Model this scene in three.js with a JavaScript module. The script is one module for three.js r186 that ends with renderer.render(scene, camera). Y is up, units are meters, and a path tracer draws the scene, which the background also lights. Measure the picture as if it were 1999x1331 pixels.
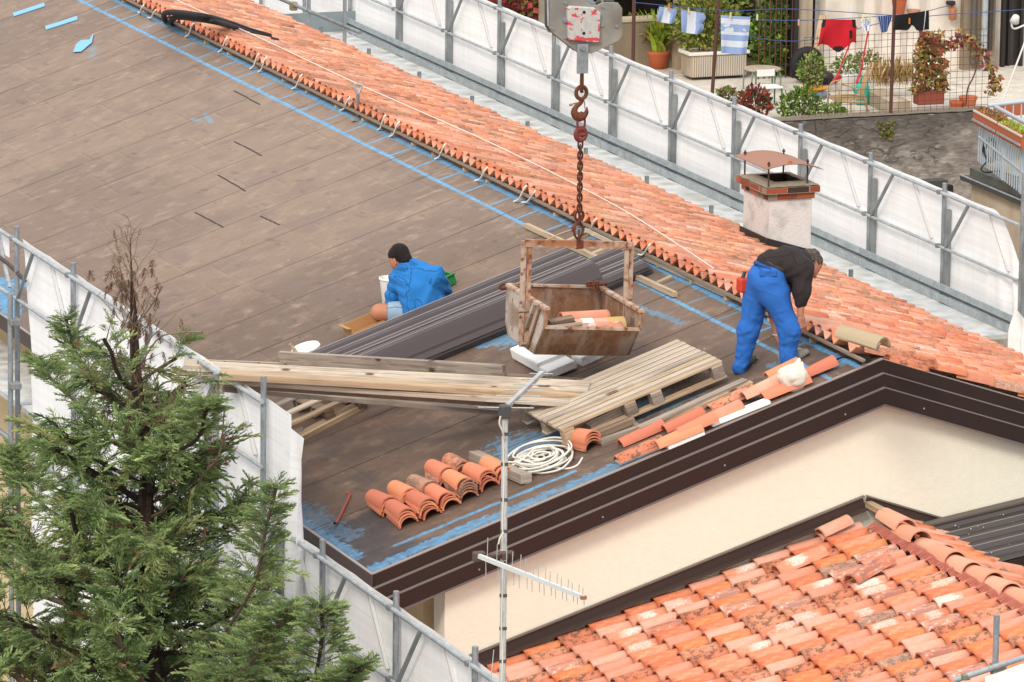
import * as THREE from 'three';
import { mergeGeometries, toCreasedNormals } from 'three/addons/utils/BufferGeometryUtils.js';
import { RoundedBoxGeometry } from 'three/addons/geometries/RoundedBoxGeometry.js';

// ---------------------------------------------------------------- camera, sky, sun, exposure
// the origin is the top of the gable; the street lies nine metres below it; the ridge runs along -z
const scene = new THREE.Scene();
const renderer = new THREE.WebGLRenderer({ antialias: true });
renderer.setSize(1024, 682);
renderer.toneMapping = THREE.LinearToneMapping;
renderer.toneMappingExposure = 1.28;
renderer.shadowMap.enabled = true;
const camera = new THREE.PerspectiveCamera(6.6055, 1999 / 1331, 1, 400);
camera.position.set(-19.5838, 10.0354, 42.6589);
camera.quaternion.setFromRotationMatrix(new THREE.Matrix4().makeBasis(
  new THREE.Vector3(0.934556, 0.012599, 0.355594), new THREE.Vector3(0.062166, 0.978220, -0.198041), new THREE.Vector3(-0.350345, 0.207186, 0.913418)));
const SUN = new THREE.Vector3(-0.58, 0.74, 0.68).normalize();
{ // bright overcast: the zenith is brighter than the horizon, and the cloud is a little thinner towards the sun
  const w = 128, h = 64, d = new Float32Array(w * h * 4);
  for (let j = 0; j < h; j++) for (let i = 0; i < w; i++) {
    const el = ((j + 0.5) / h - 0.5) * Math.PI, az = ((i + 0.5) / w - 0.5) * 2 * Math.PI;
    const y = Math.sin(el), x = Math.cos(el) * Math.cos(az), z = Math.cos(el) * Math.sin(az);
    const c = x * SUN.x + y * SUN.y + z * SUN.z;
    const L = y > 0 ? 0.86 * (0.85 + 0.3 * y) * (1 + 0.3 * c) : 0.34;
    const o = 4 * (j * w + i);
    d[o] = L * 1.0; d[o + 1] = L * 1.005; d[o + 2] = L * 1.02; d[o + 3] = 1;
  }
  const t = new THREE.DataTexture(d, w, h, THREE.RGBAFormat, THREE.FloatType);
  t.mapping = THREE.EquirectangularReflectionMapping; t.magFilter = t.minFilter = THREE.LinearFilter; t.needsUpdate = true;
  scene.background = t; scene.environment = t;
}
const sun = new THREE.DirectionalLight(0xfff4e6, 1.5);
sun.position.copy(SUN).multiplyScalar(60); sun.castShadow = true; sun.shadow.radius = 26;
sun.shadow.mapSize.set(2048, 2048);
Object.assign(sun.shadow.camera, { left: -30, right: 30, top: 30, bottom: -30, near: 1, far: 150 });
scene.add(sun, sun.target);

// ---------------------------------------------------------------- helpers
let seed = 12345;
const rnd = () => { seed = (seed * 1664525 + 1013904223) >>> 0; return seed / 4294967296; };
const rr = (a, b) => a + (b - a) * rnd();
const pick = (a) => a[Math.floor(rnd() * a.length)];
const V = (a, b, c) => Array.isArray(a) ? new THREE.Vector3(...a) : new THREE.Vector3(a, b, c);
const lerp = (a, b, t) => a + (b - a) * t;
const clamp = (x, a = 0, b = 1) => Math.max(a, Math.min(b, x));
const sstep = (a, b, x) => { const t = clamp((x - a) / (b - a)); return t * t * (3 - 2 * t); };
const hash = (x, y, z = 0) => {
  let h = Math.imul(x | 0, 374761393) ^ Math.imul(y | 0, 668265263) ^ Math.imul(z | 0, 2147483647 - 58321);
  h = Math.imul(h ^ (h >>> 13), 1274126177); h ^= h >>> 16; return (h >>> 0) / 4294967296;
};
const noise2 = (x, y, s = 0) => {
  const i = Math.floor(x), j = Math.floor(y); let u = x - i, v = y - j;
  u = u * u * (3 - 2 * u); v = v * v * (3 - 2 * v);
  const a = hash(i, j, s), b = hash(i + 1, j, s), c = hash(i, j + 1, s), d = hash(i + 1, j + 1, s);
  return a + (b - a) * u + (c - a) * v + (a - b - c + d) * u * v;
};
const fbm = (x, y, s = 0, o = 4) => { let a = 0, k = 0.5, n = 0; for (let i = 0; i < o; i++) { a += k * noise2(x, y, s + i * 17); n += k; k *= 0.5; x = x * 2.03 + 3.1; y = y * 2.03 + 1.7; } return a / n; };
const noise3 = (x, y, z, s = 0) => {
  const k = Math.floor(z); let w = z - k; w = w * w * (3 - 2 * w);
  return noise2(x, y, s + k * 131) * (1 - w) + noise2(x, y, s + (k + 1) * 131) * w;
};
function tex(w, h, fn, srgb = true, repeat = true) {   // fn(u, v) with u, v in 0..1 returns colour values 0..255
  const d = new Uint8Array(w * h * 4);
  for (let j = 0; j < h; j++) for (let i = 0; i < w; i++) {
    const c = fn((i + 0.5) / w, (j + 0.5) / h), o = 4 * (j * w + i);
    d[o] = clamp(c[0], 0, 255); d[o + 1] = clamp(c[1], 0, 255); d[o + 2] = clamp(c[2], 0, 255); d[o + 3] = c.length > 3 ? c[3] : 255;
  }
  const t = new THREE.DataTexture(d, w, h, THREE.RGBAFormat);
  if (srgb) t.colorSpace = THREE.SRGBColorSpace;
  t.wrapS = t.wrapT = repeat ? THREE.MirroredRepeatWrapping : THREE.ClampToEdgeWrapping;
  t.magFilter = THREE.LinearFilter; t.minFilter = THREE.LinearMipmapLinearFilter; t.generateMipmaps = true; t.needsUpdate = true;
  return t;
}
const mix3 = (a, b, t) => [lerp(a[0], b[0], t), lerp(a[1], b[1], t), lerp(a[2], b[2], t)];

// geometry helpers: every geometry leaves non-indexed, with uv in metres
function fin(g) {
  if (g.index) g = g.toNonIndexed();
  if (!g.attributes.normal) g.computeVertexNormals();
  for (const k of Object.keys(g.attributes)) if (!['position', 'normal', 'uv', 'color'].includes(k)) g.deleteAttribute(k);
  return g;
}
function boxUV(g, off) {
  g = fin(g); const p = g.attributes.position, n = g.attributes.normal, uv = new Float32Array(p.count * 2);
  const ox = off ? rr(0, 5) : 0, oy = off ? rr(0, 5) : 0;
  for (let i = 0; i < p.count; i++) {
    const ax = Math.abs(n.getX(i)), ay = Math.abs(n.getY(i)), az = Math.abs(n.getZ(i)); let u, v;
    if (ax >= ay && ax >= az) { u = p.getZ(i); v = p.getY(i); } else if (ay >= az) { u = p.getX(i); v = p.getZ(i); } else { u = p.getX(i); v = p.getY(i); }
    uv[2 * i] = u + ox; uv[2 * i + 1] = v + oy;
  }
  g.setAttribute('uv', new THREE.BufferAttribute(uv, 2)); g.userData.uv = true; return g;
}
const merge = (list) => { const l = list.map((g) => fin(g)); l.forEach((g) => { if (!g.attributes.uv) boxUV(g); }); const m = mergeGeometries(l); m.userData.uv = true; return m; };
const box = (w, h, d, x = 0, y = 0, z = 0, r = 0) => {
  const g = r ? new RoundedBoxGeometry(w, h, d, 1, r) : new THREE.BoxGeometry(w, h, d);
  const q = boxUV(g, true); q.translate(x, y, z); return q;
};
// a squared bar from a to b: width w sideways, height h upwards (turned by roll about its axis)
function bar(a, b, w, h, roll = 0, r = 0) {
  a = V(a); b = V(b); const d = b.clone().sub(a), L = d.length(); d.normalize();
  const g = box(L, h, w, 0, 0, 0, r);
  const up = Math.abs(d.y) > 0.95 ? V(0, 0, 1) : V(0, 1, 0), zz = d.clone().cross(up).normalize(), yy = zz.clone().cross(d);
  const m = new THREE.Matrix4().makeBasis(d, yy, zz); if (roll) m.multiply(new THREE.Matrix4().makeRotationX(roll));
  m.setPosition(a.add(b).multiplyScalar(0.5)); g.applyMatrix4(m); return g;
}
function rod(a, b, r0, r1 = r0, seg = 8, open = false) {
  a = V(a); b = V(b); const d = b.clone().sub(a), L = d.length();
  const g = fin(new THREE.CylinderGeometry(r1, r0, L, seg, 1, open)); const uv = g.attributes.uv;
  for (let i = 0; i < uv.count; i++) uv.setXY(i, uv.getX(i) * r0 * 6.28, uv.getY(i) * L);
  g.applyQuaternion(new THREE.Quaternion().setFromUnitVectors(V(0, 1, 0), d.normalize()));
  const c = a.add(b).multiplyScalar(0.5); g.translate(c.x, c.y, c.z); g.userData.uv = true; return g;
}
function tube(pts, r, seg = 24, rad = 6, closed = false) {
  const c = new THREE.CatmullRomCurve3(pts.map((p) => V(p)), closed, 'centripetal');
  const g = fin(new THREE.TubeGeometry(c, seg, r, rad, closed)); g.userData.uv = true; return g;
}
function prism(pts, depth, bevel = 0) {   // polygon in x,y extruded towards +z
  const s = new THREE.Shape(pts.map((p) => new THREE.Vector2(p[0], p[1])));
  return boxUV(new THREE.ExtrudeGeometry(s, { depth, bevelEnabled: bevel > 0, bevelSize: bevel, bevelThickness: bevel, bevelSegments: 1, curveSegments: 6 }));
}
function lathe(pts, seg = 20) { return boxUV(new THREE.LatheGeometry(pts.map((p) => new THREE.Vector2(p[0], p[1])), seg)); }
const at = (g, x, y, z, rx = 0, ry = 0, rz = 0) => { g.applyMatrix4(new THREE.Matrix4().compose(V(x, y, z), new THREE.Quaternion().setFromEuler(new THREE.Euler(rx, ry, rz, 'YXZ')), V(1, 1, 1))); return g; };
function quadStrip(rows) {   // rows of points -> surface
  const P = [], U = []; let vv = 0;
  for (let i = 0; i + 1 < rows.length; i++) for (let j = 0; j + 1 < rows[i].length; j++) {
    const a = rows[i][j], b = rows[i][j + 1], c = rows[i + 1][j + 1], d = rows[i + 1][j];
    P.push(...a, ...b, ...c, ...a, ...c, ...d);
  }
  const g = new THREE.BufferGeometry(); g.setAttribute('position', new THREE.Float32BufferAttribute(P, 3));
  return g;
}
function smoothSurf(nu, nv, fn) {   // fn(u, v) -> [x, y, z]; smooth normals, uv 0..1 kept
  const g = new THREE.BufferGeometry(), P = [], U = [], I = [];
  for (let j = 0; j <= nv; j++) for (let i = 0; i <= nu; i++) { P.push(...fn(i / nu, j / nv)); U.push(i / nu, j / nv); }
  for (let j = 0; j < nv; j++) for (let i = 0; i < nu; i++) { const a = j * (nu + 1) + i, b = a + 1, c = a + nu + 1, d = c + 1; I.push(a, b, d, a, d, c); }
  g.setAttribute('position', new THREE.Float32BufferAttribute(P, 3)); g.setAttribute('uv', new THREE.Float32BufferAttribute(U, 2)); g.setIndex(I);
  g.computeVertexNormals(); return fin(g);
}

// naming and adding
const names = {};
const numbered = (n) => { const k = names[n] = (names[n] ?? -1) + 1; return k ? n + '_' + String(k).padStart(3, '0') : n; };
function thing(name, label, category, base = [0, 0, 0], group, quat) {
  const o = new THREE.Group(); o.name = numbered(name); o.position.set(...base); if (quat) o.quaternion.copy(quat);
  o.userData = { label, category }; if (group) o.userData.group = group;
  scene.add(o); o.updateMatrixWorld(true); return o;
}
function part(parent, name, geo, mat, label) {   // geometry given in the parent's own frame
  if (Array.isArray(geo)) geo = merge(geo); else { geo = fin(geo); if (!geo.attributes.uv) boxUV(geo); }
  const m = new THREE.Mesh(geo, mat); m.name = name; m.castShadow = m.receiveShadow = true; if (label) m.userData.label = label;
  parent.add(m); return m;
}
function wpart(parent, name, geo, mat, label) {  // geometry given in world coordinates
  if (Array.isArray(geo)) geo = merge(geo); else { geo = fin(geo); if (!geo.attributes.uv) boxUV(geo); }
  let root = parent; while (root.parent && root.parent !== scene) root = root.parent;
  root.updateMatrixWorld(true); geo.applyMatrix4(parent.matrixWorld.clone().invert());
  return part(parent, name, geo, mat, label);
}
function single(name, geo, mat, label, category, group, base) {   // a thing that is one mesh; geometry in world coordinates
  if (Array.isArray(geo)) geo = merge(geo); else { geo = fin(geo); if (!geo.attributes.uv) boxUV(geo); }
  if (!base) { geo.computeBoundingBox(); const b = geo.boundingBox; base = [(b.min.x + b.max.x) / 2, b.min.y, (b.min.z + b.max.z) / 2]; }
  geo.translate(-base[0], -base[1], -base[2]);
  const m = new THREE.Mesh(geo, mat); m.name = numbered(name); m.position.set(...base); m.castShadow = m.receiveShadow = true;
  m.userData = { label, category }; if (group) m.userData.group = group; scene.add(m); return m;
}
function structure(name, geo, mat) { const m = part(scene, numbered(name), geo, mat); m.userData = { kind: 'structure' }; return m; }

// the two slopes of the main roof: u metres down from the ridge, h above the surface, z along the ridge
const PT = Math.atan(0.3329), PC = Math.cos(PT), PS = Math.sin(PT);
const Lp = (u, h, z) => [-u * PC - h * PS, -u * PS + h * PC, z];
const Rp = (u, h, z) => [u * PC + h * PS, -u * PS + h * PC, z];
const qL = (yaw = 0) => new THREE.Quaternion().setFromEuler(new THREE.Euler(0, 0, PT)).multiply(new THREE.Quaternion().setFromEuler(new THREE.Euler(0, yaw, 0)));
const qR = (yaw = 0) => new THREE.Quaternion().setFromEuler(new THREE.Euler(0, 0, -PT)).multiply(new THREE.Quaternion().setFromEuler(new THREE.Euler(0, yaw, 0)));
const thingL = (name, label, cat, [u, h, z], yaw = 0, group) => thing(name, label, cat, Lp(u, h, z), group, qL(yaw));
const LL = (p) => Lp(p[0], p[1], p[2]);

// ---------------------------------------------------------------- materials
const std = (color, rough = 0.8, o = {}) => new THREE.MeshStandardMaterial({ color, roughness: rough, metalness: 0, side: THREE.DoubleSide, ...o });
const bumpTex = (n, fn) => tex(n, n, (u, v) => { const k = 255 * fn(u, v); return [k, k, k]; }, false);
const fineBump = bumpTex(256, (u, v) => fbm(u * 40, v * 40, 3, 4));
fineBump.repeat.set(2, 2);
const galvMap = tex(256, 256, (u, v) => { const k = 205 + 50 * (fbm(u * 9, v * 9, 5, 4) - 0.5) + 26 * (noise2(u * 60, v * 60, 8) - 0.5); return [k, k + 2, k + 4]; });
const darkGalvMap = tex(256, 256, (u, v) => { const k = 200 + 80 * (fbm(u * 6, v * 6, 15, 5) - 0.5), s = sstep(0.6, 0.75, fbm(u * 14, v * 14, 25, 4)) * 30; return [k + s * 0.3, k - s * 0.1, k - s * 0.6]; });
const rustMap = tex(512, 512, (u, v) => {
  const n = fbm(u * 5, v * 5, 41, 5), st = fbm(u * 26, v * 5, 42, 4), f = fbm(u * 50, v * 50, 43, 3);
  let c = mix3([160, 142, 128], [140, 104, 78], sstep(0.36, 0.6, n * 0.6 + st * 0.4));
  c = mix3(c, [104, 78, 60], sstep(0.5, 0.72, fbm(u * 12, v * 9, 44, 4)) * 0.6);
  c = mix3(c, [158, 104, 68], sstep(0.58, 0.72, f) * 0.4);
  return c.map((q) => q + 22 * (f - 0.5));
});
const paintRustMap = tex(512, 512, (u, v) => {   // pale old paint with rust breaking through
  const n = fbm(u * 4, v * 4, 51, 5), st = fbm(u * 30, v * 4, 52, 4), f = fbm(u * 46, v * 46, 53, 3);
  let c = mix3([188, 178, 168], [150, 128, 110], sstep(0.42, 0.62, n));
  c = mix3(c, [132, 82, 52], sstep(0.55, 0.7, st * 0.5 + f * 0.5));
  return c.map((q) => q + 18 * (f - 0.5));
});
const barRustMap = tex(256, 256, (u, v) => {
  const n = fbm(u * 9, v * 9, 61, 5), st = fbm(u * 24, v * 24, 62, 3);
  let c = mix3([186, 166, 150], [156, 104, 72], sstep(0.35, 0.68, n * 0.65 + st * 0.35));
  c = mix3(c, [86, 52, 36], sstep(0.62, 0.74, st) * 0.6); return c;
});
function woodTex(base, dark, knots, s) {
  const kn = []; for (let i = 0; i < knots; i++) kn.push([hash(i, s, 1), hash(i, s, 2), 0.012 + 0.014 * hash(i, s, 3)]);
  return tex(512, 256, (u, v) => {
    let y = v * 30, x = u * 3; let kd = 0;
    for (const [a, b, r] of kn) { const dx = (u - a) * 1.0, dy = (v - b) * 0.5, d = Math.hypot(dx * 0.75, dy); kd = Math.max(kd, 1 - d / r); y += 4 * Math.exp(-d * d / (r * r * 6)) * Math.sign(dy || 1); }
    const g = fbm(x, y, s, 4), ring = 0.5 + 0.5 * Math.sin(y * 2.2 + 3 * fbm(x * 0.6, v * 6, s + 9, 3));
    let c = mix3(base, dark, clamp(0.55 * g + 0.25 * ring - 0.12));
    c = mix3(c, dark.map((q) => q * 0.8), sstep(0.56, 0.75, fbm(u * 6, v * 40, s + 3, 3)) * 0.5);
    const w = sstep(0.5, 0.75, fbm(u * 2.2, v * 2.2, s + 5, 3)); c = mix3(c, [c[0] * 0.8, c[1] * 0.8, c[2] * 0.82], w * 0.6);
    if (kd > 0) c = mix3(c, [dark[0] * 0.62, dark[1] * 0.52, dark[2] * 0.44], sstep(0, 0.6, kd));
    return c.map((q) => q + 10 * (noise2(u * 300, v * 120, s) - 0.5));
  });
}
const wood = [
  woodTex([202, 188, 170], [160, 142, 122], 5, 71),   // fresh pale boards
  woodTex([174, 160, 146], [128, 114, 100], 6, 72),    // weathered
  woodTex([196, 172, 142], [156, 128, 100], 4, 73),    // warm yellow
  woodTex([150, 128, 108], [96, 78, 64], 5, 74),      // grey brown
].map((t) => { t.repeat.set(0.55, 1.6); return std(0xffffff, 0.85, { map: t, bumpMap: fineBump, bumpScale: 0.0012 }); });
const [wPale, wGrey, wWarm, wDark] = wood;
const wBatten = std(0xf6ecdc, 0.8, { map: wood[0].map });

const M = {
  galv: std(0xb9bec2, 0.5, { map: galvMap, metalness: 0.35 }),
  galvLight: std(0xd3d8da, 0.55, { map: galvMap, metalness: 0.25 }),
  galvOld: std(0xaeb5b8, 0.6, { map: darkGalvMap, metalness: 0.3 }),
  toe: std(0xc4ced2, 0.5, { map: galvMap, metalness: 0.2 }),
  deck: std(0xf2f6f6, 0.75, { map: darkGalvMap, metalness: 0.05, bumpMap: fineBump, bumpScale: 0.003 }),
  white: std(0xe4e3df, 0.7), foam: std(0xf4f4f2, 0.9, { bumpMap: fineBump, bumpScale: 0.004 }),
  black: std(0x141416, 0.55), rubber: std(0x17181a, 0.75),
  brown: std(0x2f201d, 0.42, { metalness: 0.1 }), brownEdge: std(0x7d726f, 0.5), brownMid: std(0x40332f, 0.45),
  rust: std(0xffffff, 0.8, { map: rustMap, bumpMap: fineBump, bumpScale: 0.002 }),
  skipPaint: std(0xffffff, 0.75, { map: paintRustMap, bumpMap: fineBump, bumpScale: 0.002 }),
  barRust: std(0xffffff, 0.75, { map: barRustMap }),
  chain: std(0xa8705a, 0.75, { map: rustMap }), hook: std(0xb87c58, 0.65, { map: rustMap }), redPaint: std(0xa04a44, 0.6, { map: paintRustMap }),
  steel: std(0xbab7ae, 0.55, { metalness: 0.25, map: darkGalvMap }),
  skin: std(0xb98068, 0.6), blueHood: null, jeans: null,
};
const weave = bumpTex(256, (u, v) => 0.5 + 0.25 * Math.sin(u * 256 * 0.8) * Math.sin(v * 256 * 0.8) + 0.25 * fbm(u * 8, v * 8, 9, 3));
const foldBump = bumpTex(512, (u, v) => { const a = fbm(u * 5 + v * 3, v * 9 - u * 4, 951, 4), r = 1 - Math.abs(noise2(u * 7 + v * 6 + a * 2, v * 11 - u * 5, 952) - 0.5) * 2; return 0.45 * a + 0.4 * r * r + 0.15 * fbm(u * 90, v * 90, 953, 2); });
const cloth = (c, b = 0.003) => { const m = std(c, 0.92, { bumpMap: weave, bumpScale: b }); return m; };
// debris netting: a woven white sheet that lets some light through
const netMap = tex(512, 512, (u, v) => { const k = 248 + 8 * (fbm(u * 3, v * 3, 81, 4) - 0.5) + 10 * (fbm(u * 60, v * 3, 82, 3) - 0.5) + 12 * (noise2(u * 3, v * 90, 83) - 0.5); return [k, k, k + 1]; });
netMap.repeat.set(0.5, 0.5);
const netMat = new THREE.MeshPhysicalMaterial({ color: 0xffffff, roughness: 1, map: netMap, side: THREE.DoubleSide, transmission: 0.12, thickness: 0, bumpMap: netMap, bumpScale: 0.004 });
const netEdge = std(0xefefee, 0.95);

// render of the gable: smooth cream plaster
const plasterMap = tex(512, 512, (u, v) => { const k = 1 + 0.018 * (fbm(u * 3, v * 3, 91, 4) - 0.5) - 0.008 * sstep(0.6, 0.8, fbm(u * 40, v * 2, 93, 3)) + 0.015 * (noise2(u * 120, v * 120, 92) - 0.5); return [238 * k, 233 * k, 214 * k]; });
plasterMap.repeat.set(0.2, 0.2);
const cream = std(0xffffff, 0.9, { map: plasterMap, bumpMap: fineBump, bumpScale: 0.002 });
const oldWallMap = tex(512, 512, (u, v) => {
  const n = fbm(u * 4, v * 4, 101, 5), st = fbm(u * 22, v * 2.5, 102, 4), f = fbm(u * 30, v * 30, 103, 3);
  let c = mix3([226, 218, 206], [196, 184, 168], sstep(0.4, 0.65, n)); c = mix3(c, [168, 156, 144], sstep(0.55, 0.72, st) * 0.5); c = mix3(c, [212, 192, 160], sstep(0.52, 0.66, fbm(u * 3, v * 5, 104, 4)) * 0.4);
  return c.map((q) => q + 14 * (f - 0.5));
}); oldWallMap.repeat.set(0.25, 0.25);
const oldWall = std(0xffffff, 0.92, { map: oldWallMap });
const concreteMap = tex(1024, 512, (u, v) => {   // u across 8 m, v up the 3.4 m of the retaining wall: moss and soot run down from the coping
  const n = fbm(u * 30, v * 16, 111, 5), st = fbm(u * 40, v * 5, 112, 4), f = fbm(u * 120, v * 60, 113, 4), pit = sstep(0.62, 0.72, fbm(u * 70, v * 34, 114, 3));
  let c = mix3([168, 158, 148], [148, 138, 129], sstep(0.35, 0.65, n));
  const top = sstep(0.58, 1.0, v + 0.22 * (st - 0.5) + 0.22 * (n - 0.5) + 0.2 * (0.5 - u));
  c = mix3(c, [76, 70, 65], top * 0.75); c = mix3(c, [110, 102, 94], pit * 0.45); c = mix3(c, [190, 182, 172], sstep(0.63, 0.75, fbm(u * 34, v * 22, 115, 3)) * 0.5);
  if (Math.abs(u - 0.43 - 0.01 * noise2(v * 12, 1, 7)) < 0.0012) c = [66, 60, 56];
  return c.map((q) => q + 40 * (f - 0.5));
}, true, false);
const concrete = std(0xffffff, 0.95, { map: concreteMap, bumpMap: fineBump, bumpScale: 0.01 });
const greyConc = std(0xa9a49c, 0.95, { map: oldWallMap, bumpMap: fineBump, bumpScale: 0.006 });
const pavingMap = tex(256, 256, (u, v) => { const k = 200 + 50 * (fbm(u * 8, v * 8, 121, 5) - 0.5) + 24 * (noise2(u * 90, v * 90, 2) - 0.5); return [k, k - 4, k - 10]; });
const paving = std(0xfffaf0, 0.95, { map: pavingMap });

// fired clay: six kinds of surface, tinted; u runs along the tile (0 at the narrow end), v round its arc
const clayTex = (s, kind, pale = 0) => tex(256, 128, (u, v) => {
  const n = fbm(u * 4, v * 4, s, 4), f = fbm(u * 40, v * 26, s + 3, 3), g = noise2(u * 150, v * 70, s + 4);
  let c = [213, 134, 96]; c = mix3(c, [222, 154, 122], sstep(0.4, 0.65, n)); c = mix3(c, [192, 106, 74], sstep(0.55, 0.72, fbm(u * 3, v * 7, s + 7, 3)) * 0.6);
  if (kind === 1) c = mix3(c, [220, 172, 152], 0.55 + 0.3 * n);                                            // pale bloom
  if (kind === 2) { c = mix3(c, [198, 138, 108], 0.5); c = mix3(c, [116, 82, 66], sstep(0.52, 0.62, f * 0.35 + fbm(u * 10, v * 8, s + 11, 4) * 0.65) * 0.75); }   // lichen
  if (kind === 3) { const m = sstep(0.1, -0.06, Math.hypot((u - 0.15 - 0.7 * hash(s, 1)) * (0.45 + 0.5 * hash(s, 3)), (v - 0.45 - 0.35 * hash(s, 2)) * 0.6) - 0.3 * fbm(u * 6, v * 5, s + 13, 4)); c = mix3(mix3(c, [220, 158, 132], 0.4), [232, 214, 202], clamp(m * 1.1) * (0.65 + 0.35 * sstep(0.35, 0.6, f))); }   // splashed with lime
  if (kind === 4) { c = mix3(c, [172, 132, 112], 0.7); c = mix3(c, [120, 100, 88], sstep(0.5, 0.68, n) * 0.7); c = mix3(c, [206, 190, 172], sstep(0.6, 0.7, f) * 0.5); }                 // weathered grey
  if (kind === 5) { c = mix3(c, [206, 150, 132], 0.5); c = mix3(c, [150, 118, 114], sstep(0.5, 0.66, fbm(u * 5, v * 9, s + 15, 4)) * 0.6); c = mix3(c, [236, 218, 206], sstep(0.6, 0.7, fbm(u * 7, v * 7, s + 17, 4)) * 0.6); }
  if (pale) c = mix3(c, [212, 166, 150], pale); const e = 1 - 0.1 * sstep(0.92, 1, u); return c.map((q) => q * e + 16 * (f - 0.5) + 10 * (g - 0.5));
}, true, false);
const clayMaps = []; for (let k = 0; k < 6; k++) for (let i = 0; i < (k === 3 ? 5 : k === 0 ? 1 : 2); i++) clayMaps.push([k, clayTex(200 + k * 31 + i * 977, k)]);
const clay = { 0: [], 1: [], 2: [], 3: [], 4: [], 5: [] };
for (const [k, t] of clayMaps) for (const c of (k === 0 ? [0xffffff, 0xf8e4da, 0xffeacc, 0xf4dcd0] : k === 4 ? [0xffffff] : [0xffffff, 0xf6e2da]))
  clay[k].push(std(c, 0.86, { map: t, bumpMap: fineBump, bumpScale: 0.0015 }));
const clayPale = { 0: [], 1: [], 2: [], 3: [], 4: [], 5: [] };   // the far slope, bleached and dusty
for (let k = 0; k < 6; k++) { const t = clayTex(400 + k * 37, k, k === 2 || k === 4 ? 0.05 : k === 3 ? 0.1 : 0.2); for (const c of [0xffffff, 0xf4dccf, 0xffeeda, 0xeccdbf]) clayPale[k].push(std(c, 0.86, { map: t, bumpMap: fineBump, bumpScale: 0.0015 })); }
const palePick = (w) => { let t = rnd() * w.reduce((a, b) => a + b, 0), k = 0; while (t > w[k]) t -= w[k++]; return pick(clayPale[k]); };
const clayPick = (w) => { let t = rnd() * w.reduce((a, b) => a + b, 0), k = 0; while (t > w[k]) t -= w[k++]; return pick(clay[k]); };
const newClay = std(0xd88464, 0.8, { map: null, bumpMap: fineBump, bumpScale: 0.001 }), newClay2 = std(0xc8745a, 0.82, { bumpMap: fineBump, bumpScale: 0.001 }), newClay3 = std(0xdd9068, 0.8, { bumpMap: fineBump, bumpScale: 0.001 });
// a half-round tile: its axis along x from 0 (narrow, radius r0) to len (wide, radius r1), open underneath
function coppo(len, r0, r1, th = 0.013, seg = 7, a0 = 0.16) {
  const P = [], U = [], q = (a, b, c, d, ua, ub, uc, ud) => { P.push(...a, ...b, ...c, ...a, ...c, ...d); U.push(...ua, ...ub, ...uc, ...ua, ...uc, ...ud); };
  const pt = (x, k, r) => { const a = a0 + (Math.PI - 2 * a0) * k / seg; return [x, r * Math.sin(a) - r * Math.sin(a0) * 0.6, r * Math.cos(a)]; };
  for (let k = 0; k < seg; k++) {
    const u = (x) => [x, 0], v0 = k / seg, v1 = (k + 1) / seg;
    q(pt(0, k, r0), pt(len, k, r1), pt(len, k + 1, r1), pt(0, k + 1, r0), [0, v0], [1, v0], [1, v1], [0, v1]);
    q(pt(0, k, r0 - th), pt(0, k + 1, r0 - th), pt(len, k + 1, r1 - th), pt(len, k, r1 - th), [0, v0], [0, v1], [1, v1], [1, v0]);
    q(pt(len, k, r1), pt(len, k, r1 - th), pt(len, k + 1, r1 - th), pt(len, k + 1, r1), [0.98, v0], [1, v0], [1, v1], [0.98, v1]);
    q(pt(0, k, r0), pt(0, k + 1, r0), pt(0, k + 1, r0 - th), pt(0, k, r0 - th), [0, v0], [0, v1], [0, v1], [0, v0]);
  }
  for (const k of [0, seg]) q(pt(0, k, r0), pt(0, k, r0 - th), pt(len, k, r1 - th), pt(len, k, r1), [0, 0.1], [0, 0.1], [1, 0.1], [1, 0.1]);
  const g = new THREE.BufferGeometry(); g.setAttribute('position', new THREE.Float32BufferAttribute(P, 3)); g.setAttribute('uv', new THREE.Float32BufferAttribute(U, 2));
  const c = toCreasedNormals(g, 0.7); c.userData.uv = true; return c;
}

// ---------------------------------------------------------------- ground
{
  const g = boxUV(new THREE.PlaneGeometry(600, 600)); g.rotateX(-Math.PI / 2); g.translate(0, -9, 0);
  const gm = std(0x8b8781, 0.95, { map: pavingMap }); structure('ground', g, gm);
}

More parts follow.
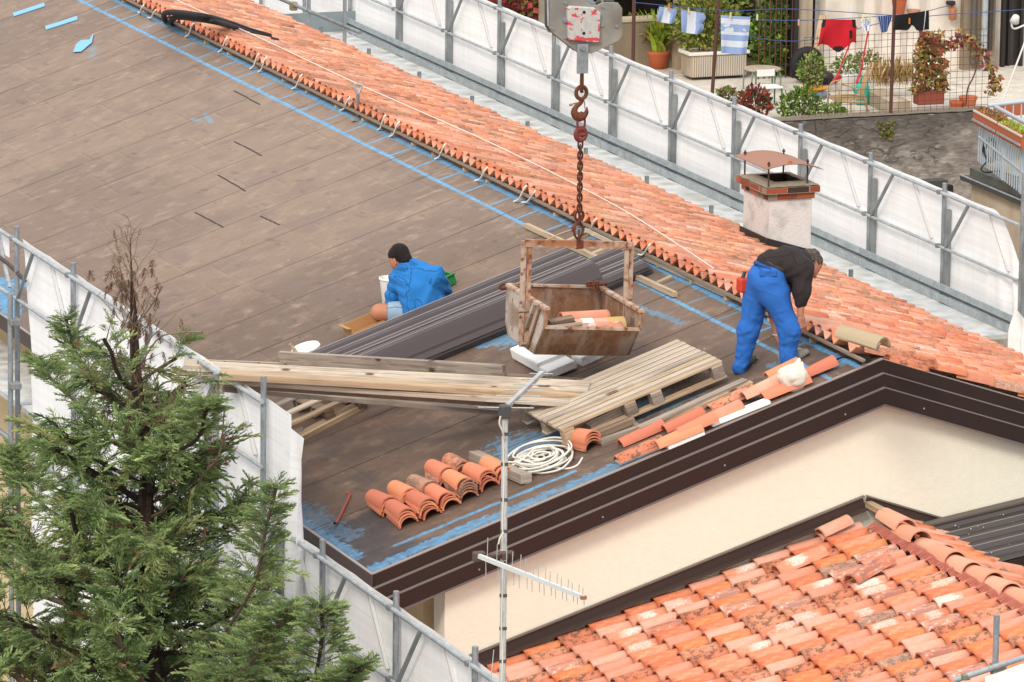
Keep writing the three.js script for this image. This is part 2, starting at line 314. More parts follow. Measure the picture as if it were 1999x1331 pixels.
// ---------------------------------------------------------------- the house under repair
const house = thing('house', 'cream rendered house with brown gable trim and a half stripped roof', 'house', [-0.3, -9, -0.3]);
const ZF = -27;          // far end of the roof
{
  const H = [-0.3, -9, -0.3];
  // gable wall, side walls
  const wl = -3.735, wr = 3.7, t = 0.3329;
  const gp = [[wl, -9], [wr, -9], [wr, -wr * t - 0.3], [0, -0.3], [wl, wl * t - 0.3 + 2 * 0]].map((p) => p);
  gp[4] = [wl, wl * t - 0.3];
  const gw = prism(gp, 0.25); gw.translate(0, 0, -0.33); wpart(house, 'gable_wall', gw, cream);
  const sideMat = std(0xf0dcc0, 0.9, { map: plasterMap });
  wpart(house, 'side_wall', box(0.25, 9 - 1.51, -ZF - 0.6, wl + 0.127, -9 + (9 - 1.51) / 2, (ZF - 0.56) / 2), sideMat);
  wpart(house, 'side_wall', box(0.25, 9 - 1.4, -ZF - 0.6, wr - 0.127, -9 + (9 - 1.4) / 2, (ZF - 0.56) / 2), sideMat);
  wpart(house, 'soffit', box(0.72, 0.03, -ZF - 0.1, -4.0, -1.585, ZF / 2 - 0.06), sideMat);
  // roof deck under the membrane and under the tiles
  const dk = [[0, -0.02], [-4.36, -4.36 * t - 0.02], [-4.36, -4.36 * t - 0.12], [0, -0.16], [3.25, -3.25 * t - 0.16], [3.25, -3.25 * t - 0.04]];
  const dg = prism(dk, -ZF - 0.1); dg.translate(0, 0, ZF); wpart(house, 'roof_deck', dg, std(0x3b2f28, 0.9));

  // verge boards: three stepped bands of folded brown sheet, each with a pale upper lip
  const bands = [[0, 0, -0.122], [0.03, -0.112, -0.235], [0.06, -0.225, -0.352]];
  for (const s of [-1, 1]) {
    const L = s < 0 ? 4.372 : 4.1, vb = new THREE.Group(); 
    bands.forEach(([zo, y0, y1], i) => {
      const q = [], p = (x, y, z) => [s * x, y - x * t, z];
      const strip = (z0, ya, z1, yb) => { q.push(...p(0, ya, z0), ...p(L, ya, z0), ...p(L, yb, z1), ...p(0, ya, z0), ...p(L, yb, z1), ...p(0, yb, z1)); };
      strip(zo, y0, zo, y1); strip(zo - 0.05, y1, zo, y1); strip(zo - 0.05, y0, zo - 0.05, y1);
      q.push(...p(L, y0, zo), ...p(L, y0, zo - 0.05), ...p(L, y1, zo - 0.05), ...p(L, y0, zo), ...p(L, y1, zo - 0.05), ...p(L, y1, zo));
      const g = new THREE.BufferGeometry(); g.setAttribute('position', new THREE.Float32BufferAttribute(q, 3));
      const b = wpart(house, 'verge_board', g, M.brown);
      const e = i ? 0.005 : 0.006, ew = i ? 0.044 : 0.038;
      const lip = bar(p(0, y0 + e, zo - ew / 2 + 0.004), p(L, y0 + e, zo - ew / 2 + 0.004), ew, 0.008);
      const m = part(b, 'verge_lip', lip.applyMatrix4(house.matrixWorld.clone().invert()), i ? M.brownEdge : std(0x968b86, 0.45));
    });
    wpart(house, 'verge_trim', bar([s * 0.0, -0.362, 0.035], [s * L, -0.362 - L * t, 0.035], 0.07, 0.014), std(0x6d625f, 0.5));
    wpart(house, 'verge_soffit', bar([0, -0.345, -0.02], [s * L, -0.345 - L * t, -0.02], 0.1, 0.02), M.brownMid);
    for (let i = 0; i < 4; i++) { const x = s * (0.35 + i * 1.05), y = -0.3 - Math.abs(x) * t; wpart(house, 'screw', rod([x, y, 0.055], [x, y, 0.068], 0.008), M.galv); }
  }
  // eave: flat brown board with a pale rim
  wpart(house, 'eave_board', box(0.022, 0.14, -ZF, -4.372, -1.455 - 0.07, ZF / 2), std(0x4c3f3b, 0.45));
  wpart(house, 'eave_rim', box(0.03, 0.008, -ZF - 0.005, -4.37, -1.452, ZF / 2), std(0xa59a95, 0.45));
  wpart(house, 'gutter', fin(new THREE.CylinderGeometry(0.07, 0.07, -ZF - 0.4, 12, 1, false, 0, Math.PI)).rotateX(Math.PI / 2).rotateZ(Math.PI / 2).translate(-4.3, -1.595, ZF / 2 - 0.1), M.brown);
}

// the membrane: sheets side by side down the slope, each lapped over the next; the blue primer is painted on them
const MZ = 24.9, MU = 4.72;
const blueMarks = [];   // [u0, z0, u1, z1, width, strength, raggedness]
{
  blueMarks.push([0.197, -25, 0.2, 0.1, 0.03, 1.15, 0.5], [0.452, -25, 0.462, 0.1, 0.021, 1.1, 0.5]);
  for (let z = -24.3; z < -0.2; z += 0.683) { const a = (z > -6.5 && z < -2.4) ? 0.5 : 0.9; blueMarks.push([0.2, z + 0.01 * Math.sin(z * 9), 0.46, z - 0.03, 0.022, a * 1.15, 0.35]); }
  blueMarks.push([4.56, -0.13, 3.4, -0.15, 0.085, 0.9, 1.3], [3.7, -0.12, 2.2, -0.12, 0.07, 0.8, 1.5], [4.5, -0.06, 2.2, -0.06, 0.04, 0.35, 2.2], [4.25, -0.415, 2.66, -0.385, 0.03, 1, 0.5]);
  blueMarks.push([4.6, -2.4, 4.56, -0.5, 0.05, 0.85, 1.6], [4.5, -2.3, 4.42, -1.0, 0.08, 0.5, 2.2]);
  blueMarks.push([2.75, -1.55, 2.15, -1.3, 0.2, 0.75, 2.0], [2.5, -1.2, 1.6, -1.25, 0.14, 0.6, 2.2], [1.75, -1.0, 1.35, -0.95, 0.1, 0.45, 2]);
  blueMarks.push([0.9, -0.55, 0.3, -0.35, 0.07, 0.55, 2], [0.62, -0.9, 0.5, -0.5, 0.05, 0.65, 1.6], [0.3, -0.3, 0.15, -0.2, 0.05, 0.7, 1.4]);
  blueMarks.push([1.98, -4.45, 1.72, -4.0, 0.12, 0.8, 1.8], [4.5, -11.6, 4.1, -11.3, 0.16, 1.2, 0.7], [4.3, -11.7, 4.55, -10.4, 0.1, 1.1, 0.7]);
  blueMarks.push([1.14, -18.5, 1.0, -18.9, 0.05, 0.35, 1.4], [1.25, -14.6, 1.2, -14.4, 0.02, 0.7, 1.5], [1.1, -14.6, 1.16, -14.2, 0.02, 0.6, 1.5], [0.72, -3.6, 0.66, -2.7, 0.03, 0.6, 2]);
}
const cracks = [[-0.017, 0, -14.714], [0.013, -0, -13.88], [0.619, 0, -15.037], [0.626, -0, -14.16], [1.242, -0, -13.22], [1.237, 0, -12.354], [1.739, 0, -12.307], [1.75, -0, -11.4], [2.307, 0, -11.377], [2.293, -0, -10.518], [1.936, -0, -10.429], [1.916, -0, -9.897]];
const memMap = tex(2048, 1024, (a, b) => {
  const z = -24.7 + a * MZ, u = -0.08 + b * MU;
  const near = sstep(-10.5, -2.2, z + 0.7 * (fbm(z * 0.5, u * 0.8, 301, 3) - 0.5) * 6 + (u - 2.2) * 0.9);
  const n = fbm(u * 4.5, z * 4.5, 302, 4), p = fbm(u * 8, z * 9, 303, 4), st = fbm(u * 9, z * 16, 304, 3), g = noise2(u * 210, z * 80, 305), big = fbm(u * 0.7, z * 0.9, 306, 3);
  let c = mix3([138, 118, 103], [105, 84, 70], near);
  c = mix3(c, c.map((q) => q * 0.9), sstep(0.4, 0.64, big));
  c = mix3(c, mix3([150, 129, 112], [130, 106, 87], near), sstep(0.5, 0.7, p) * 0.5);
  c = mix3(c, mix3([126, 108, 98], [94, 78, 69], near), sstep(0.5, 0.7, n) * 0.6);
  c = mix3(c, mix3([158, 140, 126], [136, 118, 106], near), sstep(0.66, 0.8, st * 0.5 + p * 0.5) * 0.6);
  c = mix3(c, [44, 46, 56], near * sstep(0.42, 0.62, fbm(u * 1.4, z * 1.8, 307, 4)) * sstep(3.2, 4.4, u) * 0.6);
  const fl = noise2(u * 46, z * 34, 311); c = mix3(c, [214, 204, 196], sstep(0.965, 0.985, fl) * (0.35 + 0.5 * near * sstep(2.6, 0.8, u)));
  { const si = Math.floor(z / 0.5), uu = (u + 3 * hash(si, 41)) % 1.1; if (uu < 0.012) c = c.map((q) => q * (0.9 + 0.06 * p)); else if (uu < 0.05) c = c.map((q) => q * 1.03); const sc = sstep(0.72, 0.8, fbm(u * 14 + z * 3, z * 5 - u * 2, 316, 4)); c = c.map((q) => q * (1 - 0.1 * sc)); }
  c = c.map((q) => q + 9 * (g - 0.5) + 8 * (st - 0.5));
  let bl = 0;
  for (const [u0, z0, u1, z1, w, s, r] of blueMarks) {
    const lo = Math.min(z0, z1) - w * 3, hi = Math.max(z0, z1) + w * 3; if (z < lo || z > hi) continue;
    const dx = u1 - u0, dz = z1 - z0, L2 = dx * dx + dz * dz, k = clamp(((u - u0) * dx + (z - z0) * dz) / L2);
    const d = Math.hypot(u - u0 - k * dx, z - z0 - k * dz); if (d > w * 3) continue;
    const f = fbm(u * 9, z * 30, 312, 4), f2 = fbm(u * 40, z * 26, 313, 3);
    const v = (1 - d / w) + r * (f * 0.6 + f2 * 0.6 - 0.52) * 1.6; bl = Math.max(bl, s * sstep(-0.05, 0.35, v) * (0.8 + 0.4 * (f2 - 0.3)), 0.28 * s * sstep(2.2, 0.9, d / w) * sstep(0.42, 0.62, f));
  }
  if (bl > 0) c = mix3(c, mix3([70, 132, 184], [118, 174, 214], clamp(0.2 + 0.9 * fbm(u * 12, z * 30, 314, 3) - 0.15 * near)), clamp(bl) * (0.78 + 0.22 * sstep(0.3, 0.6, fbm(u * 26, z * 20, 315, 3))));
  for (let i = 0; i < cracks.length; i += 2) {
    const A = cracks[i], B = cracks[i + 1], dx = B[0] - A[0], dz = B[2] - A[2], k = ((u - A[0]) * dx + (z - A[2]) * dz) / (dx * dx + dz * dz);
    if (k > 0 && k < 1 && Math.hypot(u - A[0] - k * dx, z - A[2] - k * dz) < 0.009) c = [48, 38, 36];
  }
  return c;
}, true, false);
const memBump = tex(512, 512, (u, v) => { const k = 255 * (0.6 * fbm(u * 12, v * 12, 321, 4) + 0.4 * fbm(u * 60, v * 60, 322, 3)); return [k, k, k]; }, false);
const sheetEdge = std(0x7d6d63, 0.9);
const membrane = std(0xffffff, 0.78, { map: memMap, bumpMap: memBump, bumpScale: 0.006 });
for (let i = 0, z1 = -0.02; z1 > -24.4; i++) {
  const w = i === 0 ? 0.46 : 1.0 + 0.05 * Math.sin(i * 7.3), z0 = Math.max(z1 - w, -24.6), lap = 0.05;
  const g = smoothSurf(26, 8, (a, b) => {
    const u = lerp(0.0, 4.595, a), zz = lerp(z0 - lap, z1, b);
    const h = 0.003 + 0.0038 * b + 0.002 * (noise2(u * 1.6 + i * 9, zz * 2.5, 331) - 0.5) + 0.0012 * (noise2(u * 6, zz * 6, 332 + i) - 0.5);
    return Lp(u, Math.max(0.002, h), zz);
  });
  const p = g.attributes.position, uv = g.attributes.uv;
  for (let k = 0; k < p.count; k++) { const u = (-p.getX(k) * PC - p.getY(k) * PS); uv.setXY(k, (p.getZ(k) + 24.7) / MZ, (u + 0.08) / MU); }
  const e = smoothSurf(26, 1, (a, b) => { const u = lerp(0, 4.595, a); return Lp(u, lerp(0.0066 + 0.002 * (noise2(u * 3, i, 339) - 0.5), 0.003, b), z1 + 0.001); });
  const q = e.attributes.uv; for (let k = 0; k < q.count; k++) q.setXY(k, (z1 + 24.7 - 0.01) / MZ, 0.3);
  g.userData.uv = e.userData.uv = true;
  const m = wpart(house, 'membrane_sheet', [g], membrane); wpart(m, 'sheet_edge', [e], membrane);
  z1 = z0;
}

// ---------------------------------------------------------------- old clay tiles on the far slope
const roofW = [5, 4.5, 3, 3, 2, 3];
const coverA = coppo(0.36, 0.066, 0.082), coverB = coppo(0.35, 0.062, 0.078, 0.014), coverC = coppo(0.37, 0.068, 0.085, 0.013);
const panG = coppo(0.38, 0.084, 0.072, 0.011, 10, 0.05).rotateX(Math.PI).scale(1, 0.8, 1);
{ const p = panG.attributes.position; for (let i = 0; i < p.count; i++) p.setZ(i, p.getZ(i) * (1 - 0.62 * clamp(-p.getY(i) / 0.067))); panG.computeVertexNormals(); } 
const TP = 0.1735, EX = 0.29, TH = -0.035;
{
  const field = thing('tiled_roof_slope', 'long slope of old orange clay tiles beyond the ridge, streaked with lime', 'tile roof', [1.4, -0.45, -1]);
  const inv = field.matrixWorld.clone().invert();
  const mat4 = (u, h, z, sx = 1, jit = 1) => {
    const q = new THREE.Quaternion().setFromEuler(new THREE.Euler(rr(-0.04, 0.04) * jit, rr(-0.022, 0.022) * jit, -PT + 0.055 + rr(-0.012, 0.012) * jit, 'ZYX'));
    return new THREE.Matrix4().compose(V(Rp(u, h, z)), q, V(1, 1, 1));
  };
  const tileAt = (name, geo, mat, m) => { const t = new THREE.Mesh(geo, mat); t.name = name; t.castShadow = t.receiveShadow = true; t.applyMatrix4(inv.clone().multiply(m)); field.add(t); return t; };
  const nz = Math.floor(26.6 / TP), rest = [], restPan = [];
  let near = 0;
  for (let i = 0; i < nz; i++) for (let k = 0; k < 11; k++) {
    const z = -0.1 - i * TP, u = -0.15 + k * EX + rr(-0.014, 0.014), dz = rr(-0.006, 0.006);
    const m = mat4(u, TH + (k ? 0.055 : 0.042) + rr(-0.006, 0.012), z + dz);
    if (i === 1 && k < 2) continue;     // two tiles are missing beside the apex
    if (i < 27 && near < 300) { tileAt('cover_tile', pick([coverA, coverB, coverC]), palePick(roofW), m); near++; } else rest.push(m);
    const mp = mat4(k ? u : -0.21 + rr(-0.008, 0.008), TH + 0.07, z - TP / 2, 1, 0.4);
    if (k === 0 && z > -23) tileAt('pan_tile', panG, palePick([6, 3, 0.3, 0.2, 0.3, 0.6]), mp); else restPan.push(mp);
  }
  const inst = (name, geo, list, mat, tint) => {
    const im = new THREE.InstancedMesh(geo, mat, list.length); im.name = name; im.userData.kind = 'stuff'; im.castShadow = im.receiveShadow = true;
    list.forEach((m, i) => { im.setMatrixAt(i, inv.clone().multiply(m)); im.setColorAt(i, tint()); }); field.add(im);
  };
  const groups = [0, 1, 2, 3, 3, 4, 5, 5].map(() => []), gk = [0, 1, 2, 3, 3, 4, 5, 5], wts = [4.5, 4, 3.2, 2.0, 1.8, 2.2, 1.6, 1.8];
  rest.forEach((m) => { let t = rnd() * wts.reduce((a, b) => a + b, 0), k = 0; while (t > wts[k]) t -= wts[k++]; groups[k].push(m); });
  const tints = [[1, 0.96, 0.92], [1, 0.88, 0.8], [0.98, 0.92, 0.86], [0.84, 0.74, 0.7], [1, 0.94, 0.8]];
  groups.forEach((l, i) => l.length && inst('far_cover_tiles', i % 2 ? coverA : coverB, l, clayPale[gk[i]][i === 4 ? 2 : i === 7 ? 2 : 0], () => { const c = pick(tints), k = rr(0.72, 1.08); return new THREE.Color().setRGB(c[0] * k, c[1] * k, c[2] * k); }));
  inst('far_pan_tiles', panG, restPan, clayPale[1][0], () => new THREE.Color().setScalar(rr(0.6, 0.8)));
  // supporting battens under the cut edge
  wpart(field, 'edge_batten', bar([-0.2, 0.018, -26], [-0.2, 0.018, 0.06], 0.035, 0.02), std(0x8c7c6c, 0.85));
  wpart(field, 'under_batten', bar([-0.11, -0.035, -26], [-0.11, -0.035, -0.03], 0.03, 0.11), std(0x1d1a19, 0.9));
  for (let z = -25; z < -0.3; z += rr(0.55, 0.95)) wpart(field, 'batten_end', bar([-0.2, -0.035, z], [0.3, -0.06, z + 0.02], 0.045, 0.036), wBatten);
}

// ---------------------------------------------------------------- the lower house in front of the gable
{
  const t2 = 0.3, p2 = Math.atan(t2), c2 = Math.cos(p2), s2 = Math.sin(p2), Y0 = -1.42;
  const low = thing('lower_house', 'lower house in front with a patched orange clay tile roof', 'house', [-1.5, -9, 3]);
  const inv = low.matrixWorld.clone().invert();
  const qp = (u, h, z) => [-u * c2 - h * s2, Y0 - u * s2 + h * c2, z];
  const deck = prism([[0, Y0 - 0.06], [-4.4, Y0 - 4.4 * t2 - 0.06], [-4.4, Y0 - 4.4 * t2 - 0.2], [0, Y0 - 0.24], [0.75, Y0 - 0.3], [0.75, Y0 - 0.16]], 9.1); deck.translate(0, 0, -0.17);
  wpart(low, 'roof_deck', deck, std(0x5b463a, 0.95));
  const wallp = box(4.3, 9 - 3.0, 8.6, -2.0, -9 + 3.0, 4.1); wpart(low, 'wall', wallp, oldWall);
  const mat4 = (u, h, z, tw = 0, tilt = 0.06, j = 1) => new THREE.Matrix4().compose(V(qp(u, h, z)), new THREE.Quaternion().setFromEuler(new THREE.Euler(rr(-0.025, 0.025) * j, tw + rr(-0.016, 0.016) * j, p2 - tilt + rr(-0.015, 0.015) * j, 'ZYX')).multiply(new THREE.Quaternion().setFromEuler(new THREE.Euler(0, Math.PI, 0))), V(1, 1, 1));
  const big = [coppo(0.37, 0.074, 0.094, 0.014, 9), coppo(0.36, 0.073, 0.091, 0.015, 9), coppo(0.38, 0.075, 0.096, 0.014, 9)];
  const pan = coppo(0.37, 0.088, 0.07, 0.013, 6).rotateX(Math.PI);
  const W = [7.5, 5.5, 3, 1.8, 0.6, 2.4];
  const put = (name, g, m, mt) => { const t = new THREE.Mesh(g, mt); t.name = name; t.castShadow = t.receiveShadow = true; t.applyMatrix4(inv.clone().multiply(m)); low.add(t); return t; };
  const TPP = 0.186, EXX = 0.297, covers = [], pans = [];
  for (let i = 0; i < 44; i++) { const jog = rr(-0.008, 0.008) + 0.04 * Math.sin(i * 0.3); for (let k = 0; k < 14; k++) {
    const z = -0.1 + i * TPP, u = 0.12 + k * EXX + jog * 0.6 + rr(-0.014, 0.014);
    covers.push([u, z + rr(-0.008, 0.008)]); pans.push([u + 0.02, z + TPP / 2]);
  } }
  // the ones that show: inside the frame's lower right
  const shows = ([u, z]) => { const P = qp(u, 0.1, z); return z < 0.9 + 0.0 * u + Math.max(0, (3.9 - u) * 0.92) + 0.4 && z < 4.6; };
  let n = 0; const rest = [];
  covers.forEach((c) => { if (shows(c) && n < 300) { n++; put('cover_tile', pick(big), mat4(c[0], 0.03, c[1]), clayPick(W)); } else rest.push(c); });
  const inst = (name, g, list, h, mt, f) => { const im = new THREE.InstancedMesh(g, mt, list.length); im.name = name; im.userData.kind = 'stuff'; im.castShadow = im.receiveShadow = true; list.forEach((c, i) => { im.setMatrixAt(i, inv.clone().multiply(mat4(c[0], h, c[1]))); im.setColorAt(i, f()); }); low.add(im); };
  inst('further_cover_tiles', big[0], rest, 0.03, clay[1][0], () => new THREE.Color().setRGB(rr(0.86, 1), rr(0.8, 0.95), rr(0.76, 0.92)));
  inst('pan_tiles', pan, pans, 0.015, clay[2][0], () => new THREE.Color().setScalar(rr(0.55, 0.8)));
  // flashing along the cream wall
  const fl = (x0, x1, dy0, dy1) => { const y = (x) => -1.16 - Math.abs(x + 0.06) * (x < 0 ? 0.31 : 0.345); 
    wpart(low, 'wall_flashing', bar([x0, y(x0) - 0.05, -0.168], [x1, y(x1) - 0.05, -0.168], 0.02, 0.1), M.brownMid);
    wpart(low, 'flashing_lip', bar([x0, y(x0), -0.155], [x1, y(x1), -0.155], 0.03, 0.012), std(0x75695f, 0.5));
    wpart(low, 'flashing_tray', bar([x0, y(x0) - 0.1, -0.125], [x1, y(x1) - 0.1, -0.125], 0.085, 0.012), std(0x4a3a33, 0.5)); };
  fl(-0.07, -3.78); fl(-0.05, 0.9);
  wpart(low, 'ridge_board', bar([-0.03, -1.235, -0.16], [0.0, -1.245, 0.22], 0.06, 0.05), wWarm);
  // ridge caps, lapped towards the front
  const caps = [coppo(0.4, 0.088, 0.11, 0.016, 10), coppo(0.4, 0.09, 0.112, 0.016, 10)];
  const capM = std(0xd89a7c, 0.85, { bumpMap: fineBump, bumpScale: 0.001 }), capM2 = std(0xdca488, 0.85, { bumpMap: fineBump, bumpScale: 0.001 });
  for (let i = 0; i < 11; i++) {
    const z = 0.08 + i * 0.335, odd = i === 2;
    const m = new THREE.Matrix4().compose(V(rr(-0.012, 0.012) + (odd ? 0.03 : 0), -1.34 - 0.005 * i + (i === 0 ? 0.05 : 0) + (odd ? -0.035 : 0), z), new THREE.Quaternion().setFromEuler(new THREE.Euler(0.02, -Math.PI / 2 + rr(-0.05, 0.05) + (odd ? 0.12 : 0), 0.05 + (i === 0 ? -0.09 : 0), 'YZX')), V(1, 1, 1));
    put('ridge_cap', pick(caps), m, i % 2 ? capM : capM2);
  }
  // pleated red ventilation strip beneath the caps
  const redS = std(0xb8705e, 0.75), G = [];
  for (let z = 0.1; z < 4.2; z += 0.022) { const a = qp(0.06, 0.115, z), b = qp(0.145, 0.095 + 0.02 * Math.cos((z + 0.2) / TPP * 6.283) + rr(-0.006, 0.006), z + rr(-0.006, 0.006)); G.push(bar(a, b, 0.008, 0.012)); }
  const base = smoothSurf(3, 240, (a, b) => qp(lerp(0.04, 0.14, a), lerp(0.112, 0.09, a) + a * 0.02 * Math.cos((lerp(0.05, 4.2, b) + 0.2) / TPP * 6.283), lerp(0.05, 4.2, b))); base.userData.uv = false;
  wpart(low, 'ridge_vent_strip', [boxUV(base), ...G], redS);
  // slipped and loose tiles lying on the slope
  const loose = [[[-0.718, -1.556, 0.35], 0.1, 2], [[-0.21, -1.608, 0.95], 0.05, 0], [[-0.606, -1.521, 0.3], 0, 2]];
  const lm = (u, h, z, tw) => mat4(u, h, z, tw, 0.02, 0.3);
  put('loose_tile', coppo(0.46, 0.08, 0.09, 0.014, 9), lm(0.62, 0.11, 0.32, 0.10), clay[3][0]);
  put('loose_tile', coppo(0.44, 0.082, 0.09, 0.014, 9), lm(0.36, 0.12, 1.03, 0.36), clay[5][1]);
  put('loose_tile', coppo(0.3, 0.08, 0.08, 0.014, 9), lm(0.2, 0.12, -0.1, 0.2), clay[1][0]);
  put('mortar_lump', boxUV(new THREE.IcosahedronGeometry(0.035, 1)), new THREE.Matrix4().setPosition(...qp(0.42, 0.14, -0.2)), greyConc);
  low.position.x -= 0.038; low.position.y += 0.022; low.position.z += 0.1;
  // right-hand slope: a few tiles below the ridge, then brown ribbed sheets rising to the right
  for (let i = 0; i < 8; i++) for (let k = 0; k < 2; k++) { const z = -0.16 + i * TPP; const m = new THREE.Matrix4().compose(V(0.1 + k * 0.27, Y0 + 0.03 - k * 0.085, z), new THREE.Quaternion().setFromEuler(new THREE.Euler(0, rr(-0.03, 0.03), -0.3, 'ZYX')), V(1, 1, 1)); put('cover_tile', big[0], m, clayPick([3, 6, 1, 1, 0, 1])); }
  for (let i = 8; i < 24; i++) { const m = new THREE.Matrix4().compose(V(0.1, Y0 + 0.03, -0.16 + i * TPP), new THREE.Quaternion().setFromEuler(new THREE.Euler(0, rr(-0.03, 0.03), -0.3, 'ZYX')), V(1, 1, 1)); put('cover_tile', big[1], m, clayPick([3, 6, 1, 1, 0, 1])); }
}
{ // ribbed brown metal roof beside it
  const mr = thing('metal_roof', 'brown ribbed metal roof against the cream wall at the right edge', 'metal roof', [1.5, -1.6, 0.4]);
  const y = (x) => -1.475 + 0.155 * (x - 0.602), sheetM = std(0x4b4543, 0.42, { metalness: 0.25 }), x0 = 0.34, x1 = 3.6;
  const prof = []; const n = 5, pw = 1.2 / n;
  for (let i = 0; i < n; i++) { const z = -0.15 + i * pw; prof.push([z, 0], [z + 0.02, 0.03], [z + 0.06, 0.03], [z + 0.08, 0]); } prof.push([-0.15 + n * pw, 0]);
  for (let i = 0; i < n; i++) { const P = prof.slice(i * 4, i * 4 + 5); wpart(mr, 'ribbed_sheet', boxUV(quadStrip(P.map(([z, h]) => [[x0, y(x0) + h, z], [x1, y(x1) + h, z]]))), sheetM); }
  for (let i = 1; i < n; i++) { const z = -0.15 + i * pw + 0.04; wpart(mr, 'rib_edge', bar([x0, y(x0) + 0.031, z], [x1, y(x1) + 0.031, z], 0.012, 0.004), std(0x8e8480, 0.4)); }
  wpart(mr, 'top_flashing', rod([x0 + 0.1, y(x0 + 0.1) + 0.05, -0.13], [x1, y(x1) + 0.05, -0.13], 0.035), std(0x5f564e, 0.45));
  wpart(mr, 'front_board', bar([x0, y(x0) - 0.14, 1.04], [x1, y(x1) - 0.14, 1.04], 0.03, 0.26), M.brown);
  const sp = []; for (let i = 0; i < 22; i++) { const x = rr(0.5, 1.5), z = rr(-0.1, 1) * rr(0.2, 1); sp.push(boxUV(new THREE.IcosahedronGeometry(rr(0.002, 0.007), 0)).translate(x, y(x) + 0.034, z)); }
  const s = wpart(mr, 'mortar_specks', sp, std(0xcfc6ba, 0.9)); s.userData.kind = 'stuff';
  mr.position.x -= 0.038; mr.position.y += 0.022; mr.position.z += 0.1;
}

// ---------------------------------------------------------------- scaffolds
const R48 = 0.0242, netBrace = std(0xc9c9c8, 0.95);
// one bay of guard rail between the posts at z and z + 1.8: two rails, a dark brace and a second brace
function guardBay(sc, X, z, yT, yM, o = {}) {
  const zb = z + (o.len ?? 1.8);
  wpart(sc, 'top_rail', rod([X - 0.03, yT, z - 0.03], [X - 0.03, yT, zb], 0.02, 0.02, 8), M.galvLight);
  wpart(sc, 'mid_rail', rod([X - 0.03, yM, z - 0.03], [X - 0.03, yM, zb], 0.0165, 0.0165, 8), M.galvLight);
  wpart(sc, 'brace', bar([X - 0.03, yM - 0.02, z + 0.1], [X - 0.03, yT - 0.02, z + 0.62], 0.03, 0.022), M.galvOld);
  wpart(sc, 'brace', bar([X + (o.bx ?? 0.028), yT - 0.02, z + 1.0], [X + (o.bx ?? 0.028), yM + 0.02, z + 1.46], 0.03, 0.018), o.bm ?? netBrace);
  for (const y of [yT, yM]) wpart(sc, 'coupler', box(0.05, 0.045, 0.05, X - 0.03, y, z - 0.06, 0.008), M.galvOld);
}
function post(sc, X, z, y0, y1, r = R48) { wpart(sc, 'post', rod([X, y0, z], [X, y1, z], r, r, 10), M.galv); }
// a sheet of netting in the plane x = X, sagging a little between its ties; dz0/dz1 lets the ends hang free
function netSheet(sc, X, z0, z1, yTop, yBot, s, o = {}) {
  const nz = Math.max(6, Math.round((z1 - z0) / 0.06)), ny = o.ny ?? 30;
  const g = smoothSurf(nz, ny, (a, b) => {
    const z = lerp(z0, z1, a), tie = Math.abs(Math.sin((z - z0) * Math.PI / 0.9)), y = lerp(typeof yTop === 'function' ? yTop(z) : yTop - 0.012 - 0.008 * tie, yBot, b);
    const wv = 0.03 * (fbm(z * 1.1 + s, y * 1.1, 401, 3) - 0.5) + 0.012 * (noise2(z * 7 + s, y * 1.3, 402) - 0.5) + (o.fold ? o.fold(z, y) : 0);
    return [X + wv * sstep(0, 0.08, b), y, z + (o.sway ? o.sway(z, y) : 0)];
  });
  const p = g.attributes.position, uv = g.attributes.uv; for (let i = 0; i < p.count; i++) uv.setXY(i, p.getZ(i), p.getY(i));
  g.userData.uv = true; return wpart(sc, 'netting', g, netMat);
}

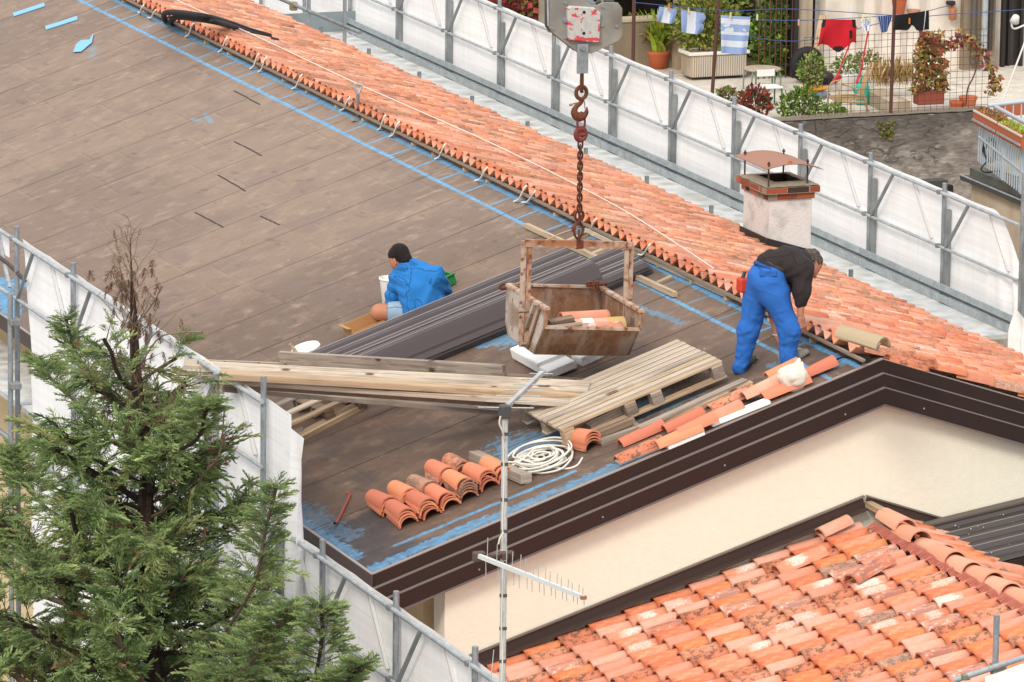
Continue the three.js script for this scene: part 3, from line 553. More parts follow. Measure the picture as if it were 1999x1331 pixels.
// --- behind the tiled slope
{
  const X = 5.29, yT = -0.72, yM = -1.267, yD = -1.79, z0 = -26.35;
  const sc = thing('scaffold', 'long steel scaffold with white netting along the far eave behind the tiles', 'scaffold', [X, -9, -16]);
  for (let n = -1; n <= 10; n++) {
    const z = z0 + 1.8 * n, d = n === -1 ? 0.15 : 0; const z2 = z;
    if (n >= 0) { post(sc, X, z2, -6, n === 10 ? -0.2 : -0.62); wpart(sc, 'lower_post', box(0.05, 1.05, 0.045, X + 0.01, -1.85 + 0.45, z2 + 0.075), M.galvOld); }
    if (n < 10) {
      if (n >= 0) guardBay(sc, X, z2, yT, yM);
      const zc = z2 + 0.9;
      wpart(sc, 'toe_board', [box(0.02, 0.062, 1.79, X - 0.08, yD + 0.145, zc), box(0.012, 0.05, 1.79, X - 0.045, yD + 0.09, zc), box(0.05, 0.006, 1.79, X - 0.07, yD + 0.116, zc)], M.toe);
      wpart(sc, 'toe_board', [box(0.02, 0.075, 1.79, X - 0.1, yD + 0.04, zc)], M.toe);
      for (let k = 0; k < 3; k++) wpart(sc, 'deck_plank', box(0.318, 0.045, 1.785, X - 0.27 - k * 0.326, yD - 0.03, zc), M.deck);
    }
    if (n >= 0 && n < 10) { wpart(sc, 'inner_post', rod([4.24, -6, z2 + 0.1], [4.24, -1.42, z2 + 0.1], R48, R48, 10), M.galvOld); }
    if (n > 0 && n < 10) wpart(sc, 'transom', rod([4.2, yD - 0.07, z2], [X, yD - 0.07, z2], R48), M.galv);
  }
  // cross toe board where the deck ends, the sloping tube there and the posts beyond
  wpart(sc, 'end_board', box(1.5, 0.26, 0.02, 4.6, yD + 0.12, z0 - 1.72), std(0x8d999d, 0.5, { metalness: 0.3 }));
  const a = [4.3, -1.345, -28.986], b = [4.3, -1.302, -24.931];
  wpart(sc, 'sloping_tube', rod(a, b, R48, R48, 10), M.galvOld);
  wpart(sc, 'clamp', [box(0.09, 0.11, 0.09, ...[4.3, -1.35, -27.488], 0.015)], std(0x8a7a60, 0.6));
  for (const [px, h] of [[[4.3, -1.474, -27.526], -0.1], [[4.3, -1.443, -26.886], 0.6], [[4.3, -1.341, -25.521], 1.2]]) wpart(sc, 'inner_post', rod([4.3, -6, px[2]], [4.3, px[1] + h, px[2]], R48, R48, 10), M.galv);
  for (let n = -6; n < 0; n++) { post(sc, X, z0 + 1.8 * n, -6, -0.5); if (n > -3) guardBay(sc, X, z0 + 1.8 * n, yT, yM); }
  wpart(sc, 'bracket', [rod([4.3, -1.87, -6.9], [5.25, -1.8, -6.9], 0.03), rod([4.75, -1.85, -6.9], [4.95, -2.3, -6.9], 0.02), box(0.07, 0.075, 0.075, 4.55, -1.85, -6.9, 0.01), box(0.07, 0.075, 0.075, 4.9, -1.83, -6.9, 0.01)], M.galv);
  netSheet(sc, X + 0.05, -37, -9.1, yT + 0.03, -4.5, 1);
  // the last stretch is loose: its top slides down from the rail to the corner post
  const zt = (z) => lerp(yT + 0.03, -1.62, sstep(-9.05, -7.8, z) * 0.92 + 0.08 * clamp((z + 9.1) / 1.3));
  netSheet(sc, X + 0.03, -9.12, -8.0, zt, -4.5, 7, { fold: (z, y) => 0.05 * Math.sin(z * 16 + y * 3) * sstep(-9.1, -8.2, z), ny: 40 });
  netSheet(sc, X - 0.12, -8.22, -7.5, (z) => lerp(-1.5, -1.75, (z + 8.22) / 0.72), -4.5, 9, { fold: (z, y) => 0.07 * Math.sin(z * 22 + y * 1.5), ny: 40 });
}

// --- along the near eave, seen from outside
{
  const X = -4.75, yT = -0.36, yM = -0.9, zA = -8.76;
  const sc = thing('scaffold', 'steel scaffold with torn white netting at the near eave, behind the conifer', 'scaffold', [X, -9, -5]);
  for (let n = -3; n <= 4; n++) {
    const z = zA + 1.8 * n;
    if (n === 4) post(sc, X, z - 0.05, -9, -0.16); else if (n !== 3) post(sc, X, z, -9, -0.24);
    if (n < 4) guardBay(sc, X, z, yT, yM, { bm: n < 0 ? M.galvLight : undefined });
    if (n < 4) wpart(sc, 'deck_plank', box(0.62, 0.05, 1.785, X + 0.34, -1.95, z + 0.9), M.deck);
    if (n < 4) { wpart(sc, 'ledger', rod([X, -2.3, z], [X, -2.3, z + 1.8], R48), M.galv); wpart(sc, 'ledger', rod([X, -4.1, z], [X, -4.1, z + 1.8], R48), M.galv); }
  }
  // second standards clamped beside the first ones
  const p2 = [-4.85, -0.72, -8.088], p3 = [-4.85, -0.847, -8.643], p4 = [-4.86, -0.417, -2.509];
  post(sc, -4.85, p3[2], -9, p3[1]); 
  post(sc, p4[0], p4[2], -9, p4[1] + 0.1, 0.027); wpart(sc, 'sleeve', rod([-4.9, -9, p4[2] - 0.09], [-4.9, p4[1] - 0.44, p4[2] - 0.09], 0.033, 0.033, 10), M.galvOld);
  wpart(sc, 'collar', rod([-4.86, -1.2, p4[2]], [-4.86, -1.16, p4[2]], 0.034), M.galvOld);
  for (const y of [-0.9, -1.5]) wpart(sc, 'clamp', box(0.1, 0.06, 0.12, -4.82, y - 0.2, p3[2] + 0.04, 0.01), M.galvOld);
  wpart(sc, 'mid_rail', rod([-4.8, -0.892, -9.159], [-4.8, -0.89, -8.852], 0.02), M.galvLight);
  netSheet(sc, X + 0.045, -8.72, -1.04, yT + 0.02, -4.6, 21, { sway: (z, y) => 0.28 * clamp((yT - y) / 1.0) ** 0.8 * clamp((-7.6 - z) / 1.1) + 0.02 * Math.sin(y * 9) * clamp((-8.2 - z) / 0.5) });
  // hanging edge of the net at the step, in folds
  netSheet(sc, X - 0.02, -1.02, -0.52, (z) => lerp(-0.42, -0.44, (z + 1.02) / 0.5), -3.4, 33, { fold: (z, y) => 0.055 * Math.sin(z * 19 - y * 1.1) * clamp(-y - 0.3), sway: (z, y) => -0.12 * clamp((-0.4 - y) / 0.25 ) * clamp((z + 0.9) * 2) + 0.1 * clamp((-0.9 - y) / 2) - clamp((-0.3 - y) / 0.9, 0, 1) * 0 + lerp(-0.32, 0.0, clamp((-0.4 - y) / 0.05)) * 0, ny: 44 });
  netSheet(sc, X + 0.06, -12.5, -9.2, -0.9 + 0.5, -0.62, 41);
  wpart(sc, 'net_hem', tube([[X, -0.8, -12.4], [X, -0.72, -10.4], [X, -0.64, -9.2], [X, -0.7, -8.5]], 0.02, 20, 6), M.brownMid);
}
{ // lower lift in front of the gable
  const X = -4.75, yT = -1.31, yM = -1.875, zA = -0.13;
  const sc = thing('scaffold', 'lower lift of steel scaffold with white netting in front of the gable corner', 'scaffold', [X, -9, 2]);
  for (let n = -1; n <= 3; n++) {
    const z = zA + 1.72 * n;
    if (n >= 0) post(sc, X, z, -9, -1.17);
    guardBay(sc, X, z, yT, yM, { len: 1.72 });
    wpart(sc, 'deck_plank', box(0.62, 0.05, 1.75, X + 0.36, -2.62, z + 0.9), M.deck);
    wpart(sc, 'ledger', rod([X, -3.1, z], [X, -3.1, z + 1.8], R48), M.galv);
  }
  wpart(sc, 'bracket_tube', rod([-4.8, -1.742, -1.568], [-4.6, -1.697, -1.641], R48), M.galv);
  wpart(sc, 'bracket_tube', rod([-4.72, -1.433, -1.289], [-4.72, -1.805, -1.414], 0.026), M.galv);
  post(sc, X + 0.02, [-4.73, -2.054, -1.212][2], -9, -1.35);
  netSheet(sc, X + 0.045, -1.3, 7, yT + 0.02, -5.2, 51);
}
{ // corner of another scaffold at the lower right edge of the frame
  const b = [-3.705, 0.318, 9.899], sc = thing('scaffold', 'scaffold post and tube with clamps over the clay tiles at the lower right corner', 'scaffold', [b[0], -9, b[2]]);
  const top = [-3.695, 0.62, 9.834], e = [-3.474, 0.486, 10.278], s = [-3.908, 0.171, 9.745];
  wpart(sc, 'post', rod([b[0], -9, b[2]], [b[0], top[1], b[2]], 0.02, 0.02, 10), M.galv);
  wpart(sc, 'top_rail', rod(s, e, 0.019, 0.019, 10), M.galvLight);
  wpart(sc, 'clamp', [box(0.08, 0.07, 0.06, b[0] + 0.005, b[1] - 0.05, b[2] + 0.02, 0.01), rod([b[0] - 0.05, b[1] - 0.01, b[2] + 0.03], [b[0] + 0.06, b[1] - 0.04, b[2] + 0.03], 0.013), box(0.05, 0.04, 0.05, ...[-3.866, 0.204, 9.808], 0.01)], std(0x8d8878, 0.55, { metalness: 0.4 }));
  const g = smoothSurf(10, 10, (a, c) => { const p = V(s).lerp(V(e), 0.3 + a * 0.9); return [p.x, p.y - 0.04 - c * 2, p.z + 0.01 * Math.sin(a * 12)]; }); wpart(sc, 'netting', [g], netMat);
}

// ---------------------------------------------------------------- chimney
{
  const X0 = 2.62, X1 = 3.07, Z0 = -9.03, Z1 = -8.41, YT = -0.335, cx = (X0 + X1) / 2, cz = (Z0 + Z1) / 2;
  const ch = thing('chimney', 'white rendered chimney with a brick top and a rusty curved cover plate', 'chimney', [cx, -1.4, cz]);
  const shaftMap = tex(256, 256, (u, v) => { const n = fbm(u * 5, v * 5, 501, 5), k = 1 - 0.12 * sstep(0.45, 0.7, n) + 0.04 * (noise2(u * 90, v * 90, 502) - 0.5); return [218 * k, 214 * k, 210 * k]; });
  wpart(ch, 'shaft', box(X1 - X0, 1.2, Z1 - Z0, cx, YT - 0.6, cz, 0.006), std(0xffffff, 0.9, { map: shaftMap, bumpMap: fineBump, bumpScale: 0.004 }));
  const bm = [0x9a4f34, 0xa95c3c, 0x8c4630, 0x5a3a2e, 0x3d2c26, 0xb0694a].map((c) => std(c, 0.9, { map: rustMap.clone ? null : null, bumpMap: fineBump, bumpScale: 0.004 }));
  const course = (y, o, h, sh) => {
    const ax0 = X0 - o, ax1 = X1 + o, az0 = Z0 - o, az1 = Z1 + o, d = 0.11, mk = (x0, x1, z0, z1) => wpart(ch, 'brick', box(x1 - x0 - 0.008, h - 0.006, z1 - z0 - 0.008, (x0 + x1) / 2 + rr(-0.004, 0.004), y + h / 2, (z0 + z1) / 2 + rr(-0.004, 0.004), 0.006), pick(rnd() < 0.72 ? bm.slice(0, 3).concat(bm[5]) : bm.slice(3, 5)));
    const cut = (a, b, f) => { let p = a; const st = 0.2 + sh * 0.03; let first = true; while (p < b - 0.02) { let q = Math.min(b, p + (first ? st * (0.5 + 0.5 * sh) : st)); if (b - q < 0.06) q = b; f(p, q); p = q; first = false; } };
    cut(ax0, ax1, (p, q) => { mk(p, q, az1 - d, az1); mk(p, q, az0, az0 + d); });
    cut(az0 + d, az1 - d, (p, q) => { mk(ax0, ax0 + d, p, q); mk(ax1 - d, ax1, p, q); });
    wpart(ch, 'mortar', [box(ax1 - ax0 - 0.014, h, d - 0.014, cx, y + h / 2 - 0.002, az1 - d / 2), box(ax1 - ax0 - 0.014, h, d - 0.014, cx, y + h / 2 - 0.002, az0 + d / 2), box(d - 0.014, h, az1 - az0 - 2 * d + 0.02, ax0 + d / 2, y + h / 2 - 0.002, cz), box(d - 0.014, h, az1 - az0 - 2 * d + 0.02, ax1 - d / 2, y + h / 2 - 0.002, cz)], greyConc);
  };
  course(YT, 0.025, 0.062, 0); course(YT + 0.063, 0.062, 0.062, 1);
  // rough mortar bed round the flue
  const top = YT + 0.126, R = [[X0 - 0.055, Z0 - 0.055], [X1 + 0.055, Z0 - 0.055], [X1 + 0.055, Z1 + 0.055], [X0 - 0.055, Z1 + 0.055]], I = [[X0 + 0.1, Z0 + 0.11], [X1 - 0.06, Z0 + 0.11], [X1 - 0.06, Z1 - 0.11], [X0 + 0.1, Z1 - 0.11]];
  for (let k = 0; k < 4; k++) { const a = R[k], b = R[(k + 1) % 4], c = I[(k + 1) % 4], d = I[k];
    const g = smoothSurf(14, 6, (s, t) => { const px = lerp(lerp(a[0], b[0], s), lerp(d[0], c[0], s), t), pz = lerp(lerp(a[1], b[1], s), lerp(d[1], c[1], s), t); return [px, top + 0.02 * t + 0.012 * fbm(px * 30, pz * 30, 511, 3), pz]; });
    wpart(ch, 'mortar_cap', boxUV(g), std(0xa79c88, 0.98, { bumpMap: fineBump, bumpScale: 0.02 }));
    const w = quadStrip([[[d[0], top + 0.025, d[1]], [c[0], top + 0.025, c[1]]], [[d[0], top - 0.5, d[1]], [c[0], top - 0.5, c[1]]]]); wpart(ch, 'flue', w, std(0x2c221e, 1)); }
  wpart(ch, 'flue', box(X1 - X0 - 0.1, 0.02, Z1 - Z0 - 0.1, cx, top - 0.45, cz), M.black);
  // four threaded rods and the curved plate
  const rods = [[[2.628, -0.192, -9.03], 0], [[2.602, -0.154, -8.39], 0], [[3.021, -0.157, -8.42], 0], [[3.021, -0.178, -9], 0]];
  for (const [q] of rods) { wpart(ch, 'rod', rod([q[0], top, q[2]], [q[0], top + 0.25, q[2]], 0.009), std(0x4a352c, 0.7)); wpart(ch, 'nut', rod([q[0], top + 0.222, q[2]], [q[0], top + 0.235, q[2]], 0.016, 0.016, 6), std(0x3c2c26, 0.7)); }
  const plate = (o) => smoothSurf(20, 8, (a, b) => { const z = lerp(Z0 - 0.08, Z1 + 0.09, b), x = lerp(X0 - 0.07, X1 + 0.09, a); const k = Math.sin(Math.PI * a); return [x, top + 0.19 + 0.055 * k - 0.035 * a - 0.05 * (1 - k) * (b > 0.5 ? 0.5 : 0) * 0 + o, z]; });
  wpart(ch, 'cover_plate', [boxUV(plate(0)), boxUV(plate(-0.005))], std(0x9c705c, 0.75, { map: null }));
  wpart(ch, 'rust_spot', [boxUV(new THREE.SphereGeometry(0.022, 8, 6)).translate(cx - 0.02, top + 0.235, Z1 + 0.02)], std(0xb5602a, 0.9));
  // dark sheet flashing at the foot
  const yr = (x) => -x * 0.3329 + 0.06;
  wpart(ch, 'flashing', [bar([X0 - 0.02, yr(X0) + 0.06, Z0 - 0.02], [X0 - 0.02, yr(X0) + 0.06, Z1 + 0.03], 0.012, 0.1), bar([X0 - 0.02, yr(X0) + 0.06, Z1 + 0.02], [X1 + 0.02, yr(X1) + 0.06, Z1 + 0.02], 0.012, 0.1)], std(0x2a2724, 0.5));
  wpart(ch, 'flashing_edge', [bar([X0 - 0.05, yr(X0) + 0.04, Z0 - 0.02], [X0 - 0.05, yr(X0) + 0.04, Z1 + 0.06], 0.06, 0.02), bar([X0 - 0.05, yr(X0) + 0.04, Z1 + 0.05], [X1 + 0.02, yr(X1) + 0.04, Z1 + 0.05], 0.06, 0.02)], std(0x3a3836, 0.6));
  wpart(ch, 'flashing_edge', [bar([X0 - 0.1, yr(X0) + 0.03, Z0], [X0 - 0.1, yr(X0) + 0.03, Z1 + 0.1], 0.03, 0.03), bar([X0 - 0.1, yr(X0) + 0.03, Z1 + 0.1], [X1, yr(X1) + 0.03, Z1 + 0.1], 0.03, 0.03)], std(0x1d1b1a, 0.5));
}

// ---------------------------------------------------------------- crane block, hook, chain and skip
const SX = { f: -1.75, b: -2.65 };
const A = [-2.253, 0.246, -2.65], B = [-1.423, 0.179, -2.65], G = [-2.24, 0.212, -1.75], C = [-1.398, 0.139, -1.75];
{
  const sk = thing('skip', 'rusty steel skip with a lifting frame hanging from the crane chain', 'skip', [-1.8, -0.32, -2.2]);
  const P = [[-2.225, 0.23, -2.724], [-2.225, -0.096, -2.731], [-2.225, -0.198, -2.667], [-2.225, -0.211, -2.341], [-2.225, -0.227, -2.078], [-2.225, 0.04, -1.853], [-2.225, 0.204, -1.789]].map((p) => V(p));
  const W = V(0.842, -0.073, 0), Q = P.map((p) => p.clone().add(W));
  Q[4].x -= 0.015; 
  const th = 0.012, face = (pts, n, mat, mats2) => {   // a plate with thickness along n
    const o = V(n).multiplyScalar(th), a = pts, b = pts.map((p) => p.clone().add(o)), t = [];
    const fan = (l) => { for (let i = 1; i + 1 < l.length; i++) t.push(...l[0].toArray(), ...l[i].toArray(), ...l[i + 1].toArray()); };
    fan(a); fan(b); for (let i = 0; i < a.length; i++) { const j = (i + 1) % a.length; t.push(...a[i].toArray(), ...a[j].toArray(), ...b[j].toArray(), ...a[i].toArray(), ...b[j].toArray(), ...b[i].toArray()); }
    const g = new THREE.BufferGeometry(); g.setAttribute('position', new THREE.Float32BufferAttribute(t, 3)); return g;
  };
  const loop = [P[0], P[1], P[2], P[3], P[4], P[5], P[6]];
  wpart(sk, 'side_panel', face(loop, [-1, 0, 0]), M.skipPaint, 'pale side panel with worn paint');
  wpart(sk, 'side_panel', face(loop.map((p) => p.clone().add(W)), [1, 0, 0]), M.rust);
  wpart(sk, 'back_panel', face([P[0], Q[0], Q[1], P[1]], [0, 0, -1]), M.rust);
  wpart(sk, 'floor', face([P[1], Q[1], Q[2], P[2]], [0, -0.6, -0.8]), M.rust); wpart(sk, 'floor', face([P[2], Q[2], Q[4], P[4]], [0, -1, 0]), M.rust);
  wpart(sk, 'front_panel', face([P[4], Q[4], Q[5], P[5]], [0, 0.2, 0.95]), M.rust);
  const rim = (a, b, w = 0.03, h = 0.022) => wpart(sk, 'rim', bar(a.toArray(), b.toArray(), w, h), M.barRust);
  rim(P[0], Q[0]); rim(P[0], P[6], 0.045, 0.025); rim(Q[0], Q[6], 0.045, 0.025); rim(P[5], Q[5], 0.035, 0.025); rim(P[6], P[5], 0.025, 0.03); rim(Q[6], Q[5], 0.025, 0.03);
  wpart(sk, 'rim_hook', [tube([P[0].clone().add(V(0, 0.01, 0)).toArray(), P[0].clone().add(V(-0.06, 0, 0)).toArray(), P[0].clone().add(V(-0.07, -0.03, 0)).toArray(), P[0].clone().add(V(-0.01, -0.035, 0)).toArray()], 0.013, 10, 6)], M.hook);
  wpart(sk, 'stiffener', bar(P[6].clone().add(V(-0.02, 0.0, -0.22)).toArray(), P[3].clone().add(V(-0.02, 0, 0.02)).toArray(), 0.05, 0.03), M.skipPaint);
  wpart(sk, 'stiffener', bar(P[6].clone().add(V(-0.016, -0.02, -0.12)).toArray(), P[4].clone().add(V(-0.016, 0.02, -0.1)).toArray(), 0.03, 0.02), M.rust);
  // lifting frame: two double uprights and a cross bar
  const zl = -2.2, L0 = V([-2.266, -0.158, -2.2]), L1 = V([-2.258, 0.706, -2.2]), R0 = V([-1.347, 0.082, -2.2]), R1 = V([-1.343, 0.619, -2.2]);
  L0.x -= 0.01; 
  for (const d of [-0.026, 0.026]) { wpart(sk, 'upright', bar(L0.clone().add(V(d - 0.0, 0, 0)).toArray(), L1.clone().add(V(d, 0, 0)).toArray(), 0.04, 0.02), M.barRust); wpart(sk, 'upright', bar(R0.clone().add(V(d * 0.7 + 0.0, -0.16, 0)).toArray(), R1.clone().add(V(d * 0.7, 0.02, 0)).toArray(), 0.04, 0.018), M.barRust); }
  wpart(sk, 'cross_bar', bar(L1.clone().add(V(-0.02, -0.02, 0)).toArray(), R1.clone().add(V(0.02, -0.01, 0)).toArray(), 0.045, 0.06), M.barRust);
  wpart(sk, 'cross_bar_lug', box(0.06, 0.07, 0.054, ...[-1.793, 0.645, -2.2]), M.hook);
  wpart(sk, 'pivot', [rod(V([-2.297, 0.11, -2.2]).add(V(-0.03, 0, 0)).toArray(), V([-2.233, 0.106, -2.2]).toArray(), 0.018), rod(V([-2.284, -0.17, -2.2]).add(V(-0.03, 0, 0.02)).toArray(), V([-2.238, -0.173, -2.2]).toArray(), 0.02)], M.rust);
  // latch on the back rim
  const q = [-1.447, 0.193, -2.65]; wpart(sk, 'latch', [rod([q[0] - 0.08, q[1] + 0.005, q[2]], [q[0] + 0.09, q[1] + 0.005, q[2]], 0.017), box(0.03, 0.07, 0.04, q[0], q[1], q[2], 0.006), rod([q[0] - 0.04, q[1] + 0.03, q[2]], [q[0] - 0.02, q[1] - 0.06, q[2] + 0.02], 0.012), box(0.05, 0.05, 0.03, q[0] - 0.07, q[1] + 0.01, q[2], 0.006)], M.hook);
  // what lies in it
  const cq = (yaw, tilt = 0) => new THREE.Quaternion().setFromEuler(new THREE.Euler(0, yaw, tilt, 'YZX'));
  const tilesIn = [['salmon clay tile lying highest at the back of the rusty skip', [-1.909, 0.018, -2.3], 0.42, 0.0, clay[1][1]], ['clay tile with a white splash and a yellow end in the skip', [-1.888, 0.005, -2.05], 0.4, 0.02, clay[1][2]], ['clay tile lowest at the front lip of the rusty skip', [-1.953, -0.015, -2], 0.46, 0.05, clay[5][0]], ];
  for (const [lab, p, len, tl, m] of tilesIn) { const t = thing('roof_tile', lab, 'roof tile', [p[0], p[1] - 0.03, p[2]], undefined, cq(0, -0.03)); part(t, 'tile_body', coppo(len, 0.075, 0.085, 0.013, 10), m); 
    if (lab.includes('white')) { part(t, 'mortar_splash', boxUV(coppo(0.1, 0.079, 0.081, 0.01, 10)).translate(0.06, 0.001, 0), std(0xe9e4da, 0.9)); part(t, 'tile_end', coppo(0.16, 0.083, 0.088, 0.012, 10).translate(0.28, 0.001, 0), std(0xc2a468, 0.9)); } }
  for (let i = 0; i < 4; i++) { const t = thing('roof_tile', 'clay tile buried under the others inside the rusty skip', 'roof tile', [-2.12 + 0.03 * i, -0.24 + 0.035 * i, -2.45 + 0.08 * i], 'tiles at the bottom of the skip', cq(0.03 * i, -0.08)); part(t, 'tile_body', coppo(0.55, 0.085, 0.095), clay[1][0]); }
  single('timber_offcut', bar([-2.146, 0.042, -1.95], [-1.925, 0.065, -1.98], 0.06, 0.055, 0.3, 0.004), wDark, 'short dark timber offcut at the left inside the skip', 'timber');
  single('timber_offcut', bar([-2.145, 0.025, -1.86], [-1.887, 0.035, -1.88], 0.05, 0.03, 0.2, 0.004), wGrey, 'thin grey slat lying in front of the dark offcut in the skip', 'timber');
}
{
  const z = -2.2, hk = thing('crane_hook_block', 'grey steel crane hook block with scraped red paint hanging at the top', 'crane block', [-1.789, 2.377, -2.2]);
  const pl = [[-2.113, 2.805, -2.2], [-2.109, 2.49, -2.2], [-2.086, 2.455, -2.2], [-1.856, 2.273, -2.2], [-1.728, 2.263, -2.2], [-1.493, 2.36, -2.2], [-1.466, 2.401, -2.2], [-1.47, 2.624, -2.2], [-1.507, 2.669, -2.2], [-1.635, 2.678, -2.2], [-1.689, 2.655, -2.2], [-1.753, 2.662, -2.2], [-1.919, 2.797, -2.2]];
  for (const [dz, m] of [[0.05, M.steel], [-0.07, std(0x5f5b55, 0.5, { metalness: 0.4 })]]) { const g = prism(pl.map((p) => [p[0], p[1]]), 0.018, 0.003); g.translate(dz < 0 ? 0.012 : 0, 0, z + dz); wpart(hk, 'side_plate', g, m); }
  const redMap = tex(256, 256, (u, v) => { const n = fbm(u * 7, v * 11, 521, 4), e = sstep(0.25, 0.05, v) + 0.5 * sstep(0.7, 0.9, v) * 0.7, k = 190 + 30 * (fbm(u * 9, v * 9, 522, 4) - 0.5); return mix3([k, k, k - 6], [206, 74, 80], sstep(0.64, 0.69, n + 0.24 * (e - 0.2))); });
  const rm = std(0xffffff, 0.55, { map: redMap, metalness: 0.1 });
  const cp = [[-1.962, 2.645, -2.2], [-1.944, 2.662, -2.2], [-1.735, 2.64, -2.2], [-1.684, 2.599, -2.2], [-1.689, 2.36, -2.2], [-1.949, 2.393, -2.2]].map((p) => [p[0], p[1]]);
  const g = prism(cp, 0.035, 0.008); { const p = g.attributes.position, uv = g.attributes.uv, b = cp[4], a = cp[0]; for (let i = 0; i < p.count; i++) uv.setXY(i, (p.getX(i) - a[0]) / (b[0] - a[0]), (p.getY(i) - b[1]) / (a[1] - b[1])); } g.translate(0, 0, z + 0.075);
  wpart(hk, 'centre_plate', g, rm);
  const bolt = (x, y, r, h) => { const p = [x, y, z + h]; wpart(hk, 'bolt', [rod([x, y, z + 0.06], p, r, r, 10), rod([x, y, z + 0.06], [x, y, z + 0.075], r * 1.5, r * 1.5, 12)], M.galv); };
  const bl = [[-1.978, 2.548, -2.2], [-1.65, 2.499, -2.2], [-1.518, 2.477, -2.2], [-1.971, 2.402, -2.2], [-1.644, 2.645, -2.2], [-2.086, 2.484, -2.2], [-1.666, 2.363, -2.2], [-1.976, 2.693, -2.2]];
  bl.forEach((p, i) => bolt(p[0], p[1], i < 2 ? 0.017 : 0.01, 0.09));
  for (const p of [[-1.825, 2.614, -2.2], [-1.824, 2.439, -2.2]]) wpart(hk, 'hole', rod([p[0], p[1], z + 0.1], [p[0], p[1], z + 0.1195], 0.014, 0.014, 12), M.black);
  wpart(hk, 'edge_bar', rod([-2.13, 2.722, -2.13], [-2.122, 2.509, -2.13], 0.009), M.galvLight);
  const tb = [-1.819, 2.224, -2.2]; wpart(hk, 'hook_tab', box(0.1, 0.25, 0.02, tb[0], tb[1] - 0.0, z + 0.085, 0.006), M.galv); wpart(hk, 'hook_tab', box(0.1, 0.25, 0.02, tb[0] + 0.045, tb[1] + 0.01, z - 0.03, 0.006), M.rust);
  const bp = [-1.825, 2.31, -2.2]; wpart(hk, 'bolt', [rod([bp[0], bp[1], z + 0.09], [bp[0], bp[1], z + 0.13], 0.014, 0.014, 8), rod([bp[0], bp[1], z + 0.095], [bp[0], bp[1], z + 0.11], 0.024, 0.024, 6)], M.galvOld);
  for (const s of [-0.22, 0.2]) wpart(hk, 'hoist_rope', rod([tb[0] + s, tb[1] + 0.45, z], [tb[0] + s, tb[1] + 9, z], 0.012), M.steel);
  wpart(hk, 'sheave', rod([tb[0] - 0.02, tb[1] + 0.36, z - 0.04], [tb[0] - 0.02, tb[1] + 0.36, z + 0.04], 0.17, 0.17, 20), M.galvOld);
}
{ // hook on its shackle, link, coupling, chain and ring
  const z = -2.2, ch = thing('chain_sling', 'rusty brown chain with a crane hook and red coupling above the skip', 'chain', [-1.79, 0.718, -2.2]);
  const link = (name, p, len, w, r, ry, mat) => { const t = fin(new THREE.TorusGeometry(0.5, r, 7, 16)); const q = t.attributes.position; for (let i = 0; i < q.count; i++) { const x = q.getX(i), y = q.getY(i), zz = q.getZ(i), l = Math.hypot(x, y) || 1, cx = x / l * 0.5, cy = y / l * 0.5; q.setXYZ(i, cx * w + (x - cx), cy * (len - w) + cy * w + (y - cy), zz); } t.computeVertexNormals(); boxUV(t); t.rotateY(ry); t.translate(...p); return wpart(ch, name, t, mat); };
  const P = (x, y) => V([-1.813, 2.699, -2.2]).lerp(V([-1.778, 0.544, -2.2]), y / 500).add(V((x - 1133) / 238, 0, 0)).toArray();
  link('shackle', P(1136, 159), 0.16, 0.062, 0.016, 1.15, M.hook);
  link('hook_eye', P(1135, 180), 0.105, 0.095, 0.017, 0, M.hook);
  // hook: tapered tube
  const hp = [[1136, 190], [1134, 199], [1124, 207], [1120, 217], [1127, 227], [1137, 228], [1145, 220], [1147, 208]].map(([x, y]) => P(x, y));
  { const c = new THREE.CatmullRomCurve3(hp.map((p) => V(p)), false, 'centripetal'), n = 30, rows = [], fr = c.computeFrenetFrames(n, false);
    const rad = (t) => 0.016 + 0.015 * Math.exp(-((t - 0.55) ** 2) / 0.04) - 0.012 * sstep(0.85, 1, t);
    const g = smoothSurf(10, n, (a, b) => { const i = Math.round(b * n), p = c.getPointAt(b), th = a * Math.PI * 2, d = V(0, 0, 1).multiplyScalar(Math.cos(th) * rad(b) * 0.8), tg = c.getTangentAt(b), nn = V(0, 0, 1).cross(tg).normalize().multiplyScalar(Math.sin(th) * rad(b) * 1.2); return p.add(d).add(nn).toArray(); });
    wpart(ch, 'hook', boxUV(g), M.hook); }
  wpart(ch, 'safety_latch', [rod(P(1114, 202), P(1141, 196), 0.006), rod(P(1141, 196), P(1143, 212), 0.005), rod(P(1110, 203), P(1116, 202), 0.011)], M.rust);
  link('long_link', P(1134.5, 238), 0.17, 0.075, 0.01, 0.2, M.redPaint);
  link('coupling', P(1133.5, 261), 0.1, 0.09, 0.022, 0.1, M.redPaint); wpart(ch, 'coupling_pin', rod(P(1122, 262), P(1145, 261), 0.02), M.redPaint);
  let y = 281, k = 0; while (y < 424) { link('chain_link', P(1133 - 2.2 * (y - 281) / 143, y), 0.084, 0.05, 0.0078, k % 2 ? 1.35 : 0.35, M.chain); y += 10.4; k++; }
  link('end_ring', P(1130.5, 420), 0.085, 0.085, 0.012, 0.2, M.chain);
  wpart(ch, 'grab_hook', [tube([P(1136, 424), P(1128, 433), P(1119, 441), P(1116, 451)], 0.016, 12, 7)], M.redPaint);
  link('frame_ring', P(1129, 449), 0.14, 0.1, 0.011, 0.4, M.chain); link('frame_ring', P(1130, 464), 0.13, 0.055, 0.012, 1.2, M.chain);
  wpart(ch, 'tag_line', tube([P(1128, 446), P(1115, 447), P(1085, 455), P(1062, 464), P(1048, 468)], 0.006, 24, 5), std(0xb09a84, 0.8));
}

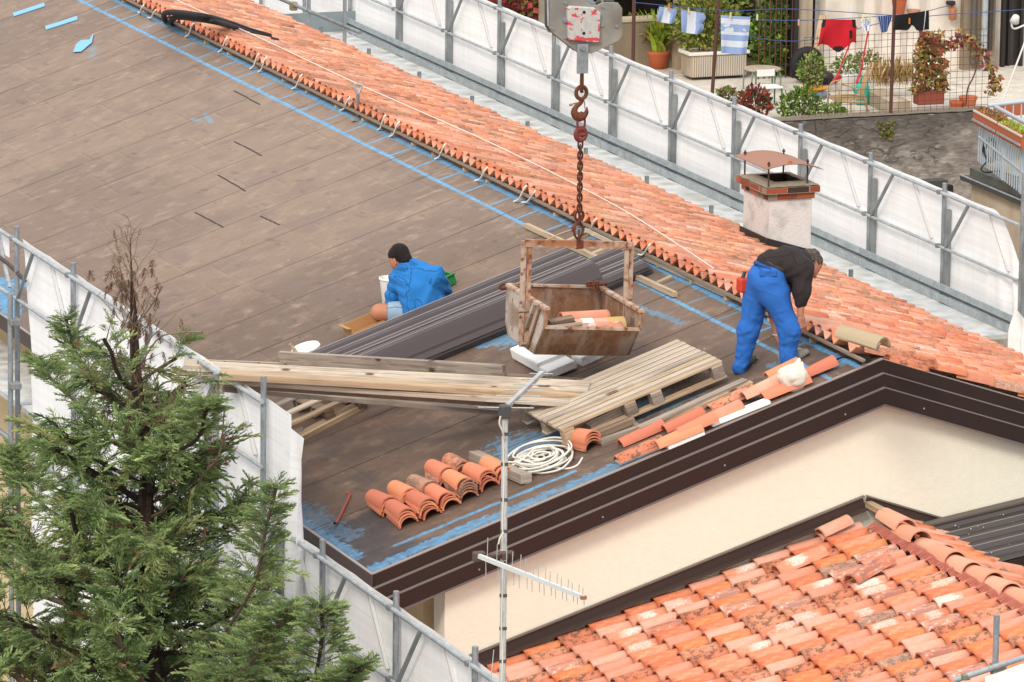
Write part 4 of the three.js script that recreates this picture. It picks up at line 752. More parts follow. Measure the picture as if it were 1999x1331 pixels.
// ---------------------------------------------------------------- ribbed sheets stacked on the slope
{
  const sheetM = std(0x463c3d, 0.4, { metalness: 0.2 }), under = std(0x3a3234, 0.5, { metalness: 0.1 }), edgeM = std(0x9a9190, 0.4);
  const prof = (z0) => { const r = []; for (let i = 0; i < 4; i++) { const z = z0 + i * 0.2; r.push([z, 0.0], [z + 0.03, 0.042], [z + 0.115, 0.042], [z + 0.145, 0]); } return r; };
  const ORD = ['first', 'second', 'third', 'fourth', 'fifth', 'sixth', 'seventh', 'eighth', 'ninth', 'tenth', 'eleventh', 'twelfth', 'thirteenth', 'fourteenth', 'fifteenth', 'sixteenth'];
  const mk = (u0, u1, h, z0, lab, grp, flank) => {
    const c = (u0 + u1) / 2, t = thing('roof_sheet', lab, 'metal sheet', Lp(c, h, z0 + 0.4), grp, qL(0));
    const r = prof(-0.4), x0 = -(u1 - c), x1 = -(u0 - c), row = (x) => r.map(([zz, hh]) => [x, hh, zz]);
    part(t, 'sheet', boxUV(quadStrip([row(x0), row(x1)].map((a) => a))), sheetM);
    part(t, 'fold', [...[1, 5, 9, 10, 13].map((i) => bar([x0, r[i][1] + 0.0015, r[i][0]], [x1, r[i][1] + 0.0015, r[i][0]], 0.011, 0.004))], edgeM);
    const hang = flank; part(t, 'side_flange', boxUV(smoothSurf(60, 2, (a, b) => [lerp(x0, x1, a), lerp(0.0, -hang, b), 0.33 + 0.012 * b + 0.0015 * Math.sin(a * 60 + h * 80)])), under);
    return t;
  };
  for (let i = 0; i < 5; i++) mk(0.27 + 0.012 * i + (i === 3 ? 0.03 : 0), 3.0 + 0.01 * i, 0.012 + 0.019 * i, -5.02 + 0.012 * i, i === 4 ? 'dark brown ribbed sheet, topmost of the longer sheets under the stack' : 'dark brown ribbed metal sheet, ' + ORD[i] + ' from the bottom of the long lower stack', 'lower ribbed sheets', 0.03);
  for (let i = 0; i < 6; i++) mk(0.72 + 0.015 * Math.sin(i * 3), 3.34 + 0.012 * i, 0.115 + 0.02 * i, -5.06 - 0.012 * i, i === 5 ? 'dark brown ribbed metal sheet on the very top of the stack behind the skip' : 'dark brown ribbed metal sheet, ' + ORD[5 - i] + ' from the top of the short upper stack', 'upper ribbed sheets', i === 5 ? 0.2 : 0.035);
}

// ---------------------------------------------------------------- timber: planks, pallets, battens
const board = (a, b, w, h, mat, label, group, roll = 0) => single('plank', bar(a, b, w, h, roll, 0.004), mat, label, 'plank', group);
board([-4.86, -0.361, -3.198], [-3.518, -0.802, -4.767], 0.12, 0.045, wPale, 'short pale plank at the back of the long pile, left of the board on edge');
board([-3.539, -0.757, -4.749], [-2.324, -0.489, -2.491], 0.045, 0.17, wGrey, 'wide knotty board standing on edge on top of the plank pile', undefined, 0.15);
board([-4.92, -0.406, -3.206], [-1.941, -0.435, -1.55], 0.17, 0.045, wPale, 'longest pale plank across the top of the pile, its left end over the eave', undefined, 0.35);
board([-4.92, -0.259, -2.204], [-2.016, -0.487, -1.53], 0.13, 0.05, wWarm, 'warm yellow plank just below the longest pale one in the pile', undefined, 0.1);
board([-4.88, -0.336, -2.353], [-1.994, -0.532, -1.39], 0.12, 0.042, wPale, 'pale plank in the middle of the pile with its end at the pallet', undefined, 0.1);
board([-4.83, -0.383, -2.398], [-2.087, -0.616, -1.691], 0.1, 0.042, wDark, 'dark weathered plank, second from the bottom of the pile', undefined, 0.06);
board([-4.84, -0.427, -2.448], [-2.415, -0.762, -2.315], 0.1, 0.042, wGrey, 'lowest weathered plank of the pile, nearest the camera', undefined, 0.1);
board([-4.92, -0.486, -3.402], [-2.95, -0.74, -3.614], 0.16, 0.04, wDark, 'dark plank end jutting out at the far left below the pale plank');
board([-4.88, -0.432, -2.941], [-2.846, -0.758, -3.39], 0.14, 0.04, wGrey, 'short grey plank end jutting out under the dark one at the left');
board([-2.138, -0.606, -2.931], [-1.722, -0.5, -2.077], 0.1, 0.035, wDark, 'thin dark board behind the right end of the plank pile');
board([-2.251, -0.581, -2.695], [-1.871, -0.475, -1.841], 0.12, 0.03, wGrey, 'grey board lying between the pile and the white foam block');
board([-3.836, -1.245, -3.711], [-3.097, -0.999, -3.914], 0.12, 0.045, wWarm, 'single plank lying on the membrane beside the hanging net');
board([-1.885, -0.596, -0.556], [-0.888, -0.264, -0.605], 0.07, 0.045, wWarm, 'long thin plank in front of the big pallet, the nearer of two');
board([-1.907, -0.556, -0.536], [-0.927, -0.245, -0.652], 0.08, 0.03, wGrey, 'long weathered plank in front of the big pallet, the farther of two');

function pallet(t, L, Wd, nb, H, mTop, mLow) {   // long side along x, centred at its base
  const bw = Wd / nb;
  for (let i = 0; i < nb; i++) part(t, 'top_board', box(L + rr(-0.01, 0.01), 0.02, bw - 0.028, rr(-0.005, 0.005), H - 0.01 + rr(-0.001, 0.001), -Wd / 2 + bw * (i + 0.5), 0.003), pick(mTop));
  for (const x of [-L / 2 + 0.06, -0.12, 0.12, L / 2 - 0.06]) { part(t, 'cross_board', box(0.1, 0.018, Wd - 0.01, x, H - 0.03, 0, 0.002), pick(mLow)); for (const z of [-Wd / 2 + 0.05, 0, Wd / 2 - 0.05]) part(t, 'block', box(0.1, H - 0.062, 0.1, x, (H - 0.062) / 2 + 0.02, z, 0.004), pick(mLow)); }
  for (const z of [-Wd / 2 + 0.05, 0, Wd / 2 - 0.05]) part(t, 'bottom_board', box(L, 0.02, 0.1, 0, 0.011, z, 0.003), pick(mLow));
}
{
  const a = [-1.582, -0.505, -1.625], t = thing('pallet', 'large pale slatted pallet lying on the slope near the crane skip', 'pallet', Lp(1.775, 0.055, -1.355), undefined, qL(0.02));
  pallet(t, 1.5, 0.95, 9, 0.15, [wPale, wPale, wBatten, wPale], [wPale, wGrey, wWarm]);
  const t2 = thing('pallet', 'broken weathered pallet with open slats half under the plank pile', 'pallet', Lp(3.62, 0.02, -4.15), undefined, qL(0.1));
  for (const [z, m] of [[-0.3, wGrey], [0.02, wPale], [0.3, wWarm]]) part(t2, 'slat', box(0.75, 0.022, 0.085, 0, 0.125, z, 0.003), m);
  for (const x of [-0.3, 0.02, 0.33]) { part(t2, 'cross_board', box(0.09, 0.02, 0.7, x, 0.1, 0, 0.003), wDark); for (const z of [-0.3, 0.02, 0.3]) part(t2, 'block', box(0.09, 0.09, 0.09, x, 0.046, z, 0.004), pick([wDark, wGrey])); }
}
{ // short offcuts beneath and beside the pallet
  const L = [[[-2.205, -0.681, -0.815], [-1.838, -0.559, -0.806], 0.09, 0.08, wDark, 'dark short beam, nearest offcut in front of the pallet'], [[-2.174, -0.692, -0.7], [-1.868, -0.59, -0.642], 0.06, 0.06, wGrey, 'grey short batten lying in front of the dark short beam'], [[-2.15, -0.642, -1.011], [-1.829, -0.514, -1.032], 0.08, 0.07, wGrey, 'grey offcut pushed under the edge of the pallet'], [[-1.824, -0.576, -1.198], [-1.857, -0.587, -0.623], 0.05, 0.05, wDark, 'dark stub of timber pointing at the two thin planks'], [[-2.204, -0.692, -1.216], [-1.901, -0.57, -1.074], 0.07, 0.06, wDark, 'dark timber in the shade below the pallet']];
  for (const [a, b, w, h, m, lab] of L) single('timber_offcut', bar(a, b, w, h, 0, 0.005), m, lab, 'timber');
  single('timber_beam', bar([-2.945, -0.933, -1.551], [-2.873, -0.909, -0.541], 0.1, 0.085, 0, 0.006), wGrey, 'squared grey beam under the rope coil beside the stacked tiles', 'timber');
}
{ // battens laid out along the ridge
  const bt = [[[-0.465, -0.123, -6.853], [-0.408, -0.104, -3.424], 'long pale batten, the lower of two along the ridge'], [[-0.198, -0.029, -6.027], [-0.152, -0.014, -2.833], 'long pale batten, the upper of two along the ridge'], [[-0.413, -0.117, -5.981], [-0.199, -0.045, -5.987], 'short cross batten nearest the crane chain'], [[-0.429, -0.122, -5.364], [-0.268, -0.068, -5.375], 'short cross batten at the end of the ribbed sheets'], [[-0.373, -0.103, -3.92], [-0.231, -0.056, -3.938], 'short cross batten at the right end of the lower batten']];
  bt.forEach(([a, b, lab], i) => single('batten', bar(a, b, 0.05, i < 2 ? 0.045 : 0.03, 0, 0.003), i === 1 ? wPale : wBatten, lab, 'batten'));
}

// ---------------------------------------------------------------- tiles set out on the near slope
{
  const protoG = coppo(0.38, 0.068, 0.088, 0.014, 10); const proto = {};
  const clays = { n: [newClay, newClay2, newClay3], g: [clay[4][0], clay[2][0], clay[4][1]], m: [newClay, clay[5][0], newClay2], o: [newClay3, clay[0][2], newClay3] };
  const mkTile = (lab, grp, u, h, z, yaw, mat) => { const t = thing('roof_tile', lab, 'roof tile', Lp(u, h, z), grp, qL(yaw)); part(t, 'tile_body', protoG, mat); if (mat === clays.m[1]) part(t, 'lime_splash', coppo(0.1, 0.0735, 0.076, 0.012, 8, 0.9).translate(0.06, 0, 0), std(0xdcd4cc, 0.9)); return t; };
  // [u, z of the open front end, how many, kind, label of the top tile, words for those below]
  const stacks = [
    [4.012, -0.69, 4, 'n', 'leftmost stack of the front row'], [3.833, -0.66, 5, 'n', 'second stack of the front row'], [3.652, -0.69, 4, 'n', 'third stack of the front row'], [3.469, -0.7, 6, 'g', 'tall mixed stack, fourth of the front row'], [3.286, -0.74, 5, 'n', 'fifth stack of the front row'], [3.11, -0.78, 4, 'o', 'last stack of the front row beside the rope'],
    [4.03, -1.1, 4, 'n', 'leftmost stack of the back row'], [3.84, -1.1, 4, 'n', 'second stack of the back row'], [3.655, -1.13, 3, 'g', 'low grey stack, third of the back row'], [3.47, -1.16, 5, 'm', 'lime-splashed stack, fourth of the back row'], [3.3, -1.2, 4, 'g', 'pale stack, fifth of the back row'],
  ];
  for (const [u, z, n, k, where] of stacks) for (let i = 0; i < n; i++) {
    const top = i === n - 1;
    mkTile((top ? 'top clay tile of the ' : 'clay tile nested in the ') + where, top ? undefined : 'tiles in the ' + where, u + rr(-0.006, 0.006), 0.012 + 0.0235 * i, z - 0.38 + rr(-0.012, 0.012), -Math.PI / 2 + rr(-0.05, 0.05), k === 'g' ? (top && n > 4 ? newClay3 : pick(clays.g)) : pick(clays[k]));
  }
  for (let i = 0; i < 4; i++) mkTile(i === 3 ? 'top clay tile of the small stack under the pallet corner' : 'clay tile in the small stack under the pallet corner', i === 3 ? undefined : 'tiles under the pallet corner', 2.44 - 0.006 * i, 0.012 + 0.024 * i, -1.05, -Math.PI / 2 + 0.22, pick([newClay, clay[2][0], newClay2]));
  // odd tiles in a line beside the verge
  const odd = [
    [[2.375, 0.02, -0.116], 0.42, clay[2][1], 'clay tile crusted with brown lichen, lowest of the line beside the verge', 0.0], [[2.039, 0.03, -0.046], 0.4, newClay3, 'bright orange clay tile above the lichened one beside the verge', 0.02], [[1.831, 0.05, -0.061], 0.34, newClay, 'salmon clay tile overlapping the bright orange one by the verge', 0.02],
    [[2.19, -0, -0.493], 0.4, newClay2, 'red clay tile half hidden behind the white strip', 0.06], [[1.835, 0.01, -0.374], 0.36, newClay2, 'short red clay tile lying in front of the two thin planks', 0.04], [[1.595, 0.02, -0.164], 0.38, clay[1][1], 'pale clay tile beside the long white foam strip at the verge', 0.0],
    [[1.43, 0.03, -0.341], 0.42, clay[2][0], 'spotted old clay tile in the middle of the verge line', 0.1], [[1.155, 0.06, -0.239], 0.36, clay[1][0], 'pinkish clay tile beside the white bag', 0.05], [[1.029, 0.02, -0.148], 0.42, newClay, 'orange clay tile at the verge below the white bag', -0.02], [[0.826, 0.04, -0.503], 0.3, newClay3, 'orange broken tile behind the white bag', 0.0], [[0.589, 0.02, -0.264], 0.28, newClay2, 'dark red clay tile at the upper end of the verge line', 0.02],
  ];
  for (const [p, len, m, lab, yaw] of odd) { const t = thing('roof_tile', lab, 'roof tile', Lp(p[0], p[1] + 0.01, p[2]), undefined, qL(yaw)); part(t, 'tile_body', coppo(len, 0.068, 0.084, 0.014, 9), m); }
  // loose tiles above the ridge near the apex
  const t1 = thing('roof_tile', 'grey weathered tile lying across the ridge near the apex, the upper one', 'roof tile', [-0.783, 0.44, 0.887], undefined, new THREE.Quaternion().setFromEuler(new THREE.Euler(0, -1.05, -0.12, 'YZX'))); part(t1, 'tile_body', coppo(0.42, 0.085, 0.1, 0.016, 10), std(0xb3a184, 0.95, { bumpMap: fineBump, bumpScale: 0.004 }));
  const t2 = thing('roof_tile', 'grey weathered tile nested beneath the upper one near the apex', 'roof tile', [-0.651, 0.354, 0.604], undefined, new THREE.Quaternion().setFromEuler(new THREE.Euler(0, -1.02, -0.12, 'YZX'))); part(t2, 'tile_body', coppo(0.42, 0.085, 0.1, 0.016, 10), std(0x9c8b74, 0.95, { bumpMap: fineBump, bumpScale: 0.004 }));
  const t3 = thing('roof_tile', 'lichened clay tile lying against the verge just right of the apex', 'roof tile', [-0.101, 0.065, 0.288], undefined, qR(0.0)); part(t3, 'tile_body', coppo(0.36, 0.066, 0.08), clay[2][1]);
}

// ---------------------------------------------------------------- foam, bag, rope, crowbar, hose and the like
{
  const F = (pts, h, y0) => { const g = prism(pts, h, 0.006); g.rotateX(-Math.PI / 2); return g; };
  const t = thing('foam_block', 'white stepped foam block on the membrane below the skip', 'foam block', Lp(1.82, 0.02, -3.1), undefined, qL(0.0));
  part(t, 'foam_body', [box(0.27, 0.1, 0.66, 0, 0.05, -0.1, 0.012), box(0.27, 0.07, 0.22, 0, 0.035, 0.335, 0.012)], M.foam);
  const t2 = thing('foam_block', 'white foam block mostly hidden behind the bottom of the skip', 'foam block', Lp(1.46, 0.01, -2.78), undefined, qL(0.1)); part(t2, 'foam_body', prism([[-0.17, 0], [0.14, 0], [0.18, 0.04], [0.18, 0.065], [-0.17, 0.065]], 0.18, 0.008).translate(0, 0, -0.1), M.foam);
  const f = [[[-2.238, -0.724, -0.171], [-1.827, -0.587, -0.149], 0.16, 0.05, 'white foam strip at the lower end of the verge line'], [[-1.872, -0.602, -0.039], [-1.555, -0.497, -0.035], 0.1, 0.04, 'crumbled white foam strip between the orange tiles at the verge'], [[-1.47, -0.458, -0.101], [-0.97, -0.291, -0.074], 0.13, 0.03, 'long white foam strip in the middle of the verge line']];
  for (const [a, b, w, h, lab] of f) single('foam_strip', bar(a, b, w, h, 0, 0.008), M.foam, lab, 'foam strip');
  single('green_strip', bar([-1.561, -0.478, -0.085], [-1.359, -0.41, -0.101], 0.03, 0.008), std(0x3f6b4a, 0.8), 'thin green strip beside the long white foam strip', 'strip');
}
{ // crumpled white bag
  const p = [-0.726, -0.136, -0.147], g = fin(new THREE.IcosahedronGeometry(1, 24)), q = g.attributes.position;
  for (let i = 0; i < q.count; i++) { let x = q.getX(i), y = q.getY(i), z = q.getZ(i); const n = noise3(x * 1.6 + 5, y * 1.6, z * 1.6, 601), r = Math.abs(noise3(x * 2.2, y * 2.2 + 2, z * 2.2, 602) - 0.5) * 2, k = 0.86 + 0.4 * (n - 0.5) + 0.14 * r; const s = y > 0.2 ? lerp(1, 0.5, sstep(0.2, 0.95, y)) : 1; q.setXYZ(i, x * k * 0.135 * s + 0.05 * sstep(0.3, 1, y), (y * k) * 0.14 + 0.02, z * k * 0.11 * s); }
  const c = toCreasedNormals(g, 0.9); c.translate(...p); single('bag', boxUV(c), std(0xd9d4c8, 0.9, { bumpMap: weave, bumpScale: 0.003 }), 'crumpled off-white sack among the tiles at the verge, by the bending worker', 'bag');
  single('cable', tube([[-0.426, -0.131, -0.397], [-0.296, -0.086, -0.405], [-0.183, -0.048, -0.394], [-0.163, -0.042, -0.377], [-0.149, -0.037, -0.225], [-0.16, -0.04, -0.08]], 0.008, 40, 6), M.black, 'thin black cable across the primer at the apex', 'cable');
}
{ // coil of white rope
  const c = [2.749, -0, -0.862], pts = []; 
  for (let i = 0; i < 15 * 12; i++) { const a = i / 12 * 2 * Math.PI, k = Math.floor(i / 12), r = 0.16 + 0.085 * Math.sin(k * 2.7) + 0.012 * Math.sin(a * 3 + k), cx = 0.035 * Math.sin(k * 1.9), cz = 0.05 * Math.cos(k * 2.3), e = 1 + 0.12 * Math.sin(k * 1.3); pts.push(Lp(c[0] + cx + r * Math.cos(a) * e, 0.012 + 0.0055 * k + 0.02 * Math.max(0, Math.sin(a * 2 + k * 1.1)), c[2] + cz + r * 1.32 * Math.sin(a))); }
  pts.push(Lp(c[0] - 0.06, 0.012, c[2] + 0.36), Lp(c[0] - 0.14, 0.012, c[2] + 0.4), Lp(c[0] - 0.25, 0.012, c[2] + 0.28));
  single('rope_coil', tube(pts, 0.0085, 900, 6), std(0xdcd8ce, 0.9), 'loose coil of white rope on the primer in front of the pallet', 'rope');
  single('crowbar', tube([[-3.911, -1.27, -1.939], [-3.9, -1.267, -1.92], [-3.91, -1.281, -1.89], [-4.027, -1.32, -1.682], [-4.16, -1.364, -1.452], [-4.198, -1.366, -1.381], [-4.232, -1.356, -1.333]], 0.012, 40, 8), std(0x9c4a3c, 0.6), 'red crowbar lying near the eave corner, left of the tile stacks', 'crowbar');
  const hs = thing('hose_pair', 'two black corrugated hoses lying over the tile edge at the far end', 'hose', Rp(0.1, 0.2, -18));
  for (const [o, r] of [[0, 0.032], [0.1, 0.03]]) wpart(hs, 'hose', tube([[-0.144, -0.048, -18.804], [-0.388, 0.166, -18.051], [-0.417, 0.241, -17.631], [-0.374, 0.335, -16.685], [0.321, 0.041, -17.927], [0.616, -0.079, -18.106], [0.856, -0.158, -18.151]].map((p) => [p[0] + o * 0.8, p[1] + o * 0.15 - (o ? 0.07 : 0), p[2] + o * 0.2]), r, 60, 8), M.rubber);
  const sh = thing('shovel', 'shovel handle with a grey grip standing at the tile edge', 'shovel', [-0.15, -0.05, -12.396]);
  wpart(sh, 'shaft', rod([-0.15, -0.05, -12.396], [-0.186, 0.201, -12.3], 0.016, 0.018), M.galvOld); wpart(sh, 'grip', [tube([[-0.186, 0.201, -12.3], [-0.219, 0.26, -12.3], [-0.224, 0.302, -12.3]], 0.013, 10, 6), tube([[-0.186, 0.201, -12.3], [-0.154, 0.257, -12.3], [-0.148, 0.288, -12.3]], 0.013, 10, 6), rod([-0.23, 0.302, -12.3], [-0.143, 0.287, -12.3], 0.014)], M.galvLight);
  wpart(sh, 'blade', bar([-0.175, -0.037, -12.326], [-0.208, -0.059, -12.216], 0.14, 0.004), M.galvOld);
  // taut cord over the tiles
  single('cord', tube([[0.304, 0.025, -19.805], [0.426, -0.015, -17.011], [0.463, -0.028, -14.285], [0.73, -0.117, -10.929], [0.566, -0.062, -7.391], [0.167, 0.071, -5.044], [-0.282, 0.22, -2.863]], 0.007, 40, 5), std(0xded6ca, 0.9), 'pale cord stretched along the tiled slope', 'cord');
  // white straps holding the edge tiles
  const S = [[[-0.309, 0.076, -19.127], [-0.205, -0.058, -19.614]], [[-0.29, 0.083, -18.734], [-0.216, -0.061, -19.217]], [[-0.223, 0.105, -17.584], [-0.228, -0.065, -17.821]], [[-0.199, 0.113, -16.501], [-0.217, -0.062, -16.707]], [[-0.211, 0.109, -15.396], [-0.232, -0.067, -15.586]], [[-0.203, 0.112, -15.167], [-0.22, -0.063, -15.35]], [[-0.212, 0.109, -13.998], [-0.222, -0.063, -14.243]], [[-0.204, 0.111, -12.54], [-0.188, -0.052, -12.832]], [[-0.21, 0.109, -11.453], [-0.206, -0.058, -11.655]], [[-0.209, 0.11, -11.051], [-0.216, -0.061, -11.281]], [[-0.204, 0.111, -9.754], [-0.216, -0.061, -9.975]], [[-0.242, 0.098, -8.519], [-0.236, -0.068, -8.821]], [[-0.236, 0.1, -7.51], [-0.254, -0.074, -7.736]], [[-0.243, 0.098, -7.255], [-0.216, -0.061, -7.625]], [[-0.221, 0.106, -5.786], [-0.181, -0.029, -6.07]], [[-0.215, 0.108, -4.518], [-0.222, -0.011, -4.735]]];
  const sm = std(0xe6e2da, 0.7);
  const nth = ['first', 'second', 'third', 'fourth', 'fifth', 'sixth', 'seventh', 'eighth', 'ninth', 'tenth', 'eleventh', 'twelfth', 'thirteenth', 'fourteenth', 'fifteenth', 'sixteenth']; let si = 0;
  for (const [a, b] of S) { const A = V(a), B = V(b), m = A.clone().lerp(B, 0.55).add(V(0.0, -0.035, 0)); single('tile_strap', tube([A.clone().add(V(0.02, 0.02, 0)).toArray(), a, m.toArray(), b], 0.0095, 14, 5), sm, nth[si++] + ' short white strap along the cut tile edge, counted from the far end', 'strap', 'white straps along the cut tile edge'); }
  // blue strips lying on the far membrane
  const bs = std(0x7fb8e2, 0.8), bar2 = (a, b, w) => { const A = V(a), B = V(b); return bar(a, b, w, 0.006, 0); };
  const strip = (a, b, w, lab) => { const A = [1.018, 0, -22.534]; const t = thing('blue_strip', lab, 'strip', LL(a), undefined, qL(0)); const d = [-(b[0] - a[0]), 0.014, b[2] - a[2]]; part(t, 'strip_body', bar([0, 0.014, 0], d, w, 0.008), bs); };
  strip([1.135, 0, -21.574], [0.77, -0, -21.492], 0.16, 'flat light blue strip lying on the membrane, uppermost on the left'); strip([1.084, 0, -20.441], [0.721, -0, -20.351], 0.16, 'flat light blue strip lying below the first one on the membrane');
  const tp = [[1.215, -0, -18.948], [1.093, -0, -19.217], [1.003, 0, -19.305], [0.939, -0, -19.193], [0.822, 0, -19.405], [0.956, -0, -19.045], [1.152, -0, -18.837]], ct = [1.071, 0, -19.091];
  const tt = thing('torn_sheet', 'torn light blue scrap on the far membrane', 'scrap', LL(ct), undefined, qL(0)); part(tt, 'scrap', prism(tp.map((p) => [-(p[0] - ct[0]), -(p[2] - ct[2])]), 0.006).rotateX(-Math.PI / 2).translate(0, 0.018, 0), bs);
}
// ---------------------------------------------------------------- buckets, box and tray round the sitting worker
{
  const bk = lathe([[0, 0], [0.095, 0], [0.12, 0.23], [0.128, 0.23], [0.128, 0.245], [0.114, 0.245], [0.09, 0.012], [0, 0.012]], 28);
  const t = thing('bucket', 'white plastic bucket hidden behind the elbow of the sitting worker', 'bucket', [-1.966, -0.654, -6.275]); part(t, 'bucket_body', bk, std(0xe9e7e2, 0.5));
  const c = [-2.966, -0.966, -5.678], t2 = thing('bucket', 'white tub behind the upright board of the plank pile', 'bucket', c); part(t2, 'bucket_body', lathe([[0, 0], [0.11, 0], [0.13, 0.1], [0.135, 0.1], [0.125, 0.12], [0.0, 0.125]], 28).rotateZ(0.3), std(0xecebe7, 0.5));
  single('stick', rod([-3.098, -0.905, -5.557], [-3.154, -0.818, -5.647], 0.016, 0.02), wWarm, 'wooden tool handle leaning on the white tub', 'tool handle');
  const bx = thing('cardboard_box', 'open brown cardboard box beside the knee of the sitting worker', 'box', Lp(2.5, 0, -5.84), undefined, qL(0.06)), cb = std(0xb68c5e, 0.9), cbi = std(0x9c6a3c, 0.9);
  part(bx, 'box_wall', box(0.32, 0.11, 0.008, 0, 0.055, -0.11), cb); part(bx, 'box_wall', box(0.32, 0.07, 0.008, 0, 0.035, 0.11), cb); part(bx, 'box_wall', box(0.008, 0.11, 0.22, -0.16, 0.055, 0), cb); part(bx, 'box_wall', box(0.008, 0.08, 0.22, 0.16, 0.04, 0), cb); part(bx, 'box_floor', box(0.31, 0.008, 0.21, 0, 0.012, 0), cbi); part(bx, 'flap', bar([-0.16, 0.11, 0], [-0.2, 0.125, 0.0], 0.22, 0.006), cb);
  const tr = thing('tray', 'green plastic tray beside the right hand of the sitting worker', 'tray', Lp(1.68, 0.0, -6.2), undefined, qL(0.15)), gm = std(0x1f7a3c, 0.5);
  part(tr, 'tray_body', [box(0.34, 0.012, 0.24, 0, 0.02, 0), box(0.34, 0.09, 0.014, 0, 0.06, 0.12, 0.004), box(0.34, 0.09, 0.014, 0, 0.06, -0.12, 0.004), box(0.014, 0.09, 0.24, 0.17, 0.06, 0, 0.004), box(0.014, 0.09, 0.24, -0.17, 0.06, 0, 0.004)], gm); part(tr, 'tray_rim', [box(0.37, 0.012, 0.03, 0, 0.11, 0.13, 0.004), box(0.37, 0.012, 0.03, 0, 0.11, -0.13, 0.004)], gm);
}
// ---------------------------------------------------------------- aerial mast in the foreground
{
  const D0 = 40.3, b = [-5.67, -0.59, 6.286], top = [-5.538, 1.236, 5.922];
  const an = thing('aerial_mast', 'slim grey aerial mast with two long aerials in front of the roof', 'aerial', [b[0], -9, b[2]]);
  const dir = V(top).sub(V(b)), foot = V(b).clone(); const alum = std(0xe2e2de, 0.5, { metalness: 0.1, map: galvMap }), dark = std(0x4b4a48, 0.6), yel = std(0xd2c9b8, 0.6);
  wpart(an, 'mast', rod([b[0], -9, b[2]], [b[0], b[1], b[2]], 0.025, 0.025, 12), alum); wpart(an, 'mast', rod(b, top, 0.0225, 0.0225, 12), alum);
  wpart(an, 'base_plate', box(0.4, 0.1, 0.4, b[0], -8.95, b[2], 0.01), greyConc);
  const on = (k) => V(b).add(dir.clone().multiplyScalar(k)).toArray();
  wpart(an, 'cable', tube([0.0, 0.1, 0.2, 0.3, 0.45, 0.6, 0.75, 0.9, 0.97].map((k) => { const p = on(k); return [p[0] - 0.016 + 0.006 * Math.sin(k * 20), p[1], p[2] + 0.024]; }), 0.006, 50, 5), yel);
  for (const k of [0.07, 0.19, 0.31, 0.43, 0.545, 0.66, 0.79, 0.9]) wpart(an, 'clip', rod(on(k), on(k + 0.012), 0.0265, 0.0265, 12), dark);
  // upper aerial seen nearly end on
  const u0 = V([-5.555, 1.247, 5.968]), u1 = V([-4.826, 1.199, 4.78]); wpart(an, 'boom', bar(u0.toArray(), u1.toArray(), 0.03, 0.03), alum);
  for (let i = 0; i < 7; i++) { const p = u0.clone().lerp(u1, 0.02 + i * 0.16), l = 0.19 - i * 0.018; wpart(an, 'element', rod([p.x - l * 0.95, p.y + 0.012 * l, p.z - l * 0.32], [p.x + l * 0.95, p.y - 0.012 * l, p.z + l * 0.32], 0.0045, 0.0045, 5), alum); }
  wpart(an, 'bracket', [box(0.07, 0.09, 0.08, ...[-5.549, 1.22, 5.944], 0.01)], dark); wpart(an, 'cable', tube([[-5.605, 1.206, 6.013], [-5.615, 1.158, 6.02], [-5.592, 1.099, 6.02], [-5.574, 1.045, 6.006]], 0.007, 16, 5), yel);
  // lower aerial, a long boom with upright elements
  const l0 = V([-5.904, 0.346, 6.422]), l1 = V([-5.51, 0.255, 7.36]); wpart(an, 'boom', bar(l0.toArray(), l1.toArray(), 0.022, 0.03), std(0xdcdedd, 0.45, { metalness: 0.25 }));
  for (let i = 0; i < 16; i++) { const k = 0.06 + 0.92 * Math.pow(i / 15, 0.8), p = l0.clone().lerp(l1, k), h = 0.145 - 0.085 * k, s = i % 2 ? 1 : -1; wpart(an, 'element', rod(p.clone().add(V(0, 0, 0.012)).toArray(), p.clone().add(V(0.003, s * h, 0.012)).toArray(), 0.003, 0.003, 5), alum); wpart(an, 'element', rod(p.clone().add(V(0.02, 0, -0.012)).toArray(), p.clone().add(V(0.022, -s * h, -0.012)).toArray(), 0.003, 0.003, 5), alum); }
  wpart(an, 'junction_box', [box(0.085, 0.07, 0.06, ...[-5.894, 0.335, 6.395], 0.012)], std(0x5c4840, 0.7)); wpart(an, 'boom_end', box(0.04, 0.025, 0.03, ...[-5.513, 0.255, 7.359], 0.004), std(0x9a6a52, 0.7));
  wpart(an, 'bracket', [rod([-5.77, 0.295, 6.265], [-5.557, 0.269, 6.134], 0.016), box(0.05, 0.05, 0.07, ...[-5.637, 0.274, 6.19], 0.008), box(0.04, 0.035, 0.05, ...[-5.563, 0.269, 6.132], 0.006)], std(0x5a453c, 0.65)); 
  wpart(an, 'cable', tube([[-5.672, 0.353, 6.18], [-5.66, 0.394, 6.176], [-5.628, 0.424, 6.159]], 0.007, 12, 5), yel);
  // the tip of a further aerial just below
  wpart(an, 'element', [rod([-5.987, -0.169, 6.944], [-6.02, -0.38, 6.98], 0.003), rod([-6.106, -0.237, 6.805], [-6.123, -0.408, 6.837], 0.003)], alum);
}

